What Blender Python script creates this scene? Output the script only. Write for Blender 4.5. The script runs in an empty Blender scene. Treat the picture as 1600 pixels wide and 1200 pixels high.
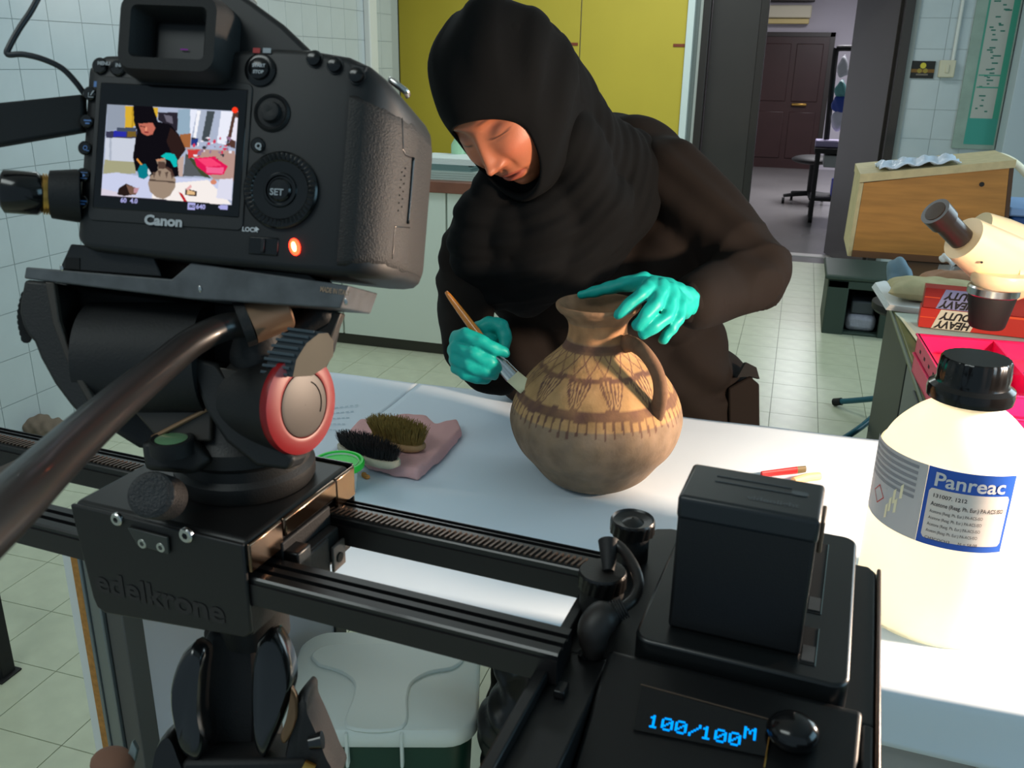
import bpy, bmesh, math, random
import numpy as np
from mathutils import Matrix, Vector
random.seed(7)
rng = np.random.RandomState(11)

# ------------------------------------------------------------ camera
FPX = 1402.04
PITCH, ROLL, YAW = math.radians(19.746), math.radians(1.022), math.radians(16.925)
CAM = np.array([0.0, 0.0, 1.5])


def cam_axes():
    f = np.array([0, math.cos(PITCH), -math.sin(PITCH)])
    r0 = np.array([1.0, 0, 0]); u0 = np.array([0, math.sin(PITCH), math.cos(PITCH)])
    r = math.cos(ROLL) * r0 + math.sin(ROLL) * u0
    u = -math.sin(ROLL) * r0 + math.cos(ROLL) * u0
    c, s = math.cos(YAW), math.sin(YAW)
    m = np.array([[c, -s, 0], [s, c, 0], [0, 0, 1]])
    return m @ r, m @ u, m @ f


RR, UU, FF = cam_axes()
sc = bpy.context.scene
cd = bpy.data.cameras.new('camera'); cam = bpy.data.objects.new('camera', cd)
sc.collection.objects.link(cam); sc.camera = cam
cd.sensor_width = 36; cd.lens = FPX / 1600 * 36; cd.clip_start = 0.02; cd.clip_end = 60
mw = Matrix.Identity(4)
for i in range(3):
    mw[i][0] = RR[i]; mw[i][1] = UU[i]; mw[i][2] = -FF[i]; mw[i][3] = CAM[i]
cam.matrix_world = mw
cd.dof.use_dof = True; cd.dof.focus_distance = 1.15; cd.dof.aperture_fstop = 26

# ------------------------------------------------------------ world, lights, exposure
sc.view_settings.view_transform = 'Standard'; sc.view_settings.look = 'None'
sc.view_settings.gamma = 1; sc.view_settings.exposure = 0.0
sc.view_settings.use_curve_mapping = False
w = bpy.data.worlds.new('world'); sc.world = w; w.use_nodes = True
bg = w.node_tree.nodes['Background']
bg.inputs[0].default_value = (0.58, 0.80, 0.95, 1); bg.inputs[1].default_value = 0.42


def area(name, loc, target, size, power, col, sizey=None, spread=180):
    l = bpy.data.lights.new(name, 'AREA'); l.energy = power; l.color = col
    l.shape = 'RECTANGLE'; l.size = size; l.size_y = sizey or size
    l.spread = math.radians(spread)
    o = bpy.data.objects.new(name, l); sc.collection.objects.link(o)
    o.location = loc
    o.rotation_euler = (Vector(target) - Vector(loc)).to_track_quat('-Z', 'Y').to_euler()
    return o


# desk lamp standing on the right, just outside the frame: warm light low over the table
area('desk_lamp_light', (0.76, 1.02, 1.33), (-0.2, 1.25, 1.02), 0.09, 31, (1.0, 0.73, 0.53))
# unseen fill lights added under the ceiling, and the daylight of the windows in the right wall
area('ceiling_fill_light', (-1.9, 3.4, 2.85), (-1.9, 3.4, 0), 1.6, 20, (0.88, 0.98, 1.0), 0.5)
area('ceiling_fill_light', (-0.9, 5.8, 2.85), (-0.9, 5.8, 0), 1.6, 32, (0.93, 1.0, 0.96), 0.5)
area('ceiling_fill_light', (-1.1, -0.7, 2.8), (-0.9, 0.4, 0), 1.4, 15, (0.90, 1.0, 0.98), 0.5)  # fill added near the camera to brighten floor, lid and under-table
area('window_light', (2.5, 3.6, 1.9), (-1.0, 3.0, 0.9), 2.4, 46, (0.70, 0.9, 1.0), 1.3)
area('window_light', (2.45, 0.6, 1.9), (-0.6, 1.2, 0.9), 1.6, 20, (0.42, 0.78, 1.0), 1.1)
area('corridor_fill_light', (0.6, 11.5, 2.75), (0.6, 11.5, 0), 1.0, 170, (0.97, 0.95, 1.0), 2.5)  # unseen fill added to brighten the corridor


# ------------------------------------------------------------ pixel helpers (authoring coordinates)
def ray(u, v):
    return RR * (u - 800) + UU * (600 - v) + FF * FPX


def at(u, v, d):
    return CAM + ray(u, v) / FPX * d


def onz(u, v, z):
    d = ray(u, v); return CAM + d * ((z - 1.5) / d[2])


def onx(u, v, x):
    d = ray(u, v); return CAM + d * (x / d[0])


def ony(u, v, y):
    d = ray(u, v); return CAM + d * (y / d[1])


def onp(u, v, p0, n):
    d = ray(u, v); n = np.array(n, float)
    return CAM + d * ((np.array(p0) - CAM) @ n / (d @ n))


def camdir(a, b, c):
    v = RR * a + UU * b - FF * c
    return v / np.linalg.norm(v)


def nrm(v):
    v = np.array(v, float); return v / np.linalg.norm(v)


def frame(o, x, y, z):
    m = Matrix.Identity(4)
    for i in range(3):
        m[i][0] = x[i]; m[i][1] = y[i]; m[i][2] = z[i]; m[i][3] = o[i]
    return m


def TR(x, y, z, rz=0):
    return Matrix.Translation((x, y, z)) @ Matrix.Rotation(math.radians(rz), 4, 'Z')


S4 = Matrix.Rotation(math.radians(-4), 4, 'Z')            # frame of the slider rig


def s_pt(x, y, z):
    return np.array(S4 @ Vector((x, y, z)))


# ------------------------------------------------------------ materials
def lin(c):
    return tuple((x / 12.92 if x <= 0.04045 else ((x + 0.055) / 1.055) ** 2.4) for x in [v / 255 for v in c])


def mat(name, rgb, rough=0.5, metal=0.0, spec=0.5, var=0.0, vscale=8.0, bump=0.0, bscale=60.0, coat=0.0,
        emit=None, estr=1.0, alpha=1.0, trans=0.0, sss=0.0, attr=None, rgb2=None, stretch=None, bdist=0.002, ior=1.45):
    m = bpy.data.materials.new(name); m.use_nodes = True
    nt = m.node_tree; b = nt.nodes['Principled BSDF']
    c = lin(rgb) + (1,)
    b.inputs['Base Color'].default_value = c
    b.inputs['Roughness'].default_value = rough
    b.inputs['Metallic'].default_value = metal
    b.inputs['Specular IOR Level'].default_value = spec
    b.inputs['IOR'].default_value = ior
    if coat: b.inputs['Coat Weight'].default_value = coat; b.inputs['Coat Roughness'].default_value = 0.08
    if trans: b.inputs['Transmission Weight'].default_value = trans
    if sss:
        b.inputs['Subsurface Weight'].default_value = sss; b.inputs['Subsurface Radius'].default_value = (0.02, 0.008, 0.005)
        b.inputs['Subsurface Scale'].default_value = 0.5
    if alpha < 1: b.inputs['Alpha'].default_value = alpha
    if emit:
        b.inputs['Emission Color'].default_value = lin(emit) + (1,); b.inputs['Emission Strength'].default_value = estr
    src = None
    if attr:
        a = nt.nodes.new('ShaderNodeAttribute'); a.attribute_name = attr; src = a.outputs['Color']
        nt.links.new(src, b.inputs['Base Color'])
    if var or bump:
        tc = nt.nodes.new('ShaderNodeTexCoord'); mp = nt.nodes.new('ShaderNodeMapping')
        nt.links.new(tc.outputs['Object'], mp.inputs[0])
        if stretch: mp.inputs['Scale'].default_value = stretch
    if var:
        n = nt.nodes.new('ShaderNodeTexNoise'); n.inputs['Scale'].default_value = vscale; n.inputs['Detail'].default_value = 6
        nt.links.new(mp.outputs[0], n.inputs[0])
        mx = nt.nodes.new('ShaderNodeMix'); mx.data_type = 'RGBA'
        mr = nt.nodes.new('ShaderNodeMapRange'); mr.inputs[1].default_value = 0.3; mr.inputs[2].default_value = 0.7
        nt.links.new(n.outputs[0], mr.inputs[0]); nt.links.new(mr.outputs[0], mx.inputs[0])
        if rgb2:
            mx.inputs[6].default_value = c; mx.inputs[7].default_value = lin(rgb2) + (1,)
            nt.links.new(mx.outputs[2], b.inputs['Base Color'])
        else:
            mx.blend_type = 'MULTIPLY'; mx.inputs[0].default_value = 1.0
            mr.inputs[3].default_value = 1 - var; mr.inputs[4].default_value = 1 + var * 0.3
            nt.links.remove(mx.inputs[0].links[0])
            cb = nt.nodes.new('ShaderNodeCombineColor')
            for k in range(3): nt.links.new(mr.outputs[0], cb.inputs[k])
            if src: nt.links.new(src, mx.inputs[6])
            else: mx.inputs[6].default_value = c
            nt.links.new(cb.outputs[0], mx.inputs[7]); nt.links.new(mx.outputs[2], b.inputs['Base Color'])
    if bump:
        n = nt.nodes.new('ShaderNodeTexNoise'); n.inputs['Scale'].default_value = bscale; n.inputs['Detail'].default_value = 3
        nt.links.new(mp.outputs[0], n.inputs[0])
        bp = nt.nodes.new('ShaderNodeBump'); bp.inputs['Strength'].default_value = bump; bp.inputs['Distance'].default_value = bdist
        nt.links.new(n.outputs[0], bp.inputs['Height']); nt.links.new(bp.outputs[0], b.inputs['Normal'])
    return m


def emis(name, rgb, s=1.0, attr=None):
    m = bpy.data.materials.new(name); m.use_nodes = True; nt = m.node_tree; nt.nodes.clear()
    e = nt.nodes.new('ShaderNodeEmission'); o = nt.nodes.new('ShaderNodeOutputMaterial')
    e.inputs[0].default_value = lin(rgb) + (1,); e.inputs[1].default_value = s
    if attr:
        a = nt.nodes.new('ShaderNodeAttribute'); a.attribute_name = attr; nt.links.new(a.outputs['Color'], e.inputs[0])
    nt.links.new(e.outputs[0], o.inputs[0]); return m


# ------------------------------------------------------------ mesh builder
class MB:
    def __init__(s, T=None): s.V = []; s.F = []; s.T = T or Matrix.Identity(4)

    def add(s, vs, fs, T=None):
        n = len(s.V); M = s.T @ T if T is not None else s.T
        a = np.asarray(vs, float); m = np.array(M)
        a = a @ m[:3, :3].T + m[:3, 3]
        s.V.extend(a.tolist()); s.F.extend([tuple(i + n for i in f) for f in fs]); return s

    def box(s, x0, x1, y0, y1, z0, z1, T=None):
        v = [(x, y, z) for x in (x0, x1) for y in (y0, y1) for z in (z0, z1)]
        return s.add(v, [(0, 1, 3, 2), (4, 6, 7, 5), (0, 4, 5, 1), (2, 3, 7, 6), (0, 2, 6, 4), (1, 5, 7, 3)], T)

    def prism(s, poly, z0, z1, T=None):
        n = len(poly)
        v = [(p[0], p[1], z0) for p in poly] + [(p[0], p[1], z1) for p in poly]
        f = [tuple(range(n))[::-1], tuple(range(n, 2 * n))] + [(i, (i + 1) % n, n + (i + 1) % n, n + i) for i in range(n)]
        return s.add(v, f, T)

    def loft(s, rings, cap=True, T=None, closed=True):
        n = len(rings[0]); v = [p for r in rings for p in r]; f = []
        for k in range(len(rings) - 1):
            for i in range(n if closed else n - 1):
                j = (i + 1) % n; f.append((k * n + i, k * n + j, (k + 1) * n + j, (k + 1) * n + i))
        if cap: f.append(tuple(range(n))[::-1]); f.append(tuple(range((len(rings) - 1) * n, len(rings) * n)))
        return s.add(v, f, T)

    def lathe(s, prof, n=40, T=None, cap=True):
        rings = [[(r * math.cos(2 * math.pi * i / n), r * math.sin(2 * math.pi * i / n), z) for i in range(n)] for r, z in prof]
        return s.loft(rings, cap, T)

    def cyl(s, p0, p1, r0, r1=None, n=24, cap=True):
        return s.tube([p0, p1], [r0, r0 if r1 is None else r1], n, cap)

    def tube(s, pts, r, n=16, cap=True, flat=None):
        P = [np.array(p, float) for p in pts]; m = len(P)
        rr = list(r) if hasattr(r, '__len__') else [r] * m
        ts = [nrm(P[min(i + 1, m - 1)] - P[max(i - 1, 0)]) for i in range(m)]
        a = np.array([0, 0, 1.0]) if abs(ts[0][2]) < 0.9 else np.array([1.0, 0, 0])
        rings = []
        for i in range(m):
            t = ts[i]; x = nrm(a - t * (a @ t)); y = np.cross(t, x); a = x
            fx, fy = flat if flat else (1, 1)
            rings.append([P[i] + rr[i] * (fx * x * math.cos(2 * math.pi * k / n) + fy * y * math.sin(2 * math.pi * k / n)) for k in range(n)])
        return s.loft(rings, cap)

    def ell(s, c, r, n=20, T=None, R=None):
        r = (r, r, r) if not hasattr(r, '__len__') else r
        v = []; f = []; m = n // 2
        for i in range(1, m):
            th = math.pi * i / m
            for k in range(n):
                ph = 2 * math.pi * k / n
                v.append((r[0] * math.sin(th) * math.cos(ph), r[1] * math.sin(th) * math.sin(ph), r[2] * math.cos(th)))
        v = [(0, 0, r[2])] + v + [(0, 0, -r[2])]
        for k in range(n): f.append((0, 1 + k, 1 + (k + 1) % n)); f.append((len(v) - 1, 1 + (m - 2) * n + (k + 1) % n, 1 + (m - 2) * n + k))
        for i in range(m - 2):
            for k in range(n):
                f.append((1 + i * n + k, 1 + (i + 1) * n + k, 1 + (i + 1) * n + (k + 1) % n, 1 + i * n + (k + 1) % n))
        v = np.array(v)
        if R is not None: v = v @ np.array(R).T
        return s.add(v + np.array(c), f, T)

    def chain(s, pts, n=16):
        """capsule chain: pts = [(p, r), ...]"""
        for (p, r) in pts: s.ell(p, r, n)
        for (p, r), (q, t) in zip(pts, pts[1:]): s.cyl(p, q, r, t, n)
        return s

    def slab(s, pts, off):
        n = len(pts); off = np.array(off); v = [np.array(p) for p in pts] + [np.array(p) + off for p in pts]
        f = [tuple(range(n)), tuple(range(n, 2 * n))[::-1]] + [(i, n + i, n + (i + 1) % n, (i + 1) % n) for i in range(n)]
        return s.add(v, f)


def smooth_path(pts, k=8):
    P = [np.array(p, float) for p in pts]; P = [2 * P[0] - P[1]] + P + [2 * P[-1] - P[-2]]; out = []
    for i in range(1, len(P) - 2):
        for j in range(k):
            t = j / k; a, b, c, d = P[i - 1:i + 3]
            out.append(0.5 * (2 * b + (c - a) * t + (2 * a - 5 * b + 4 * c - d) * t * t + (3 * b - a - 3 * c + d) * t ** 3))
    out.append(P[-2]); return out


def rrect(x0, x1, y0, y1, r, n=6):
    out = []
    for cx, cy, a in ((x1 - r, y1 - r, 0), (x0 + r, y1 - r, 90), (x0 + r, y0 + r, 180), (x1 - r, y0 + r, 270)):
        for i in range(n + 1):
            t = math.radians(a + 90 * i / n); out.append((cx + r * math.cos(t), cy + r * math.sin(t)))
    return out


WM = {}
MATS = {}


def wm(o): return WM[o.name] if o is not None else Matrix.Identity(4)


def finish(me, m, smooth, angle):
    if m: me.materials.append(m)
    if smooth:
        me.polygons.foreach_set('use_smooth', [True] * len(me.polygons))
        if angle < 179: me.set_sharp_from_angle(angle=math.radians(angle))


def link(name, me, parent=None):
    o = bpy.data.objects.new(name, me); sc.collection.objects.link(o)
    if parent is not None:
        o.parent = parent; WM[o.name] = wm(parent)
    else: WM[o.name] = Matrix.Identity(4)
    return o


def obj(name, mb, m, parent=None, smooth=True, bevel=0, angle=35, seg=2, at_base=None):
    """link one mesh object; verts are world coordinates, stored in the parent's frame"""
    v = np.array(mb.V)
    base = np.array(wm(parent).inverted()) if parent is not None else np.eye(4)
    if parent is None:
        c = at_base if at_base is not None else (v[:, 0].mean(), v[:, 1].mean(), v[:, 2].min())
        base = np.array(Matrix.Translation(-Vector(c)))
    v = v @ base[:3, :3].T + base[:3, 3]
    me = bpy.data.meshes.new(name); me.from_pydata(v.tolist(), [], mb.F); me.validate(); me.update()
    bmm = bmesh.new(); bmm.from_mesh(me); bmesh.ops.recalc_face_normals(bmm, faces=bmm.faces[:]); bmm.to_mesh(me); bmm.free()
    finish(me, m, smooth, angle)
    o = link(name, me, parent)
    if parent is None:
        o.location = c; WM[o.name] = Matrix.Translation(Vector(c))
    if bevel:
        b = o.modifiers.new('bevel', 'BEVEL'); b.width = bevel; b.segments = seg; b.limit_method = 'ANGLE'; b.angle_limit = math.radians(40)
        b.harden_normals = False
    return o


def thing(name, label, cat, M=None, group=None, kind=None):
    o = bpy.data.objects.new(name, None); sc.collection.objects.link(o)
    o.empty_display_size = 0.05
    M = M if isinstance(M, Matrix) else Matrix.Translation(Vector(M if M is not None else (0, 0, 0)))
    o.matrix_world = M; WM[o.name] = M.copy()
    tag(o, label, cat, group, kind); return o


def tag(o, label=None, cat=None, group=None, kind=None):
    if label: o['label'] = label
    if cat: o['category'] = cat
    if group: o['group'] = group
    if kind: o['kind'] = kind
    return o


def struct(name, mb, m, smooth=False, **k):
    o = obj(name, mb, m, None, smooth, **k); o['kind'] = 'structure'; return o


def remesh(mb, voxel, iters=4, disp=None, cut=None):
    """one continuous surface out of overlapping volumes; returns (verts, faces)"""
    me = bpy.data.meshes.new('tmp'); me.from_pydata(mb.V, [], mb.F); me.update()
    bmm = bmesh.new(); bmm.from_mesh(me); bmesh.ops.recalc_face_normals(bmm, faces=bmm.faces[:]); bmm.to_mesh(me); bmm.free()
    o = bpy.data.objects.new('tmp', me); sc.collection.objects.link(o)
    md = o.modifiers.new('r', 'REMESH'); md.mode = 'VOXEL'; md.voxel_size = voxel
    dg = bpy.context.evaluated_depsgraph_get(); me2 = bpy.data.meshes.new_from_object(o.evaluated_get(dg))
    bpy.data.objects.remove(o); bpy.data.meshes.remove(me)
    n = len(me2.vertices); v = np.empty(n * 3); me2.vertices.foreach_get('co', v); v = v.reshape(-1, 3)
    e = np.empty(len(me2.edges) * 2, int); me2.edges.foreach_get('vertices', e); e = e.reshape(-1, 2)
    fs = [tuple(p.vertices) for p in me2.polygons]
    deg = np.bincount(e.ravel(), minlength=n)[:, None].clip(1)
    for it in range(iters):
        a = np.zeros_like(v); np.add.at(a, e[:, 0], v[e[:, 1]]); np.add.at(a, e[:, 1], v[e[:, 0]]); v = v * 0.4 + 0.6 * a / deg
    if disp is not None:
        fa = np.array([f for f in fs if len(f) == 4]); nn = np.zeros_like(v)
        fn = np.cross(v[fa[:, 2]] - v[fa[:, 0]], v[fa[:, 3]] - v[fa[:, 1]])
        for k in range(4): np.add.at(nn, fa[:, k], fn)
        nn /= np.linalg.norm(nn, axis=1)[:, None] + 1e-12
        v = v + nn * disp(v, nn)[:, None]
    bpy.data.meshes.remove(me2); return v, fs


def blob(name, mb, m, parent, voxel=0.004, iters=4, disp=None, extra=None):
    v, fs = remesh(mb, voxel, iters, disp); q = MB(); q.add(v, fs)
    if extra: q.add(np.array(extra.V), extra.F)
    o = obj(name, q, m, parent, True, angle=180); return o


def text(name, body, size, m, parent, M, bold=0.0, extrude=0.0, align='LEFT', sx=1.0, shear=0.0, warp=None, kind=None):
    c = bpy.data.curves.new('t', 'FONT'); c.body = body; c.size = size; c.offset = bold; c.extrude = extrude
    c.align_x = align; c.shear = shear; c.resolution_u = 3
    o = bpy.data.objects.new('t', c); sc.collection.objects.link(o)
    me = bpy.data.meshes.new_from_object(o.evaluated_get(bpy.context.evaluated_depsgraph_get()))
    bpy.data.objects.remove(o); bpy.data.curves.remove(c)
    q = MB(); vs = [list(v.co) for v in me.vertices]
    for p in vs: p[0] *= sx
    if warp: vs = [warp(p) for p in vs]
    q.add(vs, [tuple(p.vertices) for p in me.polygons], None if warp else M)
    bpy.data.meshes.remove(me)
    return obj(name, q, m, parent, False)


def color_attr(me, cols, name='paint', domain='CORNER'):
    a = me.color_attributes.new(name, 'FLOAT_COLOR', domain)
    a.data.foreach_set('color', np.asarray(cols, np.float32).ravel())


def grid_quads(pts, cols, name, m, parent):
    """pts (h+1,w+1,3) world; cols (h,w,3) sRGB 0..255 -> one mesh with flat colour per cell"""
    h, w_ = cols.shape[:2]; q = MB()
    idx = np.arange((h + 1) * (w_ + 1)).reshape(h + 1, w_ + 1)
    fs = np.stack([idx[:-1, :-1], idx[:-1, 1:], idx[1:, 1:], idx[1:, :-1]], -1).reshape(-1, 4)
    base = np.array(wm(parent).inverted()); v = pts.reshape(-1, 3) @ base[:3, :3].T + base[:3, 3]
    me = bpy.data.meshes.new(name); me.from_pydata(v.tolist(), [], fs.tolist()); me.update()
    c = cols.reshape(-1, 3) / 255.0; c = np.where(c <= 0.04045, c / 12.92, ((c + 0.055) / 1.055) ** 2.4)
    c = np.concatenate([c, np.ones((len(c), 1))], 1); color_attr(me, np.repeat(c, 4, axis=0))
    me.materials.append(m); return link(name, me, parent)


class Raster:
    def __init__(s, w_, h, bgc): s.w, s.h = w_, h; s.a = np.zeros((h, w_, 3)) + np.array(bgc); s.y, s.x = np.mgrid[0:h, 0:w_] + 0.5
    def mask(s, poly):
        m = np.zeros((s.h, s.w), bool); n = len(poly)
        for i in range(n):
            (x0, y0), (x1, y1) = poly[i], poly[(i + 1) % n]
            if y0 == y1: continue
            c = ((y0 > s.y) != (y1 > s.y)) & (s.x < (x1 - x0) * (s.y - y0) / (y1 - y0) + x0); m ^= c
        return m
    def poly(s, poly, c): s.a[s.mask(poly)] = c; return s
    def ell(s, cx, cy, rx, ry, c): s.a[((s.x - cx) / rx) ** 2 + ((s.y - cy) / ry) ** 2 < 1] = c; return s
    def line(s, x0, y0, x1, y1, wd, c):
        d = np.array([x1 - x0, y1 - y0], float); L = np.hypot(*d); d /= L
        t = (s.x - x0) * d[0] + (s.y - y0) * d[1]; e = abs(-(s.x - x0) * d[1] + (s.y - y0) * d[0])
        s.a[(t > 0) & (t < L) & (e < wd / 2)] = c; return s


M_ = dict(
    black=mat('black_anodised', (18, 17, 17), 0.32, 0.0, 0.5, bump=0.05, bscale=900),
    blackg=mat('black_gloss', (14, 14, 15), 0.16, 0.0, 0.5),
    blackm=mat('black_matte', (15, 15, 16), 0.62, bump=0.12, bscale=700),
    rubber=mat('black_rubber', (18, 18, 18), 0.7, bump=0.35, bscale=1500, bdist=0.0006),
    leather=mat('grained_rubber', (28, 25, 23), 0.55, bump=0.55, bscale=1100, bdist=0.0009),
    gun=mat('gunmetal_paint', (72, 72, 74), 0.42, 0.5, var=0.25, vscale=60),
    steel=mat('steel', (190, 190, 188), 0.25, 1.0),
    brass=mat('brass', (190, 150, 80), 0.3, 1.0),
    red=mat('red_ring', (138, 14, 20), 0.4),
    white=mat('white_paint', (215, 218, 214), 0.45),
    print_w=mat('white_print', (200, 202, 205), 0.5),
)
# ============================================================ SETTING
YB, XL, XRW, ZC = 7.2, -2.9, 2.7, 3.0
m_grout = mat('floor_grout', (112, 118, 98), 0.8)
m_tile = mat('floor_tile', (196, 202, 176), 0.30, var=0.10, vscale=14)
m_wt = mat('wall_tile', (188, 198, 202), 0.22, var=0.05, vscale=6)
m_wg = mat('wall_grout', (168, 176, 176), 0.8)
m_paint = mat('pale_wall_paint', (200, 203, 206), 0.7)
m_dark = mat('dark_door_paint', (58, 54, 52), 0.28, var=0.1, vscale=3)
m_frame = mat('dark_frame_paint', (44, 40, 38), 0.35)
m_alu = mat('grey_aluminium', (128, 138, 136), 0.4, 0.5)

floor = struct('floor', MB().box(XL - .5, XRW + .1, -1.6, YB + 0.3, -0.06, 0.0), m_grout)
T0X, T0Y, TP = -2.091, 1.9185, 0.21075
tm = MB().box(0.0012, TP - .0012, 0.0012, TP - .0012, 0.0, 0.003)


def mesh_of(mb, name, m, bev=0):
    me = bpy.data.meshes.new(name); me.from_pydata(mb.V, [], mb.F); me.update()
    bmm = bmesh.new(); bmm.from_mesh(me); bmesh.ops.recalc_face_normals(bmm, faces=bmm.faces[:]); bmm.to_mesh(me); bmm.free()
    me.materials.append(m); return me


def pix(p):
    p = np.array(p) - CAM; z = p @ FF
    return (800 + FPX * (p @ RR) / z, 600 - FPX * (p @ UU) / z) if z > 0.05 else (-9999, -9999)


tile_me = mesh_of(tm, 'tile', m_tile)
rest = MB(); ntile = 0
seen = [(-20, 110, 640, 1220), (430, 720, 520, 640), (1170, 1400, 395, 720), (480, 860, 900, 1220), (60, 240, 680, 800)]
for i in range(-7, 24):
    for j in range(-17, 27):
        x, y = T0X + i * TP, T0Y + j * TP
        if y > YB + .25 or x > XRW or x < XL - .2: continue
        u, v = pix((x + TP / 2, y + TP / 2, 0))
        if any(a - 25 < u < b + 25 and c - 20 < v < d + 20 for a, b, c, d in seen) and ntile < 290:
            o = link('tile', tile_me, floor); o.location = (x - floor.location[0], y - floor.location[1], 0.06); ntile += 1
        else: rest.add([(p[0] + x, p[1] + y, p[2]) for p in tm.V], tm.F)
o = obj('tile', rest, m_tile, floor, False); o['kind'] = 'stuff'

# walls: tiled shells with proud tiles
WP = 0.2 * 2.9 / 3.2
wl = struct('wall_left', MB().box(XL - .12, XL, -1.6, 6.5, 0, ZC).box(XL - .5, XL - .4, 6.4, YB + .1, 0, ZC).box(XL - .5, XL - .1, 6.4, 6.5, 0, ZC), m_wg)
wall_tile = mesh_of(MB().box(0.0, 0.003, 0.0015, WP - .0015, 0.0015, WP - .0015), 'tile', m_wt)
rest = MB(); n = 0; zo = 0.353 - 2 * WP; yo = 2.754 - WP * 8
for j in range(-16, 31):
    for k in range(0, 17):
        y, z = yo + j * WP, zo + k * WP
        if y + WP > 6.5 or y < -1.6 or z + WP > ZC: continue
        u, v = pix((XL, y + WP / 2, z + WP / 2))
        if -30 < u < 600 and -20 < v < 660 and n < 290 and not (200 < u < 420 and v > 100):
            o = link('tile', wall_tile, wl); o.location = (XL - wl.location[0], y - wl.location[1], z - wl.location[2]); n += 1
        else: rest.add([(p[0] + XL, p[1] + y, p[2] + z) for p in [(0, .0015, .0015), (0, WP - .0015, .0015), (0, WP - .0015, WP - .0015), (0, .0015, WP - .0015)]] + [(XL + .003, y + a, z + b) for a, b in ((.0015, .0015), (WP - .0015, .0015), (WP - .0015, WP - .0015), (.0015, WP - .0015))], [(4, 5, 6, 7), (0, 1, 5, 4), (1, 2, 6, 5), (2, 3, 7, 6), (3, 0, 4, 7)])
o = obj('tile', rest, m_wt, wl, False); o['kind'] = 'stuff'

DX0, DX1, DZ = -0.79, 0.62, 2.15
WP = .2
wb = MB(); wb.box(XL - .5, DX0, YB, YB + .25, 0, ZC); wb.box(DX1, XRW + .1, YB, YB + .25, 0, ZC); wb.box(DX0, DX1, YB, YB + .25, DZ, ZC)
wb = struct('wall_back', wb, m_wg)
bt = mesh_of(MB().box(0.0015, WP - .0015, -0.003, 0.0, 0.0015, WP - .0015), 'tile', m_wt)
for i in range(11):
    for k in range(15):
        x, z = DX1 + .07 + i * WP, 0.032 + k * WP
        if x + WP > XRW or z + WP > ZC: continue
        o = link('tile', bt, wb); o.location = (x - wb.location[0], YB - wb.location[1], z - wb.location[2])
# right wall with two windows, ceiling
wr = MB(); wr.box(XRW, XRW + .15, -1.6, 1.2, 0, 1.1); wr.box(XRW, XRW + .15, -1.6, YB, 0, 1.1); wr.box(XRW, XRW + .15, -1.6, YB, 2.5, ZC)
for a, b in ((-1.6, -.6), (1.6, 2.2), (5.0, YB)): wr.box(XRW, XRW + .15, a, b, 1.1, 2.5)
struct('wall_right', wr, m_paint)
for k, (a, b) in enumerate(((-.6, 1.6), (2.2, 5.0))):
    f_ = MB()
    for (y0, y1, z0, z1) in ((a, b, 1.1, 1.15), (a, b, 2.45, 2.5), (a, a + .05, 1.1, 2.5), (b - .05, b, 1.1, 2.5), ((a + b) / 2 - .03, (a + b) / 2 + .03, 1.1, 2.5)):
        f_.box(XRW + .02, XRW + .09, y0, y1, z0, z1)
    struct('window_%d' % (k + 1), f_, m_frame)
struct('ceiling', MB().box(XL - .5, XRW + .15, -1.6, YB + .3, ZC, ZC + .1), m_paint)
# white corner duct
struct('trim_1', MB().box(XL + .003, XL + .05, 5.93, 6.05, 0, ZC), M_['white'], bevel=.008)

# ------------------------------------------------------------ yellow sliding cabinet filling the back wall
m_yel = mat('yellow_laminate', (196, 178, 62), 0.45, var=0.06, vscale=2)
YC = 7.12
cx = [ony(622, 20, YC)[0], ony(770, 20, YC)[0], ony(908, 20, YC)[0], ony(1075, 20, YC)[0]]
cab = thing('wall_cabinet', 'tall yellow sliding-door cabinet covering the back wall behind the woman', 'cabinet', (cx[0], YC, 0))
obj('body', MB().box(cx[0], cx[3] + .02, YC + .03, YB, 0, 2.7), M_['white'], cab, False)
for a, b in zip(cx, cx[1:]):
    d = obj('door', MB().box(a + .004, b - .004, YC, YC + .028, .08, 2.68), m_yel, cab, bevel=.003)
    if a > cx[0]:
        hx = b - .10 if b < cx[3] else b - .09
        z = ony(898, 69, YC)[2]
        obj('handle', MB().box(hx, hx + .085, YC - .006, YC + .001, z - .011, z + .011), mat('handle_red', (128, 62, 40), .5), d, bevel=.002)
obj('side_panel', MB().box(cx[0] - .045, cx[0] - .002, YC - .02, YB, 0, 2.7), m_alu, cab, False)
obj('edge_strip', MB().box(cx[3], cx[3] + .05, YC - .02, YB, 0, 2.7), mat('pale_strip', (214, 228, 228), .5), cab, False)

# ------------------------------------------------------------ doorway
def bx(u, y=YB, v=0): return ony(u, v, y)[0]
tr = MB(); tr.box(bx(1083), bx(1096), YB - .02, YB, 0, DZ + .1); struct('trim_2', tr, m_alu)
tr = MB(); tr.box(bx(1096) + .003, bx(1101), YB - .035, YB, 0, DZ + .1); struct('trim_3', tr, mat('pale_trim', (170, 176, 172), .5))
fr = MB(); fr.box(bx(1101) + .003, bx(1113), YB - .05, YB + .25, 0, DZ + .05); fr.box(bx(1416), bx(1431), YB - .05, YB + .25, 0, DZ + .05)
fr.box(bx(1101) + .003, bx(1431), YB - .05, YB + .25, DZ, DZ + .1)
struct('trim_4', fr, m_frame, bevel=.004)
struct('trim_5', MB().box(bx(1431), bx(1440), YB - .02, YB, 0, DZ + .1), mat('grey_trim', (146, 152, 150), .5))
dl = struct('door_1', MB().box(bx(1113) + .005, bx(1190), YB + .05, YB + .09, .01, DZ), m_dark, bevel=.003)
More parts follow.
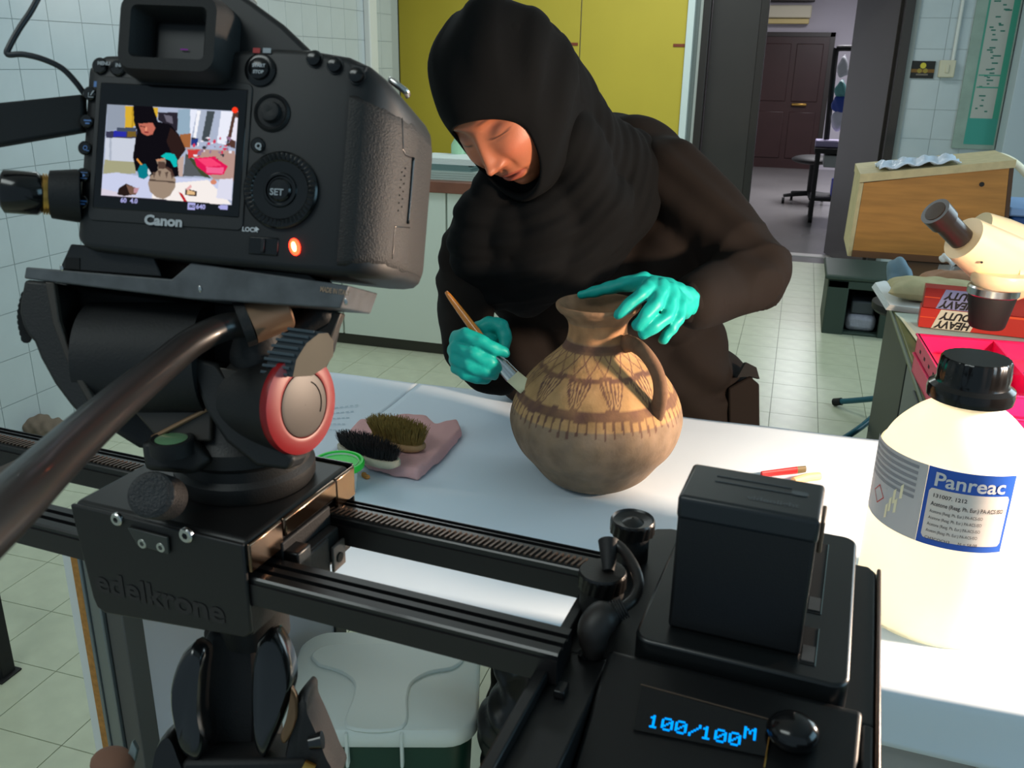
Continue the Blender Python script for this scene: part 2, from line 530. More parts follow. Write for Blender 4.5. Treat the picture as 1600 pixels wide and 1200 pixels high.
obj('edge_strip', MB().box(bx(1190), bx(1203), YB + .045, YB + .11, .01, DZ), m_frame, dl, bevel=.003)
p0 = Vector((bx(1415), YB + .10, 0)); p1 = Vector((bx(1344, YB + .85), YB + .85, 0)); dv = (p1 - p0); L = dv.length
Md = Matrix.Translation(p0) @ Matrix.Rotation(math.atan2(dv.y, dv.x), 4, 'Z')
door2 = MB(Md).box(0, L, -.02, .02, .01, DZ)
dr = struct('door_2', door2, m_dark, bevel=.003)
obj('hinge_gap', MB(Md).box(-.03, .012, -.035, -.012, .01, DZ), mat('near_black', (12, 11, 11), .6), dr)

# corridor beyond
m_cf = mat('corridor_floor', (120, 118, 118), 0.22, var=0.2, vscale=1.2)
YF = 15.1
struct('floor', MB().box(-2.2, 3.2, YB + .3, YF + .2, -0.06, 0.0), m_cf)
struct('trim_6', MB().box(DX0 - .2, DX1 + .6, 7.86, 7.98, -.01, .006), mat('threshold_strip', (196, 192, 188), .3))
cw = MB(); cw.box(-2.3, -2.2, YB + .25, YF + .2, 0, ZC); struct('wall_left', cw, m_paint)
struct('wall_right', MB().box(3.2, 3.3, YB + .25, YF + .2, 0, ZC), m_paint)
struct('wall_back', MB().box(-2.3, 3.3, YF, YF + .12, 0, ZC), mat('corridor_paint', (176, 172, 182), .6))
struct('ceiling', MB().box(-2.3, 3.3, YB + .25, YF + .2, ZC, ZC + .1), m_paint)
fx0, fx1 = ony(1170, 150, YF)[0], ony(1286, 150, YF)[0]
zt = ony(1230, 57, YF)[2]
m_fd = mat('far_door_wood', (52, 32, 32), .35, var=.15, vscale=4)
fd = struct('door_3', MB().box(fx0, fx1, YF - .04, YF, 0, zt), m_fd)
xm = ony(1232, 150, YF)[0]
for (a, b, c, d) in ((fx0 + .05, xm - .04, .15, .85), (fx0 + .05, xm - .04, 1.0, zt - .1), (xm + .04, fx1 - .08, .15, .85), (xm + .04, fx1 - .08, 1.0, zt - .1)):
    obj('panel', MB().box(a, b, YF - .055, YF - .035, c, d), m_fd, fd, bevel=.01)
z = ony(1246, 163, YF)[2]; obj('door_handle', MB().box(xm + .06, xm + .28, YF - .1, YF - .06, z - .02, z + .02), M_['brass'], fd, bevel=.01)
obj('frame', MB().box(fx1, fx1 + .07, YF - .06, YF, 0, zt + .06).box(fx0 - .07, fx1 + .07, YF - .06, YF, zt, zt + .06), m_frame, fd)
ac = thing('air_conditioner', 'cream wall air conditioner above the dark door at the far end', 'air conditioner', (ony(1232, 25, YF)[0], YF, 2.0))
a0, a1 = ony(1198, 20, YF)[0], ony(1268, 20, YF)[0]; z0, z1 = ony(1232, 38, YF)[2], ony(1232, 9, YF)[2]
m_cr = mat('cream_plastic', (206, 200, 176), .5)
obj('casing', MB().box(a0, a1, YF - .2, YF, z0 + .08, z1), m_cr, ac, bevel=.02)
obj('vent_flap', MB().box(a0 + .02, a1 - .02, YF - .215, YF - .05, z0, z0 + .07), mat('yellowed_plastic', (196, 178, 120), .5), ac, bevel=.01)
t = tag(obj('ceiling_grille', MB().box(a0, a1 + .03, YF - .12, YF - .001, z1 + .05, z1 + .2), m_frame, None, bevel=.01), 'dark grille on the far wall directly above the cream air conditioner', 'grille')

# trolley and chair in the corridor
tb = onz(1270, 348, 0.0)
tro = thing('trolley', 'black equipment trolley on casters in the corridor, loaded with bags', 'trolley', (tb[0], tb[1], 0))
ty = tb[1]
def cz(v, u=1290, y=None): return ony(u, v, y or ty)[2]
def cxx(u, v=200, y=None): return ony(u, v, y or ty)[0]
xa, xb_ = cxx(1268, 300), cxx(1335, 300)
for x in (xa + .02, xb_ + .25):
    for y in (ty, ty + .5):
        l = obj('leg', MB().box(x - .02, x + .02, y - .02, y + .02, .08, cz(232)), M_['blackm'], tro, bevel=.004)
        obj('caster', MB().cyl((x - .02, y, .045), (x + .02, y, .045), .045, n=20), M_['rubber'], l)
obj('shelf', MB().box(xa - .02, xb_ + .3, ty - .03, ty + .55, cz(240), cz(232)), M_['blackm'], tro, bevel=.004)
obj('shelf', MB().box(xa, xb_ + .3, ty, ty + .5, .22, .25), M_['blackm'], tro, bevel=.004)
dw = obj('drawer_box', MB().box(xa + .08, xb_ + .2, ty + .02, ty + .45, cz(262), cz(243)), mat('grey_drawer', (150, 156, 156), .5), tro, bevel=.01)
mp = [(cxx(1292, 225), ty + .3, cz(235)), (cxx(1306, 90), ty + .3, cz(90)), (cxx(1310, 76), ty + .3, cz(76)), (cxx(1318, 74), ty + .3, cz(74)), (cxx(1350, 74), ty + .3, cz(74))]
obj('mast', MB().tube(smooth_path(mp, 5), .028, 10), M_['blackm'], tro)
for (u, v, rx, rz, rgb, nm, lab) in ((1317, 105, .05, .10, (196, 198, 205), 'plastic_bag', 'pale plastic bag hanging high on the corridor trolley mast'), (1314, 140, .06, .08, (96, 158, 158), 'cloth_bag', 'teal cloth bag hanging on the corridor trolley mast'),
                                     (1313, 163, .09, .09, (46, 72, 158), 'cloth_bag', 'blue bag on the corridor trolley mast, below the teal one'), (1309, 188, .07, .11, (206, 206, 220), 'plastic_bag', 'white bag low on the corridor trolley mast, below the blue bag')):
    q = MB(); c = ony(u, v, ty + .22); q.ell(c, (rx, .05, rz), 18); q.ell(c + np.array([.02, 0, -.4 * rz]), (rx * .8, .06, rz * .5), 14); q.cyl(c + np.array([0, 0, rz * .6]), c + np.array([.01, .03, rz * 1.25]), rx * .35, .012, 10)
    v_, f_ = remesh(q, .012, 2, lambda v, n_: .006 * np.sin(v[:, 0] * 70 + v[:, 2] * 30)); q = MB().add(v_, f_)
    tag(obj(nm, q, mat(nm + str(u), rgb, .5), None), lab, 'bag')
c = ony(1300, 222, ty + .2)
q = MB().box(c[0] - .16, c[0] + .18, ty + .05, ty + .35, cz(231), cz(221)); tag(obj('tray', q, mat('lilac_tray', (150, 140, 176), .5), None, bevel=.01), 'lilac tray on the top shelf of the corridor trolley', 'tray')
q = MB().box(cxx(1299, 300), cxx(1325, 300), ty + .1, ty + .4, .255, cz(284)); tag(obj('storage_box', q, mat('blue_tub', (60, 72, 200), .4), None, bevel=.015), 'blue plastic tub on the lower shelf of the corridor trolley', 'box')
cb = onz(1262, 318, 0)
ch = thing('swivel_stool', 'black swivel stool on casters in the corridor behind the trolley', 'stool', (cb[0], cb[1], 0))
hub = np.array([cb[0], cb[1], .12])
obj('column', MB().cyl(hub - [0, 0, .03], hub + [0, 0, .36], .03), M_['blackm'], ch)
for k in range(5):
    a = 2 * math.pi * k / 5 + 1.0; e = hub + np.array([.3 * math.cos(a), .3 * math.sin(a), -.03])
    l = obj('base_arm', MB().tube([hub, e], [.028, .018], 10), M_['blackm'], ch)
    obj('caster', MB().cyl(e + [-.015, 0, -.055], e + [.015, 0, -.055], .034, n=16), M_['rubber'], l)
obj('seat', MB().ell(hub + [0, 0, .38], (.24, .23, .055), 24), M_['blackm'], ch)

# poster, switch box, green chart on the back wall
pc = [ony(u, v, YB) for u, v in ((1425, 95), (1462, 96), (1459, 125), (1422, 122))]
px0, px1, pz0, pz1 = pc[0][0], pc[1][0], pc[3][2], pc[0][2]
ras = Raster(40, 30, (28, 26, 22)); ras.a[14:20] = (120, 84, 30); ras.ell(20, 8, 5, 5, (206, 190, 60)); ras.ell(15, 17, 4, 4, (150, 130, 50)); ras.ell(25, 17, 4, 4, (150, 130, 50)); ras.a[22:25, 10:30] = (110, 100, 90)
sign = thing('poster', 'small black and gold poster on the tiled wall right of the doorway', 'poster', ((px0 + px1) / 2, YB - .006, pz0))
obj('board', MB().box(px0, px1, YB - .012, YB - .004, pz0, pz1), M_['blackm'], sign, False)
gx, gz = np.meshgrid(np.linspace(px0, px1, 41), np.linspace(pz1, pz0, 31))
m_print = mat('printed_paper', (255, 255, 255), .6, attr='paint')
grid_quads(np.stack([gx, np.full_like(gx, YB - .0125), gz], -1), ras.a, 'print', m_print, sign)
sb = thing('switch_box', 'cream surface-mounted switch box beside the small dark poster', 'switch', (ony(1478, 110, YB)[0], YB, ony(1478, 122, YB)[2]))
a, b, z0, z1 = ony(1466, 108, YB)[0], ony(1491, 108, YB)[0], ony(1478, 121, YB)[2], ony(1478, 94, YB)[2]
obj('casing', MB().box(a, b, YB - .05, YB - .003, z0, z1), m_cr, sb, bevel=.006)
obj('rocker', MB().box(a + .04, b - .04, YB - .058, YB - .045, z0 + .03, z1 - .03), m_cr, sb, bevel=.003)
obj('conduit', MB().cyl((b - .02, YB - .02, z1), (b - .02, YB - .02, ZC - .01), .012, n=10), M_['white'], sb)
cx0, cx1 = ony(1552, 0, YB)[0], ony(1594, 0, YB)[0]; zb = ony(1520, 232, YB)[2]
chart = thing('wall_chart', 'tall green and white measuring chart board on the tiled back wall', 'chart', ((cx0 + cx1) / 2, YB - .02, zb))
obj('board', MB().box(cx0 - .10, cx1 + .01, YB - .03, YB - .004, zb, 2.4), mat('aged_board', (150, 170, 160), .6, var=.2, vscale=8), chart, False)
ras = Raster(60, 300, (176, 178, 172)); ras.a[:, :4] = (70, 150, 130); ras.a[:, 48:] = (60, 150, 128); ras.a[262:300] = (60, 150, 138)
ztop = 2.4
zr = lambda v: int((ztop - ony(1560, v, YB)[2]) / (ztop - zb) * 300)
ras.a[zr(33):zr(23)] = (60, 150, 128); ras.a[zr(40):zr(33), :20] = (60, 150, 128)
for k in range(46):
    y = rng.randint(20, 258); x = rng.randint(10, 36); ras.a[y:y + 2, x:x + rng.randint(5, 14)] = (40, 110, 96)
for y in (zr(142), 200): ras.a[y:y + 2, 6:50] = (70, 150, 130)
gx, gz = np.meshgrid(np.linspace(cx0 - .03, cx1, 61), np.linspace(ztop, zb + .03, 301))
grid_quads(np.stack([gx, np.full_like(gx, YB - .031), gz], -1), ras.a, 'print', m_print, chart)
struct('trim_7', MB().box(cx1 + .02, cx1 + .5, YB - .25, YB - .002, 0, ZC), mat('blue_white_column', (186, 198, 206), .6), bevel=.005)

# ------------------------------------------------------------ rear counter on the left
yc = 4.29
xr_ = ony(800, 450, yc)[0] + .25
cnt = thing('counter', 'white base counter with a brown worktop edge behind the woman', 'counter', (-2.2, yc, 0))
zt = ony(690, 283, yc)[2]; zb_ = ony(690, 301, yc)[2]
m_cw = mat('white_laminate', (192, 206, 196), .5)
for k in range(3):
    w_ = (xr_ - XL) / 3
    d = obj('door', MB().box(XL + .01 + k * w_ + .0005, XL + (k + 1) * w_ - .0005, yc, yc + .02, .07, zb_), m_cw, cnt, bevel=.0008)
obj('body', MB().box(XL + .01, xr_, yc + .022, yc + .65, .07, zb_), m_cw, cnt, False)
obj('plinth', MB().box(XL + .01, xr_, yc + .03, yc + .6, 0, .07), mat('plinth_dark', (46, 48, 40), .6), cnt, False)
obj('worktop', MB().box(XL + .005, xr_ + .02, yc - .02, yc + .68, zb_, zt), mat('brown_edge', (112, 72, 56), .45, var=.15, vscale=20), cnt, bevel=.004)
stk = [((640, 760), (.045, .30), (150, 168, 162), 'folder', 'grey folder at the bottom of the paper pile on the rear counter'), ((655, 735), (.03, .26), (92, 120, 118), 'folder', 'dark green folder in the paper pile on the rear counter'),
       ((640, 745), (.03, .25), (198, 210, 208), 'paper_stack', 'loose white papers on top of the pile on the rear counter')]
z = zt
for (u0, u1), (h, d), rgb, nm, lab in stk:
    a, b = ony(u0, 270, yc + .05)[0], ony(u1, 270, yc + .05)[0]
    q = MB(TR((a + b) / 2, yc + .2, z, rng.uniform(-5, 5))); nl = 4
    for k in range(nl): q.box(-(b - a) / 2 + rng.uniform(0, .02), (b - a) / 2 - rng.uniform(0, .02), -d / 2, d / 2 + rng.uniform(0, .01), h * k / nl, h * (k + .9) / nl)
    tag(obj(nm, q, mat(nm + str(z)[:5], rgb, .6), None, False), lab, 'paper' if nm != 'folder' else 'folder'); z += h
c = ony(712, 240, yc + .3)
tag(obj('plastic_bottle', MB(TR(c[0], yc + .35, zt)).lathe([(.04, 0), (.042, .02), (.042, .15), (.02, .19), (.02, .22)], 24), mat('pale_green_plastic', (150, 196, 160), .3), None), 'pale green bottle at the back of the rear counter', 'bottle')

# ------------------------------------------------------------ crate on the floor behind the bench
cr = onz(1290, 520, 0); crx1 = onz(1372, 524, 0)[0]
yk = 5.5; x0, x1 = onz(1283, 520, 0)[0], 0.66
zt = ony(1290, 442, yk)[2]; yback = onz(1283, 412, 0)[1]
m_crate = mat('dark_green_plastic', (52, 66, 58), .5)
ck = thing('crate', 'dark green plastic crate on the floor near the doorway', 'crate', ((x0 + x1) / 2, yk + .15, 0))
zt = .33
q = MB(); q.box(x0, x0 + .05, yk, yk + .5, .0, zt); q.box(x1 - .05, x1, yk, yk + .5, 0, zt); q.box(x0, x1, yk + .46, yk + .5, 0, zt); q.box(x0, x1, yk, yk + .5, 0, .02)
obj('body', q, m_crate, ck, bevel=.006)
obj('lid', MB().box(x0 - .02, x1 + .02, yk - .02, yk + .52, zt, zt + .03), m_crate, ck, bevel=.01)
obj('front_frame', MB().box(x0, x0 + .12, yk - .01, yk + .02, 0, zt).box(x1 - .09, x1, yk - .01, yk + .02, 0, zt).box(x0, x1, yk - .01, yk + .02, zt - .05, zt), m_crate, ck, bevel=.006)
q = MB().box(x0 + .13, x1 - .1, yk + .03, yk + .3, .021, .12)
tag(obj('plastic_bag', q, mat('grey_film', (150, 150, 162), .35, bump=.6, bscale=40, bdist=.01), None, bevel=.03), 'crumpled pale plastic wrap inside the green crate', 'bag')
tag(obj('storage_box', MB().box(x0 + .15, x1 - .12, yk + .05, yk + .3, .121, .2), mat('dark_grey_box', (62, 66, 70), .5), None, bevel=.01), 'dark grey box on the plastic wrap inside the green crate', 'box')
# ============================================================ WORK TABLE
TX0, TX1, TY0, TY1, TZ = -0.941, 0.425, 0.885, 1.59, 0.88
m_lam = mat('white_melamine', (208, 212, 212), .45)
m_chip = mat('chipboard_edge', (176, 124, 62), .8, var=.3, vscale=120)
tab = thing('work_table', 'long white-topped work table standing in front of the woman', 'table', ((TX0 + TX1) / 2, (TY0 + TY1) / 2, 0))
obj('tabletop', MB().box(TX0, TX1, TY0, TY1, TZ - .032, TZ - .003), m_lam, tab, bevel=.002)
ls = obj('side_panel', MB().box(TX0, TX0 + .016, TY0 + .005, TY1, .03, TZ - .032), m_lam, tab, False)
obj('chipboard_edge', MB().box(TX0 + .0162, TX0 + .029, TY0 + .003, TY0 + .02, .03, TZ - .033), m_chip, ls, False)
q = MB(); q.box(TX0 + .0295, TX0 + .034, TY0, TY0 + .05, 0, TZ - .032); q.box(TX0 + .034, TX0 + .054, TY0 + .004, TY0 + .05, 0, TZ - .032)
obj('leg', q, mat('grey_steel_leg', (120, 126, 128), .35, .6), tab, bevel=.002)
obj('leg', MB().box(TX0 + .056, TX0 + .085, TY0 + .01, TY0 + .05, 0, TZ - .032), mat('dark_steel_leg', (84, 84, 84), .5, .3), tab, bevel=.002)
obj('leg', MB().box(TX0 + .028, TX0 + .07, TY1 - .06, TY1 - .01, 0, TZ - .032), M_['gun'], tab, bevel=.002)
obj('inner_panel', MB().box(TX0 + .05, TX0 + .065, TY0 + .05, TY1 - .02, .22, TZ - .032), mat('lilac_white_panel', (206, 206, 218), .5), tab, False)
obj('rail', MB().box(TX0 + .066, TX0 + .09, TY0 + .05, TY1 - .05, .2, .225), m_alu, tab, False)
obj('apron', MB().box(.06, TX1 - .02, TY0 + .02, TY0 + .04, TZ - .15, TZ - .032), mat('grey_apron', (150, 150, 150), .5), tab, False)
for x in (TX1 - .16,):
    for y in (TY0 + .01, TY1 - .06):
        obj('leg', MB().box(x, x + .045, y, y + .045, 0, TZ - .032), M_['white'], tab, bevel=.002)

# paper cloth: top sheet with soft wrinkles and a short fall over the front edge
m_cloth = mat('white_paper_cloth', (206, 220, 232), .75, bump=.25, bscale=9, bdist=.004)


def wr(x, y):
    return .0016 * math.sin(9 * x + 14 * y + 2 * math.sin(5 * y)) + .0012 * math.sin(23 * x - 7 * y) + .001 * math.sin(31 * y + 4 * x)


q = MB(); NX, NY = 110, 60; seam = -0.684
for (xa, xb2, lift) in ((TX0 - .001, seam, 0.0), (seam + .001, TX1 + .004, .0006)):
    nx = int(NX * (xb2 - xa) / 1.3) + 2; rows = []
    for j in range(NY + 12):
        row = []
        for i in range(nx + 1):
            x = xa + (xb2 - xa) * i / nx
            if j <= NY:
                y = TY1 + .002 - (TY1 - TY0 + .008) * j / NY; z = TZ + wr(x, y) * .6 + lift
                y -= .0
            else:
                k = j - NY; z = TZ - .0065 * k * (1 + .10 * math.sin(7 * x)) * min(1, max(.12, (x + .62) * 4)); y = TY0 - .006 - .004 * math.sin(11 * x + .3 * k) * k / 12 - .002
            row.append((x, y, z))
        rows.append(row)
    q.loft(rows, cap=False, closed=False)
cl = obj('tablecloth', q, m_cloth, None, True, angle=180); tag(cl, 'white paper sheeting spread over the work table, seam at the left', 'tablecloth')
sm = cl.modifiers.new('s', 'SOLIDIFY'); sm.thickness = .0012; sm.offset = -1
m_faint = mat('faint_print', (150, 176, 190), .7)
for k in range(5):
    a = onz(515 - 5 * k, 640 + 8 * k, TZ); e = onz(562 - 7 * k, 634 + 10 * k, TZ)
    d = nrm(e - a); nn = np.array([-d[1], d[0], 0]) * .0014; z = np.array([0, 0, .0022])
    for s_ in range(6):
        p = a + (e - a) * (s_ / 6); r = a + (e - a) * ((s_ + .7) / 6)
        obj('faint_print', MB().add([p - nn + z, r - nn + z, r + nn + z, p + nn + z], [(0, 1, 2, 3)]), m_faint, cl, False)

# ------------------------------------------------------------ ancient jar
VX, VY = -0.247, 1.268
rows = [(790, 0), (783, 40), (774, 56), (762, 64), (744, 84), (722, 103), (700, 119), (680, 129), (662, 133.5), (650, 133), (635, 129), (618, 121), (600, 109), (585, 95), (570, 78), (558, 64), (547, 53), (535, 46.5), (520, 44), (508, 46), (498, 53), (491, 60), (486, 63.5), (482, 64)]


def vz(v): return ony(925, v, VY)[2]


dep = (np.array([VX, VY, 1.0]) - CAM) @ FF
sx = (dep / FPX)
prof = [(0.0001, 0.0), (.052, 0.0)]
for v, r in rows[3:]:
    z = vz(v) - TZ; z = max(z + 0.012 * (1 if v > 700 else .6), .004); prof.append((r * sx, z))
zr0 = prof[-1][1]
# inner wall
inner = [(prof[-1][0] - .003, zr0 + .002), (prof[-1][0] - .007, zr0 - .001), (.046, zr0 - .015), (.038, zr0 - .03), (.036, zr0 - .05), (.05, zr0 - .08), (.0001, zr0 - .09)]
tilt = Matrix.Translation((VX, VY, TZ + .0015)) @ Matrix.Rotation(math.radians(-1.5), 4, 'Y')
jar = thing('clay_jar', 'ancient buff clay jar with brown painted bands, one handle and flared rim', 'jar', Matrix.Translation((VX, VY, TZ + .0015)))
P_ = smooth_path([(r, 0, z) for r, z in prof[1:]], 6); P_ = [(0.0001, 0, 0)] + [tuple(p) for p in P_]
NT = 360
zs = np.array([p[2] for p in P_]); rs = np.array([p[0] for p in P_])
q = MB(tilt)
dent = lambda a, z: 1 + .006 * math.sin(2 * a + 1) + .004 * math.sin(5 * a + z * 40)
rings = [[(p[0] * dent(2 * math.pi * k / NT, p[2]) * math.cos(2 * math.pi * k / NT), p[0] * dent(2 * math.pi * k / NT, p[2]) * math.sin(2 * math.pi * k / NT), p[2] + (0.0012 * math.sin(3 * 2 * math.pi * k / NT) if p[2] > zr0 - .01 else 0)) for k in range(NT)] for p in P_]
rings += [[(r * math.cos(2 * math.pi * k / NT), r * math.sin(2 * math.pi * k / NT), z) for k in range(NT)] for r, z in inner]
q.loft(rings, cap=False)
m_clay = mat('painted_clay', (255, 255, 255), .85, attr='paint', var=.38, vscale=26, bump=.5, bscale=160, bdist=.0015)
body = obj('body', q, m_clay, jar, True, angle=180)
# paint: slip, bands, hatched triangles, ticks (colour belongs to the pot)
me = body.data; vcol = np.zeros((len(me.vertices), 4)); vcol[:, 3] = 1
vz_ = {}
for k in range(480, 790):
    d_ = nrm(ray(925, k)); t_ = .9; vz_[k] = vz(k) - TZ
    while t_ < 1.8:
        p_ = CAM + d_ * t_; z_ = p_[2] - TZ
        if 0 < z_ < zr0 and math.hypot(p_[0] - VX, p_[1] - VY) < np.interp(z_, zs[1:], rs[1:]): vz_[k] = z_; break
        t_ += .001
a_cam = math.atan2(-VY, -VX)          # direction towards the viewer
BR, BUFF, GREY = np.array([98, 68, 56.]), np.array([170, 134, 90.]), np.array([134, 112, 90.])
idx = 0
co = np.array(q.V); inv = np.array((tilt).inverted()); lc = co @ inv[:3, :3].T + inv[:3, 3]
ang = np.arctan2(lc[:, 1], lc[:, 0]) - a_cam; ang = (ang + np.pi) % (2 * np.pi) - np.pi; Z = lc[:, 2]; RAD = np.hypot(lc[:, 0], lc[:, 1])
col = np.tile(BUFF, (len(Z), 1))
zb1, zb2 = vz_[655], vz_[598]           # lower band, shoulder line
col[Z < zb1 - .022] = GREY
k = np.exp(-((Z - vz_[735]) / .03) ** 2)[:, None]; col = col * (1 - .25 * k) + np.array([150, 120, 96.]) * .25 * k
wob = .0015 * np.sin(9 * ang)
band = np.abs(Z - zb1 - wob) < .0065; col[band] = BR
band = np.abs(Z - zb2 - wob) < .0028; col[band] = BR
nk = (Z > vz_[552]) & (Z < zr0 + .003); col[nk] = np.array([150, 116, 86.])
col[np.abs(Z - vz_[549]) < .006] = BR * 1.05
tri_n = 12; ph = (ang * tri_n / (2 * np.pi) + .02) % 1.0; h = (Z - zb1) / (zb2 - zb1)
wdt = .40 * np.clip(h, 0, 1) + .02
intri = (h > 0) & (h < 1) & (np.abs(ph - .5) < wdt)
line = (np.abs(np.abs(ph - .5) - wdt) < .035) | (((ph - .5) / np.maximum(wdt, .02) * 3.0 + 9.5) % 1.0 < .42)
col[intri & line] = BR * 1.02
tick = (Z < zb1 - .004) & (Z > zb1 - .028 - .004 * np.sin(ang * 13)) & (((ang * 62 / (2 * np.pi) + (Z - zb1) * 9 * np.tanh(ang * 2)) % 1.0) < .26); col[tick] = BR * .98
up = (Z > zb2) & (Z < vz_[556]); t1 = (ang * 22 / (2 * np.pi) + Z * 38) % 1.0; t2 = (ang * 22 / (2 * np.pi) - Z * 38) % 1.0
col[up & ((t1 < .13) | (t2 < .13))] = BR * 1.12
col[RAD < .045 - 0] = np.where((Z > zr0 - .05)[:, None], np.array([170, 124, 84.]), col)[RAD < .045]
rn = np.random.RandomState(5); nz = sum(np.sin(lc @ (rn.randn(3) * f_) + rn.rand() * 6) for f_ in (40, 40, 70, 70, 110, 110, 200, 200, 320)) / 9
col = col * (1 - .10 * nz[:, None]) + np.array([6, 2, -4.]) * nz[:, None]
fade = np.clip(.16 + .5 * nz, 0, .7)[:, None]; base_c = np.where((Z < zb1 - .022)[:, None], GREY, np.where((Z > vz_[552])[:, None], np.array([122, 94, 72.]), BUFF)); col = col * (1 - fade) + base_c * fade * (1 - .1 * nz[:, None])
c = col / 255; c = np.where(c <= .04045, c / 12.92, ((c + .055) / 1.055) ** 2.4)
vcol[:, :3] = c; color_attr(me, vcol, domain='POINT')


def on_jar(u, v, out=0.0):
    """point on the jar surface (or lifted off it) seen at the pixel, by marching the ray"""
    d = nrm(ray(u, v)); t = .9
    while t < 2.2:
        p = CAM + d * t; zz = p[2] - TZ
        if 0 < zz < zr0 and math.hypot(p[0] - VX, p[1] - VY) < np.interp(zz, zs[1:], rs[1:]) + out: return p
        t += .002
    return None


hp = [at(970, 540, 1.325), at(986, 537, 1.296), at(1006, 550, 1.266), at(1025, 578, 1.258), at(1032, 608, 1.262), at(1029, 634, 1.276), at(1021, 656, 1.302)]
q = MB().tube(smooth_path(hp, 6), [.0105] * 6 + [.0095] * 25 + [.0105] * 6, 16, flat=(1.25, .8))
m_clay2 = mat('clay_handle', (118, 88, 66), .85, var=.4, vscale=30, bump=.5, bscale=160, bdist=.0015)
obj('handle', q, m_clay2, jar, True, angle=180)

# ------------------------------------------------------------ solvent bottle
BXC = onz(1448, 950, TZ); BR_ = .0845
bt = thing('solvent_bottle', 'large translucent white plastic bottle with black cap and blue-white label', 'bottle', (BXC[0], BXC[1], TZ + .002))
zc = lambda v: ony(1500, v, BXC[1])[2] - TZ
hb = zc(585) - .0
ztop = ony(1518, 560, BXC[1])[2] - TZ - .043
prof = [(.0001, .004), (.06, .002), (BR_ - .012, 0), (BR_ - .003, .005), (BR_, .016), (BR_, ztop - .088), (BR_ - .004, ztop - .066), (BR_ - .014, ztop - .046), (BR_ - .032, ztop - .026), (BR_ - .050, ztop - .012), (.036, ztop - .006), (.034, ztop), (.034, ztop + .015), (.0001, ztop + .015)]
Tb = Matrix.Translation((BXC[0], BXC[1], TZ + .002))
P_ = [(.0001, 0, .004)] + smooth_path([(r, 0, z) for r, z in prof[1:-2]], 5) + [(.034, 0, ztop + .02), (.0001, 0, ztop + .02)]
q = MB(Tb).lathe([(p[0], p[2]) for p in P_], 72, cap=False)
m_bot = mat('translucent_plastic', (253, 252, 240), .28, spec=.5)
nt = m_bot.node_tree; b = nt.nodes['Principled BSDF']; tl = nt.nodes.new('ShaderNodeBsdfTranslucent'); tl.inputs[0].default_value = lin((255, 253, 238)) + (1,)
ms = nt.nodes.new('ShaderNodeMixShader'); ms.inputs[0].default_value = .55; o_ = nt.nodes['Material Output']
nt.links.new(b.outputs[0], ms.inputs[1]); nt.links.new(tl.outputs[0], ms.inputs[2]); nt.links.new(ms.outputs[0], o_.inputs[0])
obj('body', q, m_bot, bt, True, angle=60)
q = MB(Tb); ns = 96; rings = []
for (r, z) in ((.0445, ztop - .004), (.0455, ztop + .004), (.0445, ztop + .010), (.0385, ztop + .014), (.0372, ztop + .018)): rings.append([(r * math.cos(2 * math.pi * k / ns), r * math.sin(2 * math.pi * k / ns), z) for k in range(ns)])
for (r, z) in ((.0372, ztop + .024), (.0356, ztop + .0405), (.0340, ztop + .043)):
    rings.append([((r + (.0007 if k % 4 < 2 else 0)) * math.cos(2 * math.pi * k / ns), (r + (.0007 if k % 4 < 2 else 0)) * math.sin(2 * math.pi * k / ns), z) for k in range(ns)])
q.loft(rings, cap=True); obj('cap', q, M_['blackg'], bt, True, angle=30)
av = math.atan2(-BXC[1], -BXC[0])


def lab_pt(a, z, r=BR_ + .0006): return np.array([BXC[0] + r * math.cos(av + a), BXC[1] + r * math.sin(av + a), TZ + .002 + z])


def inv_lab(u, v):
    d = nrm(ray(u, v)); ox, oy = CAM[0] - BXC[0], CAM[1] - BXC[1]
    A = d[0] ** 2 + d[1] ** 2; B = 2 * (ox * d[0] + oy * d[1]); Cc = ox * ox + oy * oy - BR_ ** 2; D = B * B - 4 * A * Cc
    t = (-B - math.sqrt(max(D, 0))) / (2 * A); p = CAM + d * t
    a = math.atan2(p[1] - BXC[1], p[0] - BXC[0]) - av; return (a + math.pi) % (2 * math.pi) - math.pi, p[2] - TZ - .002


tl_, tr_, bl_, br_ = inv_lab(1452, 727), inv_lab(1588, 742), inv_lab(1431, 846), inv_lab(1562, 860)
a0, a1 = (tl_[0] + bl_[0]) / 2, (tr_[0] + br_[0]) / 2
z1_, z0_ = (tl_[1] + tr_[1]) / 2, (bl_[1] + br_[1]) / 2


def patch(name, a_0, a_1, z_0, z_1, m, parent, r, rad=0.0):
    q = MB(); n = 40
    if rad:
        w_ = (a_1 - a_0) * BR_; poly = rrect(0, w_, 0, z_1 - z_0, rad, 8)
        # vertical strips so the rounded panel follows the cylinder
        rows = [[], []]
        for i in range(n + 1):
            x = w_ * i / n; dx = min(x, w_ - x); c_ = rad - math.sqrt(max(rad ** 2 - (rad - dx) ** 2, 0)) if dx < rad else 0
            rows[0].append(lab_pt(a_0 + x / BR_, z_0 + c_, r)); rows[1].append(lab_pt(a_0 + x / BR_, z_1 - c_, r))
        q.loft(rows, cap=False, closed=False)
    else:
        q.loft([[lab_pt(a_0 + (a_1 - a_0) * i / n, z, r) for i in range(n + 1)] for z in (z_0, z_1)], cap=False, closed=False)
    return obj(name, q, m, parent, True, angle=180)


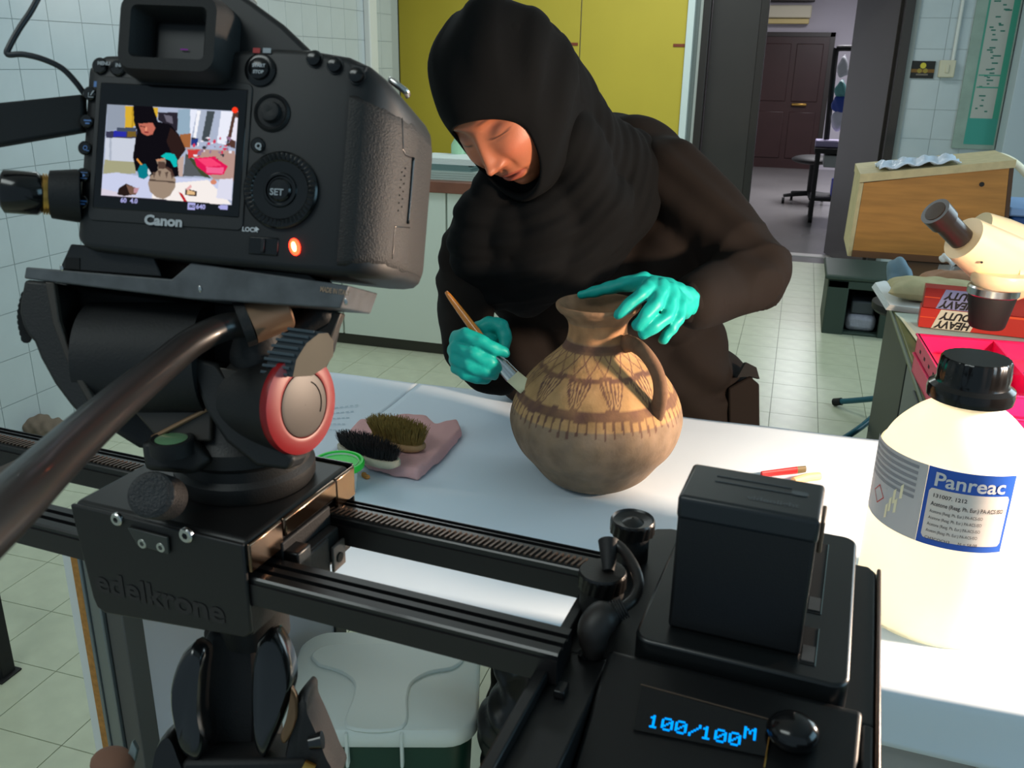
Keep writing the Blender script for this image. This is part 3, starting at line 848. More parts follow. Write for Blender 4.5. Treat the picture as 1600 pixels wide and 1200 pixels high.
m_blue = mat('label_blue', (38, 84, 178), .4); m_lw = mat('label_paper', (214, 206, 200), .45); m_lg = mat('label_grey', (186, 184, 186), .45); m_ink = mat('label_ink', (60, 54, 56), .6)
lb = patch('label', a0, a1, z0_, z1_, m_blue, bt, BR_ + .0006)
patch('white_panel', a0 + .05, a1 - .04, z0_ + .0075, z1_ - .024, m_lw, lb, BR_ + .0009, .004)
patch('label', a0 - 1.15, a0 - .004, z0_, z1_ + .0, m_lg, bt, BR_ + .0006)
zl = z1_ - .004; aw = lambda x, z: None


def ltext(s_, size, a, z, m, bold=0, sx=1):
    M0 = None
    text('lettering', s_, size, m, lb, None, bold=bold, sx=sx, warp=lambda p: list(lab_pt(a + p[0] / BR_, z + p[1], BR_ + .0013)))


ltext('Panreac', .0225, a0 + .085, z1_ - .0205, M_['print_w'], .0004, 1.0)
ltext('131007. 1212', .0062, a0 + .10, z1_ - .034, m_ink, .0001)
ltext('Acetone (Reag. Ph. Eur.) PA ACS ISO', .0068, a0 + .10, z1_ - .044, m_ink, .0001, .70)
for k, s_ in enumerate(('Acetona (Reag. Ph. Eur.) PA-ACS-ISO', 'Acetone (Reag. Ph. Eur.) PA-ACS-ISO', 'Acetona (Reag. Ph. Eur.) PA-ACS-ISO', 'Aceton (Reag. Ph. Eur.) PA-ACS-ISO')):
    ltext(s_, .0052, a0 + .10, z1_ - .0525 - .0078 * k, m_ink, 0, .66)
ltext('CH3COCH3      M = 58,08', .0052, a0 + .10, z1_ - .0525 - .0325, m_ink, 0, .9)
m_gl = mat('grey_print', (138, 138, 144), .5)
for k in range(6):
    patch('print_line', a0 - 1.05, a0 - .12, z1_ - .008 - .0072 * k, z1_ - .0042 - .0072 * k, m_gl, lb, BR_ + .0009)
q = MB(); ah, zh, rh = a0 - .72, z0_ + .030, .012
for s_ in range(4):
    p = [(ah + rh * math.cos(math.pi / 2 * s_ + k * math.pi / 2) / BR_ * f, zh + rh * math.sin(math.pi / 2 * s_ + k * math.pi / 2) * f) for k, f in ((0, 1), (1, 1), (1, .85), (0, .85))]
    q.add([lab_pt(a, z, BR_ + .001) for a, z in p], [(0, 1, 2, 3)])
obj('hazard_diamond', q, mat('hazard_red', (200, 70, 60), .5), lb, False)
q = MB()
for (da, dz) in ((-.45, .028), (-.40, .04), (-.36, .03), (-.30, .05), (-.5, .018)):
    q.loft([[lab_pt(a0 + da - .02, z0_ + dz + s_ * .016 - .01, BR_ + .001), lab_pt(a0 + da + .02, z0_ + dz + s_ * .018 - .008, BR_ + .001)] for s_ in range(2)], cap=False, closed=False)
obj('label_tear', q, mat('tear_cream', (236, 226, 190), .5), lb, False)

# ------------------------------------------------------------ brushes on the pink cloth, tub, pen
m_pink = mat('pink_cloth', (206, 160, 160), .9, bump=.5, bscale=120)
c = [onz(u, v, TZ) for u, v in ((585, 738), (655, 752), (722, 690), (665, 650), (560, 668))]
out = [onz(u, v, TZ) for u, v in ((575, 735), (620, 748), (652, 753), (668, 742), (700, 712), (722, 685), (716, 668), (700, 672), (684, 678), (668, 664), (640, 660), (560, 670), (530, 700))]
q = MB()
for k, (zz, s_) in enumerate(((.002, 1.0), (.0095, .985), (.017, .955))):
    cc = sum(out) / len(out); ring = [cc + (p - cc) * s_ for p in out]; ring = [np.array([p[0], p[1], TZ + zz]) for p in ring]
    q.slab(ring, (0, 0, .006 if k < 2 else .004))
v_, f_ = remesh(q, .0035, 2, lambda v, n_: .0008 * np.sin(v[:, 0] * 160 + v[:, 1] * 60))
pc_ = obj('folded_cloth', MB().add(v_, f_), m_pink, None, True, angle=180); tag(pc_, 'folded pink cloth under the two scrubbing brushes', 'cloth')


def scrub(name, a, b, w_, hgt, rgbw, rgbb, lab, nb, blen, thick, lean):
    """oval wooden brush lying on its back with bristles up; a,b ends on the cloth"""
    a = np.array(a); b = np.array(b); d = nrm(b - a); s_ = np.array([-d[1], d[0], 0]); L = np.linalg.norm(b - a); c_ = (a + b) / 2
    t_ = thing(name, lab, 'brush', tuple(c_))
    ring = []
    for k in range(36):
        an = 2 * math.pi * k / 36; ring.append((L / 2 * math.copysign(abs(math.cos(an)) ** .8, math.cos(an)), w_ / 2 * math.copysign(abs(math.sin(an)) ** .75, math.sin(an))))
    q = MB(); rr_ = []
    for z, sc_ in ((0, .9), (.004, 1.0), (hgt - .003, 1.0), (hgt, .96)): rr_.append([c_ + d * x * sc_ + s_ * y * sc_ + np.array([0, 0, z]) for x, y in ring])
    q.loft(rr_); obj('handle', q, mat(name + '_wood', rgbw, .6, var=.2, vscale=50), t_, True, angle=50)
    q = MB(); rg = np.random.RandomState(len(lab))
    for k in range(nb):
        an = rg.uniform(0, 2 * math.pi); rr2 = math.sqrt(rg.uniform(0, 1)) * .92
        x, y = L / 2 * rr2 * math.cos(an), w_ / 2 * rr2 * math.sin(an)
        p = c_ + d * x + s_ * y + np.array([0, 0, hgt - .001]); ln = blen * rg.uniform(.75, 1.1)
        tip = p + nrm(np.array([0, 0, 1]) + lean * d * (rr2) * math.cos(an) + s_ * rg.uniform(-.25, .25) + d * rg.uniform(-.25, .25) + s_ * .3 * rr2 * math.sin(an)) * ln
        e1 = np.array([thick, 0, 0]); e2 = np.array([-thick * .5, thick * .87, 0]); e3 = -e1 - e2
        q.add([p + e1, p + e2, p + e3, tip + e1 * .5, tip + e2 * .5, tip + e3 * .5], [(0, 1, 4, 3), (1, 2, 5, 4), (2, 0, 3, 5), (3, 4, 5)])
    br = obj('bristles', q, mat(name + '_bristle', rgbb, .75, var=.4, vscale=90), t_, False); br['kind'] = 'stuff'
    return t_


zb3 = TZ + .0235
A1 = onz(545, 702, zb3); B1 = onz(615, 742, zb3)
scrub('scrubbing_brush', onz(532, 700, zb3), onz(622, 733, zb3), .042, .013, (172, 166, 146), (22, 22, 24), 'oval wooden scrubbing brush with short black bristles, nearer of the two', 2600, .021, .0005, .5)
scrub('scrubbing_brush', onz(582, 684, zb3), onz(662, 706, zb3), .044, .012, (160, 126, 88), (142, 118, 58), 'scrubbing brush with shaggy olive-tan bristles, farther of the two', 3200, .030, .00065, .35)

gp = onz(531, 768, TZ)
q = MB(TR(gp[0], gp[1], TZ + .001)); q.lathe([(.0001, 0), (.024, 0), (.026, .003), (.0305, .05), (.030, .05), (.0255, .004), (.0001, .003)], 40, cap=False)
tb_ = thing('plastic_tub', 'small clear plastic tub with a bright green rim beside the slider carriage', 'tub', (gp[0], gp[1], TZ + .001))
obj('cup', q, mat('clear_plastic', (226, 232, 226), .2, alpha=.55), tb_)
obj('lid', MB(TR(gp[0], gp[1], TZ + .051)).lathe([(.0001, -.003), (.033, -.003), (.034, .001), (.0375, .001), (.0392, -.002), (.0388, -.008), (.0315, -.009)], 48, cap=False), mat('bright_green_plastic', (30, 205, 62), .35), tb_)
p = onz(573, 745, TZ + .004); q = MB().ell(p, (.006, .004, .004), 10).ell(p + [-.006, .003, .001], (.005, .004, .005), 8)
tag(obj('clay_crumb', q, mat('ochre_crumb', (190, 134, 70), .9, bump=.5), None), 'small ochre crumb of clay beside the green-rimmed tub', 'crumb')

pn0, pn1 = onz(1190, 741, TZ + .006), onz(1258, 733, TZ + .006)
pen = thing('knife', 'red-handled craft knife lying on the cloth behind the black battery', 'knife', tuple(pn0))
d = nrm(pn1 - pn0)
obj('handle', MB().tube([pn0, pn0 + (pn1 - pn0) * .80], [.0055, .0065], 10, flat=(1, .6)), mat('red_plastic', (206, 30, 32), .35), pen)
obj('end_cap', MB().tube([pn0 + (pn1 - pn0) * .8, pn1], [.0066, .006], 10, flat=(1, .6)), mat('olive_cap', (96, 82, 50), .4), pen)
pw = onz(1262, 748, TZ + .006)
q = MB().tube(smooth_path([onz(1240, 752, TZ + .006), onz(1260, 746, TZ + .008), onz(1280, 744, TZ + .006)], 4), .0065, 10)
tag(obj('wooden_peg', q, mat('pale_wood', (230, 184, 130), .6), None), 'pale wooden peg lying beside the red-handled knife', 'peg')
bp_ = onz(1601, 838, TZ + .008)
for k in range(2):
    q = MB().box(bp_[0] - .012, bp_[0] + .05, bp_[1] + .02 + .03 * k, bp_[1] + .045 + .03 * k, TZ + .003, TZ + .02)
    tag(obj('sponge_block', q, mat('buff_sponge%d' % k, (214, 176, 146) if k else (206, 150, 126), .9, bump=.6, bscale=300), None, bevel=.004), ('buff' if k else 'pinkish') + ' sponge block right of the solvent bottle, ' + ('farther one' if k else 'nearer one'), 'sponge')

# ------------------------------------------------------------ cool box under the table
a_ = math.radians(18); ea, eb = np.array([math.cos(a_), math.sin(a_), 0]), np.array([-math.sin(a_), math.cos(a_), 0])
cc = ea * (-.205) + eb * 1.4125
Mc = Matrix.Translation((cc[0], cc[1], 0)) @ Matrix.Rotation(a_, 4, 'Z')
cool = thing('cool_box', 'dark green cool box with a grey-white lid standing under the table', 'cool box', Mc)
hw, hd, zl = .180, .1475, .40
q = MB(Mc); rr_ = [[(x, y, z) for x, y in rrect(-hw * s_, hw * s_, -hd * s_, hd * s_, .05)] for z, s_ in ((.005, .82), (.02, .86), (zl - .035, .94))]
obj('body', q.loft(rr_), mat('bottle_green_plastic', (24, 62, 50), .4), cool, True, angle=50)
q = MB(Mc); rr_ = [[(x, y, z) for x, y in rrect(-hw * s_, hw * s_, -hd * s_, hd * s_, .055)] for z, s_ in ((zl - .034, .985), (zl - .03, 1.0), (zl - .008, .995), (zl, .96))]
m_lid = mat('grey_white_plastic', (218, 226, 222), .5)
ld = obj('lid', q.loft(rr_), m_lid, cool, True, angle=50)
hl = [(-.13, .03), (-.15, .06), (-.13, .09), (-.06, .10), (.06, .10), (.13, .09), (.15, .06), (.13, .025), (.085, .01), (.055, -.02), (.05, -.06), (.048, -.14), (-.048, -.14), (-.05, -.06), (-.055, -.02), (-.085, .01)]
hp = smooth_path([(x, y, 0) for x, y in hl] + [(hl[0][0], hl[0][1], 0)], 5)[:-1]
obj('raised_handle', MB(Mc).prism([(p[0], p[1]) for p in hp], zl - .002, zl + .006), m_lid, ld, True, bevel=.004, angle=50)
q = MB(Mc); q.box(-.052, -.046, -hd - .004, -hd + .02, zl - .075, zl - .002).box(.044, .050, -hd - .004, -hd + .02, zl - .075, zl - .002)
obj('handle_bracket', q, m_lid, ld, True, bevel=.002)
obj('label', MB(Mc).box(-.012, .028, -hd * .93 - .003, -hd * .90, .12, .30), M_['white'], cool, False)

# black bag beside the cool box
q = MB(); 
for (u, v, d_, r) in ((745, 1062, 1.50, .03), (757, 1085, 1.50, .03), (760, 1110, 1.5, .045), (748, 1135, 1.5, .05), (735, 1150, 1.52, .05)):
    q.ell(at(u, v, d_) + [.035, .07, -.02], (r * .9, r * 1.2, r * 1.2), 14)
bp2 = at(745, 1110, 1.5); q.ell((bp2[0] + .045, bp2[1] + .07, .14), (.05, .07, .14), 18)
pb2 = at(740, 1145, 1.5) + [.04, .08, -.02]; q.chain([(pb2, .05), ((bp2[0] + .045, bp2[1] + .08, .20), .06), ((bp2[0] + .045, bp2[1] + .08, .07), .065)], 18)
v_, f_ = remesh(q, .008, 2, lambda v, n_: .004 * np.sin(v[:, 2] * 120 + v[:, 0] * 90))
v_[:, 2] = np.maximum(v_[:, 2], .0035)
tag(obj('bin_bag', MB().add(v_, f_), mat('black_film', (18, 18, 18), .35), None), 'crumpled black plastic bag behind the right corner of the cool box', 'bag')
# ============================================================ SIDE BENCH ON THE RIGHT
BX0, BY0, BY1, BZ = 0.300, 1.625, 2.86, 0.88
m_bg = mat('dark_green_vinyl', (72, 84, 48), .4, var=.45, vscale=14, rgb2=(112, 112, 56))
m_side = mat('grey_bench_side', (104, 110, 112), .45, .2)
bn = thing('workbench', 'long side bench with a dark green top and grey steel drawer side', 'bench', (.9, (BY0 + BY1) / 2, 0))
obj('top', MB().box(BX0, 1.6, BY0, BY1, BZ - .03, BZ), m_bg, bn, bevel=.003)
obj('edge_strip', MB().box(BX0 - .003, BX0, BY0, BY1, BZ - .016, BZ - .006), m_alu, bn, False)
obj('side_panel', MB().box(BX0 + .03, BX0 + .05, BY0 + .02, BY0 + .75, .02, BZ - .03), m_side, bn, False)
for k in range(3):
    d = obj('drawer', MB().box(BX0 + .022, BX0 + .03, BY0 + .06, BY0 + .55, .12 + .23 * k, .33 + .23 * k), m_side, bn, bevel=.003)
    obj('knob', MB().cyl((BX0 + .022, BY0 + .3, .23 + .23 * k), (BX0 + .005, BY0 + .3, .23 + .23 * k), .011, n=14), M_['steel'], d)
obj('back_panel', MB().box(BX0 + .111, 1.58, BY1 - .06, BY1 - .04, .02, BZ - .03), mat('bench_dark', (40, 44, 40), .6), bn, False)
for y in (BY1 - .1, BY0 + .8):
    obj('leg', MB().box(BX0 + .08, BX0 + .11, y, y + .03, 0, BZ - .03), mat('bench_leg%.1f' % y, (30, 34, 32), .5), bn, bevel=.003)

z0 = BZ + .0005


def sheet(name, pts, z, th, m, lab, cat='paper'):
    q = MB().slab([np.array([*onz(u, v, z)[:2], z]) for u, v in pts], (0, 0, th)); return tag(obj(name, q, m, None, False), lab, cat)


m_pap = mat('white_paper', (222, 226, 226), .7)
q = MB()
for k in range(5):
    o_ = .004 * k
    q.slab([np.array([*onz(u, v, z0)[:2], z0 + .0035 * k]) + [o_ * .4, -o_ * .5, 0] for u, v in ((1362, 449), (1376, 446), (1500, 462), (1500, 500), (1384, 484))], (0, 0, .003))
tag(obj('paper_stack', q, m_pap, None, False), 'stack of white papers overhanging the far left corner of the side bench', 'paper')
sheet('paper_sheet', ((1398, 489), (1640, 506), (1640, 600), (1510, 600), (1446, 545)), z0, .0015, mat('pale_green_paper', (190, 204, 190), .7), 'large pale green-grey sheet under the boxes and pink trays')
sheet('paper_sheet', ((1404, 494), (1411, 498), (1440, 532), (1442, 540), (1434, 536)), z0 + .0018, .001, mat('cream_paper', (216, 216, 186), .7), 'cream strip of paper along the green bench edge under the trays')


def cushion(name, c, r, rgb, lab, cat, rz, seam=True, flat=1.0):
    q = MB(); n = 48; V = []; F = []
    R_ = Matrix.Rotation(rz, 3, 'Z')
    for i in range(25):
        for j in range(n + 1):
            a, b_ = i / 24 * 2 - 1, j / n * 2 - 1
            h = (max(0, 1 - a ** 4) * max(0, 1 - b_ ** 4)) ** .5 * r[2] * (1 + .05 * math.sin(7 * b_ + 3 * a) + .04 * math.sin(13 * b_ - 6 * a))
            V.append((b_ * r[0] * (1 - .07 * (1 - a * a)), a * r[1] * (1 - .07 * (1 - b_ * b_)), h))
    N = len(V); V2 = V + [(x, y, -z * .75) for x, y, z in V]
    for i in range(24):
        for j in range(n):
            k = i * (n + 1) + j; F.append((k, k + 1, k + n + 2, k + n + 1)); F.append((N + k, N + k + n + 1, N + k + n + 2, N + k + 1))
    V2 = [tuple(np.array(R_ @ Vector(p)) + np.array(c)) for p in V2]
    q.add(V2, F); return tag(obj(name, q, mat(name + '_' + str(rgb[0]), rgb, .65, var=.15, vscale=30, bump=.3, bscale=40, bdist=.004), None, True, angle=180), lab, cat)


pc = onz(1468, 474, z0 + .02)
cushion('sand_bag', (pc[0] + .0, pc[1] + .03, BZ + .047), (.135, .075, .032), (188, 178, 136), 'beige cloth sandbag with a pale green end lying on the white papers', 'bag', -.05)
c = onz(1385 + 12, 447, z0 + .05)
pc = onz(1500, 438, z0 + .03)
cushion('sand_bag', (pc[0], BY1 - .11, BZ + .055), (.13, .045, .032), (168, 122, 92), 'brown cloth bag behind the beige sandbag on the side bench', 'bag', .02)

# clear film and white tissue
q = MB(); p = at(1480, 405, 2.55); q.ell(p, (.02, .012, .010), 12); q.ell(p + [.018, 0, -.008], (.016, .01, .009), 10); q.ell(p + [-.012, 0, .007], (.01, .01, .008), 10)
p[2] = p[2]
v_, f_ = remesh(q, .003, 1, lambda v, n_: .003 * np.sin(v[:, 0] * 300 + v[:, 2] * 260))
fb = thing('clear_bag', 'clear plastic bag with a crumpled white neck standing on the sandbags', 'bag', (p[0], p[1], BZ + .08))
obj('neck', MB().add(v_, f_), m_pap, fb, True, angle=180)
bl = [at(1468, 412, 2.55), at(1530, 420, 2.55), at(1532, 458, 2.5), at(1462, 462, 2.5)]
rows = []
for j in range(13):
    t = j / 12; a = bl[0] * (1 - t) + bl[3] * t; b_ = bl[1] * (1 - t) + bl[2] * t
    rows.append([a * (1 - s_ / 20) + b_ * (s_ / 20) + FF * .012 * math.sin(s_ * .9 + t * 4) for s_ in range(21)])
fo = obj('film', MB().loft(rows, cap=False, closed=False), mat('clear_film', (220, 224, 222), .2, alpha=.28), fb, True, angle=180)

# two foil boxes stacked
bA, bB = onz(1434, 511, z0 + .003), onz(1600, 529, z0 + .003)
d = nrm(bB - bA); ang = math.atan2(d[1], d[0])
m_red = mat('carton_red', (196, 42, 30), .4); m_crm = mat('carton_cream', (216, 208, 186), .45); m_lav = mat('carton_lavender', (140, 142, 184), .45); m_bk = mat('carton_ink', (22, 20, 22), .5); m_org = mat('carton_orange', (240, 88, 40), .4)
hB = (ony(1441, 481, bA[1])[2] - bA[2]) * 1.0
for k, (mm, lab, dx) in enumerate(((m_crm, 'lower of two long red foil cartons lettered HEAVY DUTY upside down, cream panel', 0), (m_lav, 'upper of two long red foil cartons lettered HEAVY DUTY upside down, lavender panel', .003))):
    T = Matrix.Translation((bA[0] + dx, bA[1], bA[2] + .001 + k * (hB + .001))) @ Matrix.Rotation(ang, 4, 'Z')
    bxo = thing('foil_carton', lab, 'box', T, 'foil cartons on the side bench')
    L = .36
    obj('carton', MB(T).box(0, L, 0, .055, 0, hB), m_red if k == 0 else mat('carton_dark_red', (160, 34, 30), .4), bxo, bevel=.001)
    q = MB(T).add([(.030, -.0006, .0005), (.120, -.0006, .0005), (.135, -.0006, hB - .0005), (.046, -.0006, hB - .0005)], [(0, 1, 2, 3)])
    obj('panel', q, mm, bxo, False)
    q = MB(T).add([(.0005, -.0005, hB * .52), (.036, -.0005, hB * .52), (.036, -.0005, hB * .56), (.0005, -.0005, hB * .56)], [(0, 1, 2, 3)])
    obj('print_line', q, m_org, bxo, False)
    def TT(x, z): return T @ Matrix.Translation((x, -.0012, z)) @ Matrix.Rotation(math.pi / 2, 4, 'X') @ Matrix.Rotation(math.pi, 4, 'Z')
    text('lettering', 'HEAVY', hB * .52, m_bk, bxo, TT(.120, hB * .42), bold=.0011, sx=.95, shear=.35)
    text('lettering', 'DUTY', hB * .52, m_bk, bxo, TT(.118, hB * .86), bold=.0011, sx=.95, shear=.35)
    text('lettering', '75 SQ FT', hB * .34, M_['print_w'], bxo, TT(.178, hB * .58), bold=.0003, shear=.2)
    obj('print_line', MB(T).add([(.14, -.0006, hB - .006), (L, -.0006, hB - .006), (L, -.0006, hB - .001), (.14, -.0006, hB - .001)], [(0, 1, 2, 3)]), m_org, bxo, False)

# pink trays: two, one in the other
m_pk = mat('hot_pink_plastic', (244, 30, 104), .35, bump=.05)
th = .085
tBL = onz(1434, 523, z0 + th); tFL = onz(1497, 628, z0 + th)
dy = nrm(tFL - tBL); dx_ = np.array([-dy[1], dy[0], 0]); dx_ = dx_ if dx_[0] > 0 else -dx_
Lt = .36; Wt = .30


def trayf(base, zz, lab, mark):
    T = frame((base[0], base[1], zz), dx_, -dy, (0, 0, 1)); t_ = thing('tray', lab, 'tray', T, 'stacked pink trays')
    h = .042; w_ = .0035
    q = MB(T); q.box(0, Wt, -Lt, 0, 0, w_); q.box(0, w_, -Lt, 0, 0, h); q.box(Wt - w_, Wt, -Lt, 0, 0, h); q.box(0, Wt, -w_, 0, 0, h); q.box(0, Wt, -Lt, -Lt + w_, 0, h)
    obj('shell', q, m_pk, t_, False)
    q = MB(T); q.box(-.004, w_, -Lt - .004, .004, h - .004, h); q.box(Wt - w_, Wt + .004, -Lt - .004, .004, h - .004, h); q.box(w_, Wt - w_, -w_, .004, h - .004, h); q.box(w_, Wt - w_, -Lt - .004, -Lt + w_, h - .004, h)
    obj('rim', q, m_pk, t_, bevel=.001)
    obj('divider', MB(T).box(Wt * .5 - .002, Wt * .5 + .002, -Lt + w_, -w_, w_, h - .002), m_pk, t_, False)
    obj('divider', MB(T).box(w_, Wt - w_, -Lt * .5 - .002, -Lt * .5 + .002, w_, h * .6), m_pk, t_, False)
    if mark:
        for k in range(5): obj('slot', MB(T).box(-.0006, .0, -.05 - .05 * k - .012, -.05 - .05 * k, h * .35, h * .5), M_['blackm'], t_, False)
    return T


trayf(tBL, z0 + .003, 'lower of the two stacked hot pink plastic trays on the side bench', False)
Tt = trayf(tBL, z0 + .003 + .0425, 'upper of the two stacked hot pink plastic trays, compartments open to view', True)
q = MB(Tt); q.box(.06, .11, -.16, -.06, .0045, .03)
tag(obj('sample_bag', q, mat('pinkish_bag', (206, 120, 136), .3, alpha=.8, bump=.5), None, bevel=.004), 'clear sample bag lying in the upper pink tray', 'bag')
q = MB(Tt); q.box(Wt * .5 + .02, Wt * .5 + .09, -.17, -.13, .0045, .016)
tag(obj('scraper', q, mat('dark_scraper', (52, 44, 62), .5), None, bevel=.003), 'dark flat scraper in the right half of the upper pink tray', 'tool')

# ------------------------------------------------------------ stereo microscope
DM_ = 1.75
mc = at(1547, 480, DM_)
m_ivory = mat('ivory_enamel', (236, 214, 172), .35)
mic = thing('microscope', 'ivory stereo microscope with black eyepieces and black lens cone over the bench', 'microscope', (mc[0] + .22, mc[1] + .05, BZ))
up = np.array([0, 0, 1.0]); sx_ = DM_ / FPX
zm = lambda v: at(1547, v, DM_)[2]
q = MB(TR(mc[0], mc[1], 0)); q.lathe([(.001, zm(514)), (.030, zm(514)), (.033, zm(510)), (.043, zm(462)), (.043, zm(458)), (.001, zm(458))], 48)
obj('lens_cone', q, M_['rubber'], mic, True, angle=50)
q = MB(TR(mc[0], mc[1], 0)); n = 96; rr_ = []
for r, z in ((.0435, zm(459)), (.046, zm(457)), (.046, zm(446)), (.043, zm(443))): rr_.append([((r + (.0007 if k % 2 else 0)) * math.cos(2 * math.pi * k / n), (r + (.0007 if k % 2 else 0)) * math.sin(2 * math.pi * k / n), z) for k in range(n)])
obj('focus_ring', q.loft(rr_), M_['steel'], mic, True, angle=30)
q = MB(TR(mc[0] + .012, mc[1], 0)); q.lathe([(.001, zm(444)), (.048, zm(444)), (.055, zm(438)), (.058, zm(424)), (.056, zm(420)), (.001, zm(420))], 48)
obj('collar', q, m_ivory, mic, True, angle=40)
obj('screw', MB().cyl(at(1562, 441, DM_ - .055), at(1562, 441, DM_ - .02), .008, n=16), mat('tan_knob', (196, 160, 120), .4), mic)
# binocular head: block rising to the upper left
e0, e1 = at(1500, 372, DM_ - .02), at(1462, 335, DM_ - .05)
axis = nrm(at(1470, 335, DM_ - .04) - at(1568, 418, DM_ + .02))
b0, b1 = at(1575, 420, DM_ + .02), at(1512, 372, DM_ - .015)
q = MB(); q.tube([at(1590, 425, DM_ + .03), at(1556, 405, DM_), at(1505, 372, DM_ - .03)], [.062, .056, .043], 32, flat=(1.0, 1.0))
obj('head_housing', q, m_ivory, mic, True, angle=40)
q = MB(); q.tube([at(1600, 395, DM_ + .05), at(1560, 375, DM_ + .03), at(1528, 358, DM_ + .02)], [.05, .045, .036], 28)
obj('head_housing', q, m_ivory, mic, True, angle=40)
obj('screw', MB().cyl(at(1534, 410, DM_ - .062), at(1534, 410, DM_ - .05), .0022, n=12), M_['blackm'], mic)
q = MB(); q.tube([at(1502, 373, DM_ - .032), at(1475, 345, DM_ - .055)], [.0225, .0225], 32)
q.tube([at(1475, 345, DM_ - .055), at(1461, 330, DM_ - .068)], [.027, .028], 32)
ey = obj('eyepiece', q, mat('eyepiece_black', (34, 28, 26), .3), mic, True, angle=40)
pe = at(1461, 330, DM_ - .068); pa = nrm(pe - at(1475, 345, DM_ - .055))
obj('lens', MB().cyl(pe + pa * .0004, pe + pa * .001, .02, n=28), mat('coated_lens', (60, 42, 30), .05, coat=1), ey)
q = MB(); q.tube([at(1530, 352, DM_ + .03), at(1500, 325, DM_ + .01)], [.02, .02], 24); obj('eyepiece', q, M_['blackm'], mic, True, angle=40) if False else None
q = MB(); cx_ = mc[0] + .44; q.tube([(mc[0] + .03, mc[1] + .02, zm(425)), (cx_, mc[1] + .1, zm(425))], [.035, .035], 20); obj('arm', q, m_ivory, mic, True, angle=50)
obj('column', MB().cyl((cx_, mc[1] + .1, BZ + .02), (cx_, mc[1] + .1, zm(380)), .018, n=24), M_['steel'], mic)
obj('base', MB().box(cx_ - .10, cx_ + .12, mc[1] - .05, mc[1] + .2, BZ + .001, BZ + .025), m_ivory, mic, bevel=.006)

# ------------------------------------------------------------ low cabinet, plywood box, blue box
m_low = mat('dark_cabinet_paint', (40, 46, 44), .5)
YW = 3.36
lc_ = thing('low_cabinet', 'dark low cabinet beyond the side bench, carrying the plywood box', 'cabinet', (1.0, 3.5, 0))
zW = ony(1333, 401, YW)[2]
obj('body', MB().box(ony(1377, 540, 3.8)[0], 1.7, 3.05, 3.80, 0, zW - .025), m_low, lc_, bevel=.004)
obj('top', MB().box(.37, 1.72, 3.02, 3.82, zW - .0249, zW - .0005), mat('dark_wood_top', (62, 50, 40), .4), lc_, bevel=.003)
PB = [(1331, 398), (1563, 409), (1577, 262), (1350, 286)]
pts = [ony(u, v, YW) for u, v in PB]; pts[0][2] = pts[1][2] = zW + .001
m_ply = mat('plywood', (190, 132, 62), .55, var=.28, vscale=5, stretch=(1, 1, 9))
m_plye = mat('pale_wood_edge', (206, 190, 146), .6, var=.15, vscale=30)
wb_ = thing('plywood_box', 'orange plywood box with a sloping top standing on the low cabinet', 'box', tuple((pts[0] + pts[1]) / 2))
obj('front_panel', MB().slab(pts, (0, .02, 0)), m_ply, wb_, False)
pl = [ony(u, v, YW) for u, v in ((1331, 398), (1350, 286), (1344, 290), (1325, 396))]
q = MB(); q.slab([pts[0] + [-.014, .0, 0], pts[0] + [-.001, 0, 0], pts[3] + [-.001, 0, 0], pts[3] + [-.014, 0, 0]], (0, .36, 0)); obj('side_panel', q, m_plye, wb_, False)
q = MB(); q.slab([pts[1] + [.001, 0, 0], pts[1] + [.014, 0, 0], pts[2] + [.014, 0, 0], pts[2] + [.001, 0, 0]], (0, .36, 0)); obj('side_panel', q, mat('dark_edge', (80, 56, 38), .6), wb_, False)
q = MB(); q.slab([pts[3] + [-.016, -.006, .0015], pts[2] + [.016, -.006, .0015], pts[2] + [.016, -.006, .026], pts[3] + [-.016, -.006, .03]], (0, .38, 0)); obj('lid', q, m_plye, wb_, False)
q = MB(); q.slab([pts[0] + [0, -.012, .001], pts[1] + [0, -.012, .001], pts[1] + [0, -.012, .022], pts[0] + [0, -.012, .022]], (0, .011, 0)); obj('bottom_strip', q, mat('dark_strip', (110, 72, 44), .6), wb_, False)
hc = ony(1534, 288, YW); obj('hole', MB().cyl(hc + [0, -.0015, 0], hc + [0, .001, 0], .008, n=18), M_['blackm'], wb_)
# crumpled bluish plastic on the lid
q = MB(); n = 0; rows = []
for j in range(8):
    row = []
    for i in range(30):
        t = i / 29; u = 1372 + 130 * t; y = YW + .0 + .22 * j / 7
        b0 = pts[3] + (pts[2] - pts[3]) * ((u - 1350) / 227)
        row.append((b0[0], y, b0[2] + .034 + .012 * math.sin(i * .8 + j) * math.sin(j * 1.3 + .5) + .01 * (1 - abs(t - .4))))
    rows.append(row)
q.loft(rows, cap=False, closed=False)
o = obj('plastic_sheet', q, mat('bluish_film', (206, 222, 240), .3), None, True, angle=180); tag(o, 'crumpled bluish plastic sheet on the sloping lid of the plywood box', 'plastic'); sm = o.modifiers.new('s', 'SOLIDIFY'); sm.thickness = .003
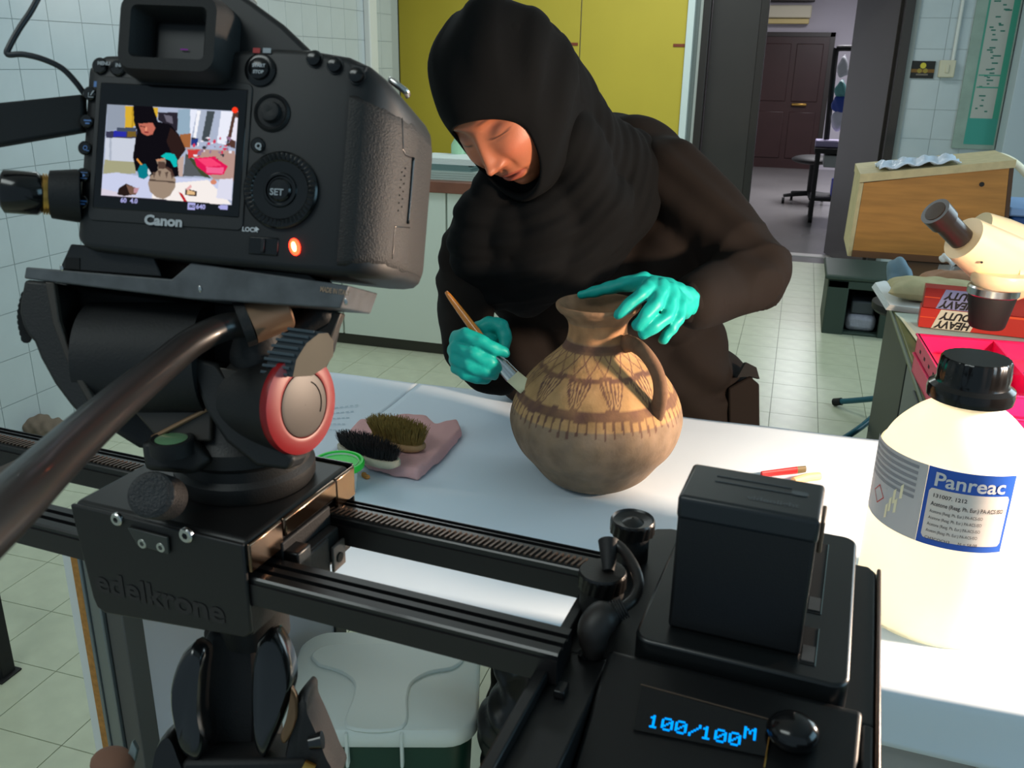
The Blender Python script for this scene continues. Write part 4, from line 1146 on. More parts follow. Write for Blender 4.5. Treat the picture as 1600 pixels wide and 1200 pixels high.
# cream flexible duct over the box
hp = [(1500, 262, 3.52), (1520, 248, 3.5), (1552, 243, 3.48), (1578, 250, 3.46), (1600, 268, 3.45), (1622, 300, 3.45), (1630, 360, 3.45)]
q = MB().tube(smooth_path([at(u, v, d_ + .03) for u, v, d_ in hp], 6), .0145, 14)
tag(obj('flexible_tube', q, mat('cream_tube', (240, 232, 204), .4), None, True, angle=180), 'cream flexible tube arching over the right end of the plywood box', 'tube')
c0, c1 = ony(1581, 338, YW + .1), ony(1640, 400, YW + .1)
bb = thing('storage_box', 'blue plastic box with pale blue lid right of the plywood box', 'box', (c0[0] + .1, YW + .25, zW))
obj('body', MB().box(c0[0], c0[0] + .3, YW + .1, YW + .4, zW + .001, c0[2]), mat('deep_blue_plastic', (30, 78, 140), .4), bb, bevel=.008)
obj('lid', MB().box(c0[0] - .012, c0[0] + .31, YW + .09, YW + .41, c0[2] + .0005, c0[2] + .03), mat('pale_blue_plastic', (132, 168, 214), .4), bb, bevel=.006)
# dangling cords between plywood box and blue box
for k, (u, rgb) in enumerate(((1571, (60, 44, 30)), (1576, (150, 136, 100)))):
    q = MB().tube(smooth_path([at(u + 3, 352, 3.5), at(u - 4, 372, 3.5), at(u - 1, 392, 3.5), at(u + 3, 408, 3.5)], 5), .006, 8)
    tag(obj('cord', q, mat('cord%d' % k, rgb, .7), None), ('dark' if k == 0 else 'tan') + ' cord hanging between the plywood box and the blue box', 'cord')
# blue-grey cloth bundle under the plywood box edge
q = MB(); p = onz(1402, 432, BZ); yb = 3.0
tag(obj('cloth_bundle', MB().add(*remesh(MB().ell(ony(1402, 424, 2.98) + [0, 0, 0], (.035, .04, .045), 18).ell(ony(1412, 433, 2.96), (.03, .03, .04), 16).box(*(lambda c_: (c_[0] - .03, c_[0] + .035, 2.93, 2.99, c_[2] - .1, c_[2]))(ony(1404, 430, 2.96))), .006, 2, lambda v, n_: .003 * np.sin(v[:, 0] * 150 + v[:, 2] * 80))), mat('blue_grey_cloth', (112, 136, 150), .8), None), 'blue-grey cloth bundle wedged between the side bench and the low cabinet', 'cloth')

# ------------------------------------------------------------ teal stool, plastic bin, black stand, brown sack
m_teal = mat('teal_tube_paint', (30, 92, 108), .35)
st = onz(1400, 650, .0); sc_ = np.array([st[0] + .10, st[1], 0])
stl = thing('stool', 'stool with teal tubular legs standing beside the side bench', 'stool', tuple(sc_))
legs = [[at(1384, 586, 3.85)], ]
fA, fB = onz(1306, 628, .022), onz(1288, 704, .022)
hub1 = np.array([.545, 4.05, .17]); 
for k, (foot, mid) in enumerate(((fA, .10), (fB, .07), (np.array([.92, 4.02, .022]), .09), (np.array([.95, 4.45, .022]), .09))):
    m1 = foot + (hub1 - foot) * .5; m1[2] = mid * .6 + .02
    l = obj('leg', MB().tube(smooth_path([foot, m1, hub1 * .85 + foot * .15 + [0, 0, -.02], hub1], 6), .0135, 12), m_teal, stl, True, angle=180)
    obj('rubber_foot', MB().tube([foot - nrm(m1 - foot) * .01, foot + nrm(m1 - foot) * .03], .018, 12), M_['rubber'], l)
obj('column', MB().cyl(hub1 - [0, 0, .03], hub1 + [0, 0, .35], .022, n=18), m_teal, stl)
obj('seat', MB(TR(hub1[0], hub1[1], hub1[2] + .35)).lathe([(.001, 0), (.15, 0), (.165, .015), (.165, .04), (.14, .055), (.001, .055)], 32), M_['blackm'], stl)
bc = ony(1166, 580, 2.9); r_ = .11
cxb = ony(1183, 520, 2.75)[0] - r_
tag(obj('plastic_bin', MB(TR(cxb, 2.75, 0)).lathe([(.001, 0), (.085, 0), (.09, .01), (.112, .50), (.116, .52), (.112, .53), (.105, .52), (.084, .02), (.001, .02)], 36, cap=False), mat('blue_grey_plastic', (112, 136, 138), .5), None, True, angle=50), 'blue-grey plastic bin behind the woman, showing right of her hip', 'bin')
pf = onz(6, 1055, 0)
bs = thing('metal_stand', 'black steel stand with square legs at the far left edge of the floor', 'stand', (pf[0] - .3, pf[1], 0))
for x in (pf[0], pf[0] - .7):
    for y in (pf[1], pf[1] + .45):
        if x == pf[0] and y > pf[1]: continue
        l = obj('leg', MB().box(x - .02, x + .02, y - .02, y + .02, .006, .30), M_['blackm'], bs, bevel=.002)
        obj('foot_plate', MB().box(x - .035, x + .03, y - .035, y + .03, .003, .009), M_['blackm'], l, bevel=.002)
obj('crossbar', MB().box(pf[0] - .70, pf[0], pf[1] - .015, pf[1] + .015, .26, .29).box(pf[0] - .715, pf[0] - .685, pf[1], pf[1] + .45, .26, .29), M_['blackm'], bs, bevel=.002)
q = MB(); p = onz(60, 680, 0.0)
for du, r_, h in ((-.06, .06, .06), (0, .07, .085), (.07, .06, .075), (.0, .08, .05)): q.ell((p[0] + du, p[1] + .02 * du, h * .5 + .003), (r_, .07, h * .5), 18)
v_, f_ = remesh(q, .008, 2, lambda v, n_: .005 * np.sin(v[:, 0] * 110 + v[:, 1] * 90) * np.sin(v[:, 2] * 120))
v_[:, 2] = np.maximum(v_[:, 2], .0035)
tag(obj('sack', MB().add(v_, f_), mat('brown_sacking', (112, 98, 84), .9, bump=.4, bscale=200), None), 'crumpled brown sack on the floor at the foot of the tiled wall', 'sack')
# ============================================================ SLIDER RIG (frame S4)
ZR, ZT_ = 1.249, 1.27
m_rail = mat('rail_black', (18, 18, 19), .3, coat=.15)
m_railm = mat('rail_side', (24, 21, 21), .4)
m_rackt = mat('rack_tooth_lit', (92, 76, 66), .3, .7)  # warm light on the tooth edges put into the colour
sl = thing('camera_slider', 'black twin-rail camera slider with its carriage on the tripod', 'slider', S4 @ Matrix.Translation((-.31, .37, 1.19)))
XA, XB = -.75, -.100


def rail(name, y0, y1, zt, zb, grooves):
    prof = [(y0, zb), (y0, zt - .001), (y0 + .001, zt)]
    for g in grooves: prof += [(g - .0016, zt), (g - .0012, zt - .0022), (g + .0012, zt - .0022), (g + .0016, zt)]
    prof += [(y1 - .001, zt), (y1, zt - .001), (y1, zb)]
    q = MB(S4); q.loft([[(x, y, z) for y, z in prof] for x in (XA, XB)]); return obj(name, q, m_rail, sl, False)


rn = rail('near_rail', .325, .347, ZR, 1.2325, (.3325, .3395))
rf = rail('far_rail', .3965, .4195, ZR + .001, 1.2325, (.4125, .4165))
for r_, y in ((rn, .3245), (rf, .396)):
    obj('side_strip', MB(S4).box(XA, XB, y - .0004, y + .0006, 1.2335, ZR - .0035), m_railm, r_, False)
tooth = MB(S4).add([(0, .3975, ZR + .001), (.0013, .3975, ZR + .001), (.0035, .4065, ZR + .001), (.0022, .4065, ZR + .001), (0, .3975, ZR + .0028), (.0013, .3975, ZR + .0028), (.0035, .4065, ZR + .0028), (.0022, .4065, ZR + .0028)],
                   [(0, 3, 2, 1), (4, 5, 6, 7), (0, 1, 5, 4), (1, 2, 6, 5), (2, 3, 7, 6), (3, 0, 4, 7)])
base = np.array(wm(rf).inverted()); tv = np.array(tooth.V) @ base[:3, :3].T + base[:3, 3]
tme = bpy.data.meshes.new('rack_tooth'); tme.from_pydata(tv.tolist(), [], tooth.F); tme.update(); tme.materials.append(m_rackt)
x = -.70; k = 0
while x < -.102:
    o = link('rack_tooth', tme, rf); o.location = (x, 0, 0); x += .00335; k += 1
obj('rack_bed', MB(S4).box(-.70, -.1, .3972, .407, ZR + .0009, ZR + .0016), M_['blackm'], rf, False)

# carriage
cg = obj('carriage', MB(S4).box(-.380, -.2655, .3245, .424, ZR + .0045, ZT_), mat('carriage_black', (16, 15, 15), .42), sl, bevel=.0035, seg=3)
poly = [(-.379, ZT_ - .0005), (-.266, ZT_ - .0005), (-.266, 1.2175), (-.2705, 1.2135), (-.366, 1.2035), (-.3715, 1.206), (-.3735, 1.212), (-.3785, 1.262)]
q = MB(S4).slab([(x, .3215, z) for x, z in poly], (0, .0028, 0)); fp = obj('front_plate', q, mat('plate_black', (18, 16, 16), .5), cg, bevel=.001)
q = MB(S4).slab([(x, .4265, z) for x, z in poly], (0, .0028, 0)); obj('rear_plate', q, m_rail, cg, bevel=.001)
m_edge_lit = mat('lit_gloss_edge', (120, 96, 78), .18, 1.0)  # black gloss edges; the lamp's warm reflection is in the colour
obj('edge_cap', MB(S4).box(-.2658, -.2635, .3235, .352, 1.2525, ZT_ - .0008), m_edge_lit, cg, bevel=.0011)
obj('edge_cap', MB(S4).box(-.2658, -.2625, .3525, .404, 1.2585, ZT_ - .0002), m_edge_lit, cg, bevel=.0014)
obj('edge_cap', MB(S4).box(-.2658, -.2632, .4045, .4255, 1.250, ZT_ - .0006), m_edge_lit, cg, bevel=.0011)
obj('under_body', MB(S4).box(-.372, -.2675, .3248, .424, 1.2135, 1.2315).box(-.268, -.2535, .3475, .3795, 1.222, 1.2465).box(-.268, -.2625, .349, .396, 1.24, 1.257), M_['blackm'], cg, bevel=.001)
obj('roller_block', MB(S4).box(-.262, -.255, .356, .392, 1.228, 1.247), M_['blackm'], cg, bevel=.001)
obj('roller_block', MB(S4).box(-.264, -.2535, .3495, .362, 1.226, 1.252), M_['black'], cg, bevel=.001)
rb = obj('bearing_plate', MB(S4).box(-.2535, -.2515, .380, .3925, 1.224, 1.240), mat('grey_bearing_plate', (96, 88, 84), .4, .4), cg, bevel=.0006)
obj('bolt', MB(S4).cyl((-.2515, .386, 1.231), (-.2508, .386, 1.231), .003, n=16), M_['blackm'], rb)


def splane(u, v, y):                                       # pixel -> slider frame at plane y
    d = np.array(S4.inverted().to_3x3() @ Vector(ray(u, v))); c = np.array(S4.inverted() @ Vector(CAM)); return c + d * ((y - c[1]) / d[1])


def screw(u, v, r, parent, y=.3215):
    p = splane(u, v, y); q = MB(S4); n = 24
    rings = [[(p[0] + rr * math.cos(2 * math.pi * k / n), p[1] + yy, p[2] + rr * math.sin(2 * math.pi * k / n)) for k in range(n)] for rr, yy in ((r, .0), (r, -.0016), (r * .85, -.0022), (r * .5, -.0022))]
    hexr = [[(p[0] + r * .46 * math.cos(2 * math.pi * (k // 4) / 6), p[1] + yy, p[2] + r * .46 * math.sin(2 * math.pi * (k // 4) / 6)) for k in range(n)] for yy in (-.0022, -.0004)]
    q.loft(rings, cap=False); q.loft(rings[-1:] + hexr, cap=False); q.add(hexr[-1], [tuple(range(0, 24, 4))])
    s_ = obj('screw', q, M_['steel'], parent, True, angle=30)
    obj('hex_recess', MB(S4).cyl((p[0], p[1] - .0006, p[2]), (p[0], p[1] - .0004, p[2]), r * .48, n=6), M_['blackg'], parent, False)


for u, v, r in ((185, 810, .0037), (293, 835, .0042), (226, 847, .0031), (255, 853, .0031)): screw(u, v, r, fp)
pn = [splane(u, v, .3212) for u, v in ((202, 822), (265, 838), (267, 864), (218, 850))]
obj('badge_plate', MB(S4).slab(pn, (0, -.0018, 0)), mat('badge_dark', (46, 48, 46), .4), fp, bevel=.0005)
a, b = splane(150, 922, .3211), splane(350, 975, .3211)
th_ = math.atan2(b[2] - a[2], b[0] - a[0])
TM = S4 @ Matrix.Translation((a[0], .3211, a[2])) @ Matrix.Rotation(-th_, 4, 'Y') @ Matrix.Rotation(math.pi / 2, 4, 'X')
text('lettering', 'edelkrone', .0192, mat('debossed_black', (38, 35, 34), .75), fp, TM, bold=.0005, sx=1.12)
# adapter under the carriage
obj('tripod_adapter', MB(S4).cyl((-.305, .372, 1.175), (-.305, .372, 1.232), .021, n=36), M_['blackm'], sl)
obj('end_stop', MB(S4).box(-.5, -.484, .352, .40, 1.236, 1.247), mat('brown_grey_end', (70, 62, 56), .6), sl, bevel=.002)

# ------------------------------------------------------------ motor unit at the right end
m_mot = mat('motor_black', (13, 13, 14), .38)
mo = thing('slider_motor', 'black slider motor box with a battery plate and blue-lit counter display', 'motor', S4 @ Matrix.Translation((-.03, .36, 1.18)))
poly = [(-.108, .25), (.036, .25), (.036, .486), (.032, .492), (-.082, .492), (-.091, .488), (-.108, .395)]
q = MB(S4); q.loft([[(x, y, z) for x, y in [(-.108, .3515), (.036, .3515)] + poly[2:]] for z in (1.185, 1.2325)]); q.box(-.108, -.0825, .25, .352, 1.185, 1.2325).box(.0305, .036, .25, .352, 1.185, 1.2325).box(-.0825, .0305, .25, .352, 1.185, 1.196); obj('housing', q, m_mot, mo, bevel=.0015, seg=3)
obj('side_rim', MB(S4).box(.0362, .0385, .252, .49, 1.188, 1.2335), mat('brown_black_rim', (72, 52, 42), .3, .4), mo, bevel=.001)
obj('side_rib', MB(S4).box(-.110, -.104, .25, .392, 1.2327, 1.2395), m_mot, mo, bevel=.001)
pl_ = MB(S4).prism(rrect(-.072, .0235, .352, .493, .008), 1.2328, 1.2483); pp = obj('battery_plate', pl_, mat('plate_satin', (17, 19, 20), .3), mo, True, bevel=.0015, angle=40)
m_slot = mat('slot_black', (4, 4, 4), .8)
for y0, y1 in ((.405, .478), (.362, .392)):
    obj('slot', MB(S4).box(.0020, .0085, y0, y1, 1.2478, 1.2486), m_slot, pp, False)
    obj('slot_edge', MB(S4).box(.0085, .0089, y0, y1, 1.248, 1.2488), mat('slot_edge', (110, 130, 134), .3, .5), pp, False)
    obj('contact', MB(S4).box(.0025, .008, y0 + .002, y0 + .014, 1.2484, 1.2491), mat('contact_grey', (66, 66, 66), .5), pp, False)
# sloping display console in front
CZ0, CY0 = 1.2400, .3505
q = MB(S4); sec = [(CY0, 1.2328), (CY0, CZ0), (.345, CZ0 + .001), (.262, 1.2395 - .035), (.254, 1.2395 - .036), (.254, 1.2328 - .034)]
q.loft([[(x, y, z) for y, z in sec] for x in (-.082, .0300)]); con = obj('console', q, m_mot, mo, bevel=.002, seg=3)
n_ = np.array(S4 @ Vector((0, -(CZ0 + .001 - 1.2045), .083))); n_ = nrm([n_[0], n_[1], n_[2]])
pS = s_pt(0, .345, CZ0 + .001); e_x = np.array(S4 @ Vector((1, 0, 0))); e_y = nrm(np.cross(n_, e_x))


def cons(u, v): return onp(u, v, pS + n_ * .0008, n_)


sc4 = [cons(1003, 1072), cons(1205, 1128), cons(1197, 1182), cons(990, 1140)]
obj('display_glass', MB().slab([p + n_ * .0002 for p in sc4], -n_ * .001), mat('display_glass', (6, 6, 8), .12), con, False)
fa = [cons(1001, 1070), cons(1207, 1126)]
obj('display_frame', MB().tube([fa[0] + n_ * .0004, fa[1] + n_ * .0004], .00035, 6), mat('frame_edge', (90, 74, 62), .4, .5), con, False)
fa = [cons(1206, 1130), cons(1194, 1200)]
obj('display_frame', MB().tube([fa[0] + n_ * .0004, fa[1] + n_ * .0004], .0004, 6), M_['brass'], con, False)
GL = {'1': ['0100', '1100', '0100', '0100', '0100', '0100', '1110'], '0': ['01110', '10001', '10011', '10101', '11001', '10001', '01110'], '/': ['00001', '00001', '00010', '00100', '01000', '10000', '10000'], 'M': ['10001', '11011', '10101', '10101', '10001', '10001', '10001']}
q = MB(); tA, tB = cons(1014, 1137), cons(1166, 1170); hgt = np.linalg.norm(cons(1022, 1114) - tA); ex = nrm(tB - tA); ey_ = nrm(np.cross(n_, ex)); W = np.linalg.norm(tB - tA)
cw_ = W / (41.0); ch_ = hgt / 7.4; xx = 0
for c_ in '100/100M':
    g = GL[c_]; sy = 0
    if c_ == 'M': sy = 4.2
    for r in range(7):
        for cc_ in range(len(g[r])):
            if g[r][cc_] == '1':
                sq = .86 if c_ != 'M' else .8
                p = tA + ex * (xx + cc_) * cw_ + ey_ * ((6 - r) * sq + sy) * ch_ + n_ * .0006
                q.add([p, p + ex * cw_ * 1.02, p + ex * cw_ * 1.02 + ey_ * ch_ * sq, p + ey_ * ch_ * sq], [(0, 1, 2, 3)])
    xx += len(g[0]) + .9
obj('counter_digits', q, emis('display_blue', (0, 150, 255), 1.6), con, False)
kb = cons(1238, 1150)
obj('joystick', MB().ell(kb + n_ * .004, (.011, .010, .0075), 24), M_['blackg'], con, True, angle=180)
obj('reset_socket', MB(S4).cyl((-.094, .350, 1.2328), (-.094, .350, 1.2345), .0035, n=18), M_['blackg'], mo)
obj('slide_switch', MB(S4).box(-.0985, -.0935, .316, .324, 1.2328, 1.2368), M_['blackg'], mo, bevel=.0006)
obj('front_edge_bar', MB(S4).tube([(-.103, .262, 1.2305), (-.02, .250, 1.222)], .0035, 12), mat('satin_grey', (90, 100, 100), .35, .4), mo)


def knob(name, u, v, d, r, h, stem, parent, dish):
    p = at(u, v, d); n = 72; q = MB(TR(p[0], p[1], p[2])); rr_ = []
    for rad, z in ((r * .94, 0), (r * .99, -.0012)): rr_.append([(rad * math.cos(2 * math.pi * k / n), rad * math.sin(2 * math.pi * k / n), z) for k in range(n)])
    for rad, z in ((r, -.0025), (r, -h)): rr_.append([((rad - (.0005 if k % 4 < 2 else 0)) * math.cos(2 * math.pi * (k + z * 200) / n), (rad - (.0005 if k % 4 < 2 else 0)) * math.sin(2 * math.pi * (k + z * 200) / n), z) for k in range(n)])
    top = [[(rad * math.cos(2 * math.pi * k / n), rad * math.sin(2 * math.pi * k / n), z) for k in range(n)] for rad, z in (((.0006, .0003), (r * .25, -.0002), (r * .5, -.0022), (r * .86, -.0012)) if dish else ((.0006, 0), (r * .5, 0)))]
    q.loft(top + rr_, cap=False); o = obj(name, q, M_['black'], parent, True, angle=35)
    q = MB(TR(p[0], p[1], p[2])).cyl((0, 0, -h), (0, 0, 1.2328 - p[2]), stem, n=32); obj('stem', q, M_['blackm'], o)
    return p


knob('thumb_knob', 989, 810, .508, .0127, .0085, .0100, mo, True)
knob('thumb_knob', 942, 891, .452, .0122, .0090, .0112, mo, False)
pth = [(954, 846, .462), (972, 858, .458), (990, 885, .448), (998, 912, .440), (990, 935, .434), (972, 950, .431), (952, 962, .429)]
cb_ = obj('power_cable', MB().tube(smooth_path([at(*p) for p in pth], 6), .0028, 12), mat('cable_black', (26, 24, 23), .35), mo, True, angle=180)
obj('plug_collar', MB().tube([at(951, 893, .4515), at(951, 846, .462)], [.0028, .0055], 16), M_['blackm'], cb_)
q = MB().tube([at(975, 948, .431), at(958, 958, .430)], [.0042, .0048], 16); 
for k in range(5):
    t = k / 5; q.tube([at(976 - 18 * t, 948 + 9 * t, .431), at(976 - 18 * t - 2, 949 + 9 * t, .431)], .0056, 14)
obj('strain_relief', q, M_['rubber'], cb_, True, angle=40)
q = MB().tube(smooth_path([at(957, 957, .430), at(938, 968, .428), at(928, 985, .427), at(927, 1005, .428), at(928, 1022, .430)], 4), [.0058, .0068, .0078, .0082, .0082, .0082, .0082, .0082, .0080, .0078, .0074, .0070, .0068, .0062, .0058, .0055, .005][:17], 20)
obj('angled_plug', q, mat('plug_rubber', (32, 28, 26), .5), cb_, True, angle=60)

# battery
q = MB(S4).box(-.0587, .0017, .3662, .4036, 1.2486, 1.3175)
bat = thing('battery', 'tall black rectangular camcorder battery standing on the motor plate', 'battery', S4 @ Matrix.Translation((-.0285, .385, 1.2486)))
mb_ = mat('battery_black', (15, 16, 18), .42, bump=.08, bscale=1500)
obj('casing', q, mb_, bat, bevel=.0018, seg=3)
obj('end_cap', MB(S4).box(-.0592, .0022, .3655, .4042, 1.3062, 1.3182), mat('battery_cap', (30, 34, 37), .35), bat, bevel=.0022, seg=3)
obj('latch', MB(S4).box(.0021, .0042, .374, .392, 1.298, 1.3135), mat('tan_latch', (96, 76, 58), .4), bat, bevel=.0008)
TB = S4 @ Matrix.Translation((-.03, .374, 1.3184))
m_gp = mat('dim_grey_print', (70, 76, 80), .5)
text('lettering', 'videolight', .0058, m_gp, bat, TB, bold=.0001)
obj('print_frame', MB(S4).box(-.046, -.012, .3868, .3872, 1.3183, 1.3186).box(-.046, -.012, .3928, .3932, 1.3183, 1.3186), m_gp, bat, False)
obj('info_mark', MB(S4).prism(rrect(-.012, -.0045, .3865, .3905, .0018), 1.3183, 1.3186), m_gp, bat, False)

# ============================================================ DSLR (frame DF, metres; x right, y forward, z up)
DO = np.array([-0.29392, 0.38272, 1.45416])
DMX = np.array([[0.98734618, -0.15652312, -0.02545636], [0.15669057, 0.93822816, 0.30850606], [-0.02440446, -0.30859105, 0.95088169]])
DF = frame(DO, DMX[:, 0], DMX[:, 1], DMX[:, 2])
DFi = DF.inverted()


def dpix(u, v, y=0.0):
    d = DMX.T @ ray(u, v); c = DMX.T @ (CAM - DO); return c + d * ((y - c[1]) / d[1])


ds = thing('camera', 'black digital SLR camera showing the woman on its rear screen', 'camera', DF @ Matrix.Translation((.02, .03, -.053)))
m_body = mat('camera_body', (17, 18, 19), .48, bump=.15, bscale=2500, bdist=.0003)


def sect(x, y0, y1, z0, z1, r=.006, n=5):
    out = []
    for cy, cz, a in ((y1 - r, z1 - r, 0), (y0 + r, z1 - r, 90), (y0 + r, z0 + r, 180), (y1 - r, z0 + r, 270)):
        for i in range(n + 1):
            t = math.radians(a + 90 * i / n); out.append((x, cy + r * math.cos(t), cz + r * math.sin(t)))
    return out


mm = .001
st_ = [(-49, 9, 52, -38, 36, 5), (-48.4, 5, 56, -42, 39, 5), (-46.5, 2, 60, -45.5, 42.5, 4), (-43, .6, 62, -48, 45.5, 4), (-38, 0, 62, -49.5, 47.5, 4), (0, 0, 62, -51, 50, 4), (50, 0, 62, -52, 54.5, 4), (66, 0, 64, -52.5, 54.5, 4), (86, .3, 70, -53, 52.5, 5), (96, 1.5, 77, -53, 49, 6), (103, 6, 82, -52.5, 44.5, 7), (108.5, 14, 82, -51.5, 39, 8), (112, 24, 78, -49.5, 34, 9), (113.5, 34, 70, -47, 29, 9)]
q = MB(DF); q.loft([sect(x * mm, a * mm, b * mm, c * mm, d * mm, r * mm) for x, a, b, c, d, r in st_])
bd = obj('body', q, m_body, ds, True, angle=50); bodyV, bodyF = list(q.V), list(q.F)
q = MB(DF); g_ = [(88.5, -.5, 60, -48.5, 34, 3), (92, -1.0, 60, -48.5, 34, 4), (97, .9, 77, -48.5, 33.5, 6), (103.6, 5.3, 82.6, -48, 32.5, 7), (109.1, 13.4, 82.6, -47.5, 31, 8), (112.6, 23.5, 78.6, -46.5, 29, 8), (114.1, 34, 70.6, -45, 26, 8)]
gq = q.loft([sect(x * mm, a * mm, b * mm, c * mm, d * mm, r * mm) for x, a, b, c, d, r in g_])
gr_ = obj('grip', gq, M_['leather'], ds, True, angle=50)
from mathutils.bvhtree import BVHTree
gb = BVHTree.FromPolygons([Vector(v) for v in gq.V], gq.F)


def ghit(u, v):
    d = Vector(ray(u, v)).normalized(); h = gb.ray_cast(Vector(CAM), d)
    return (np.array(h[0]), np.array(h[1])) if h[0] is not None else (None, None)


def strip(pxs, r, m, name, parent, lift=.0001):
    P = []
    for a, b in zip(pxs, pxs[1:]):
        for k in range(8):
            t = k / 8; h, n__ = ghit(a[0] + (b[0] - a[0]) * t, a[1] + (b[1] - a[1]) * t)
            if h is not None: P.append(h)
    if len(P) > 2: obj(name, MB().tube(P, r, 6), m, parent, True, angle=180)


strip([(606, 168), (628, 178), (630, 236), (634, 243), (645, 247)], .00035, M_['blackg'], 'seam', gr_)
strip([(630, 180), (640, 172), (655, 176)], .0003, M_['blackg'], 'seam', gr_)
strip([(640, 356), (617, 354), (612, 412)], .00035, M_['blackg'], 'seam', gr_)
strip([(645, 246), (641, 300), (636, 357)], .0012, M_['blackg'], 'door_groove', gr_)
for k in range(12):
    u, v = 633 - (k % 2) * 5 - k * .55, 263 + k * 6
    h, n__ = ghit(u, v)
    if h is not None: obj('speaker_hole', MB().ell(h, .0005, 8), M_['blackg'], gr_, True)
# LCD
y_ = -.0006
lq = MB(DF).slab([(-.0385, .0005, .0335), (.0380, .0005, .0335), (.0380, .0005, -.0285), (-.0385, .0005, -.0285)], (0, -.0016, 0))
lcd = obj('screen', lq, mat('lcd_glass', (6, 7, 10), .10), ds, bevel=.0006)
LW, LH = 216, 144


def zl(x, y):
    u = (x - 228) / 943
    for _ in range(3):
        t = (y - (212 + 36 * u)) / (646 + 41 * u); u = (x - 228 + 41 * t) / 943
    return (u * LW, t * LH)


ra = Raster(LW, LH, (176, 186, 210))
def pg(pts, c): ra.poly([zl(*p) for p in pts], c)
pg([(228, 212), (365, 215), (360, 380), (222, 400)], (150, 160, 176))
pg([(360, 222), (598, 232), (596, 300), (360, 390)], (222, 178, 52)); pg([(410, 224), (420, 224), (420, 380), (408, 390)], (190, 150, 40))
pg([(598, 262), (742, 265), (738, 400), (600, 320)], (44, 40, 50)); pg([(640, 280), (700, 290), (706, 345), (660, 330)], (110, 106, 120))
pg([(742, 240), (830, 240), (830, 460), (740, 420)], (150, 176, 196)); pg([(830, 240), (880, 240), (840, 440), (828, 440)], (236, 240, 255)); pg([(880, 245), (905, 245), (870, 460), (850, 460)], (250, 250, 255))
pg([(905, 245), (1000, 250), (990, 470), (880, 470)], (176, 186, 206)); pg([(950, 250), (1005, 252), (960, 470), (910, 470)], (70, 78, 84)); pg([(1050, 250), (1150, 250), (1110, 500), (1020, 480)], (240, 242, 255))
pg([(1135, 250), (1175, 252), (1150, 520), (1085, 500)], (86, 58, 50)); pg([(1150, 290), (1172, 300), (1160, 470), (1120, 450)], (240, 236, 250))
pg([(222, 400), (460, 400), (450, 450), (220, 445)], (60, 60, 84)); pg([(280, 395), (372, 395), (368, 440), (276, 438)], (44, 48, 170)); pg([(300, 372), (440, 376), (440, 405), (300, 400)], (70, 80, 100)); pg([(380, 400), (440, 400), (440, 440), (376, 440)], (120, 96, 40))
pg([(218, 445), (450, 450), (430, 620), (212, 600)], (206, 212, 226)); pg([(246, 448), (262, 448), (262, 605), (246, 605)], (176, 184, 200)); pg([(212, 600), (440, 620), (440, 700), (200, 700)], (168, 166, 132))
pg([(198, 700), (300, 690), (480, 720), (960, 740), (1040, 760), (1120, 935), (187, 858)], (206, 212, 240)); pg([(560, 780), (960, 750), (1130, 930), (560, 905)], (252, 244, 240)); pg([(187, 800), (420, 860), (540, 890), (187, 858)], (220, 212, 226))
pg([(740, 600), (790, 570), (780, 722), (730, 722)], (196, 170, 160)); pg([(800, 560), (930, 722), (780, 722)], (88, 92, 96)); pg([(790, 550), (860, 600), (985, 740), (920, 724)], (66, 76, 50))
pg([(800, 520), (1150, 540), (1150, 760), (1000, 745), (860, 600)], (186, 150, 140)); pg([(812, 530), (900, 530), (900, 580), (820, 590)], (210, 60, 60)); pg([(758, 420), (838, 412), (832, 515), (752, 510)], (166, 104, 62)); pg([(838, 440), (890, 450), (880, 500), (836, 500)], (40, 60, 130))
for k in range(46): x, y = rng.randint(850, 1120), rng.randint(440, 600); ra.ell(*zl(x, y), rng.uniform(1, 4), rng.uniform(1, 3), [(240, 236, 246), (150, 120, 150), (60, 60, 70), (220, 60, 90), (180, 190, 220)][rng.randint(5)])
pg([(858, 590), (1000, 580), (1100, 650), (1070, 712), (960, 712), (880, 650)], (230, 24, 88)); pg([(880, 596), (980, 590), (1060, 645), (950, 655)], (255, 70, 120)); pg([(946, 655), (1072, 660), (1066, 706), (950, 700)], (250, 100, 150))
pg([(1040, 745), (1138, 740), (1130, 900), (1020, 880)], (226, 226, 244)); ra.ell(*zl(1000, 765), 5, 4, (220, 140, 110)); pg([(750, 835), (775, 845), (812, 905), (790, 905)], (190, 20, 30)); pg([(800, 810), (880, 830), (880, 866), (796, 858)], (60, 40, 36)); pg([(812, 818), (866, 834), (866, 856), (808, 850)], (230, 190, 140)); pg([(800, 815), (836, 780), (846, 800), (820, 825)], (236, 180, 180))
pg([(418, 214), (560, 224), (598, 330), (690, 350), (750, 420), (800, 530), (740, 610), (752, 722), (570, 730), (440, 680), (418, 580), (440, 440), (450, 410), (424, 330)], (16, 14, 20)); pg([(690, 370), (750, 430), (796, 530), (750, 600), (700, 560), (660, 470)], (46, 30, 28))
pg([(456, 346), (560, 338), (580, 376), (560, 420), (520, 432), (480, 410)], (196, 110, 92)); pg([(470, 360), (510, 365), (505, 372), (470, 368)], (80, 40, 40)); pg([(500, 400), (530, 404), (530, 412), (500, 408)], (140, 40, 50)); pg([(505, 370), (520, 372), (518, 396), (505, 398)], (236, 150, 120))
ra.line(*zl(446, 594), *zl(520, 680), 3, (226, 150, 70)); pg([(500, 660), (520, 650), (555, 700), (535, 715)], (220, 224, 230))
pg([(470, 640), (512, 630), (526, 660), (528, 720), (500, 740), (462, 728), (452, 680)], (10, 126, 140)); pg([(620, 575), (660, 552), (716, 560), (738, 600), (738, 650), (715, 656), (690, 610), (650, 594)], (16, 190, 186))
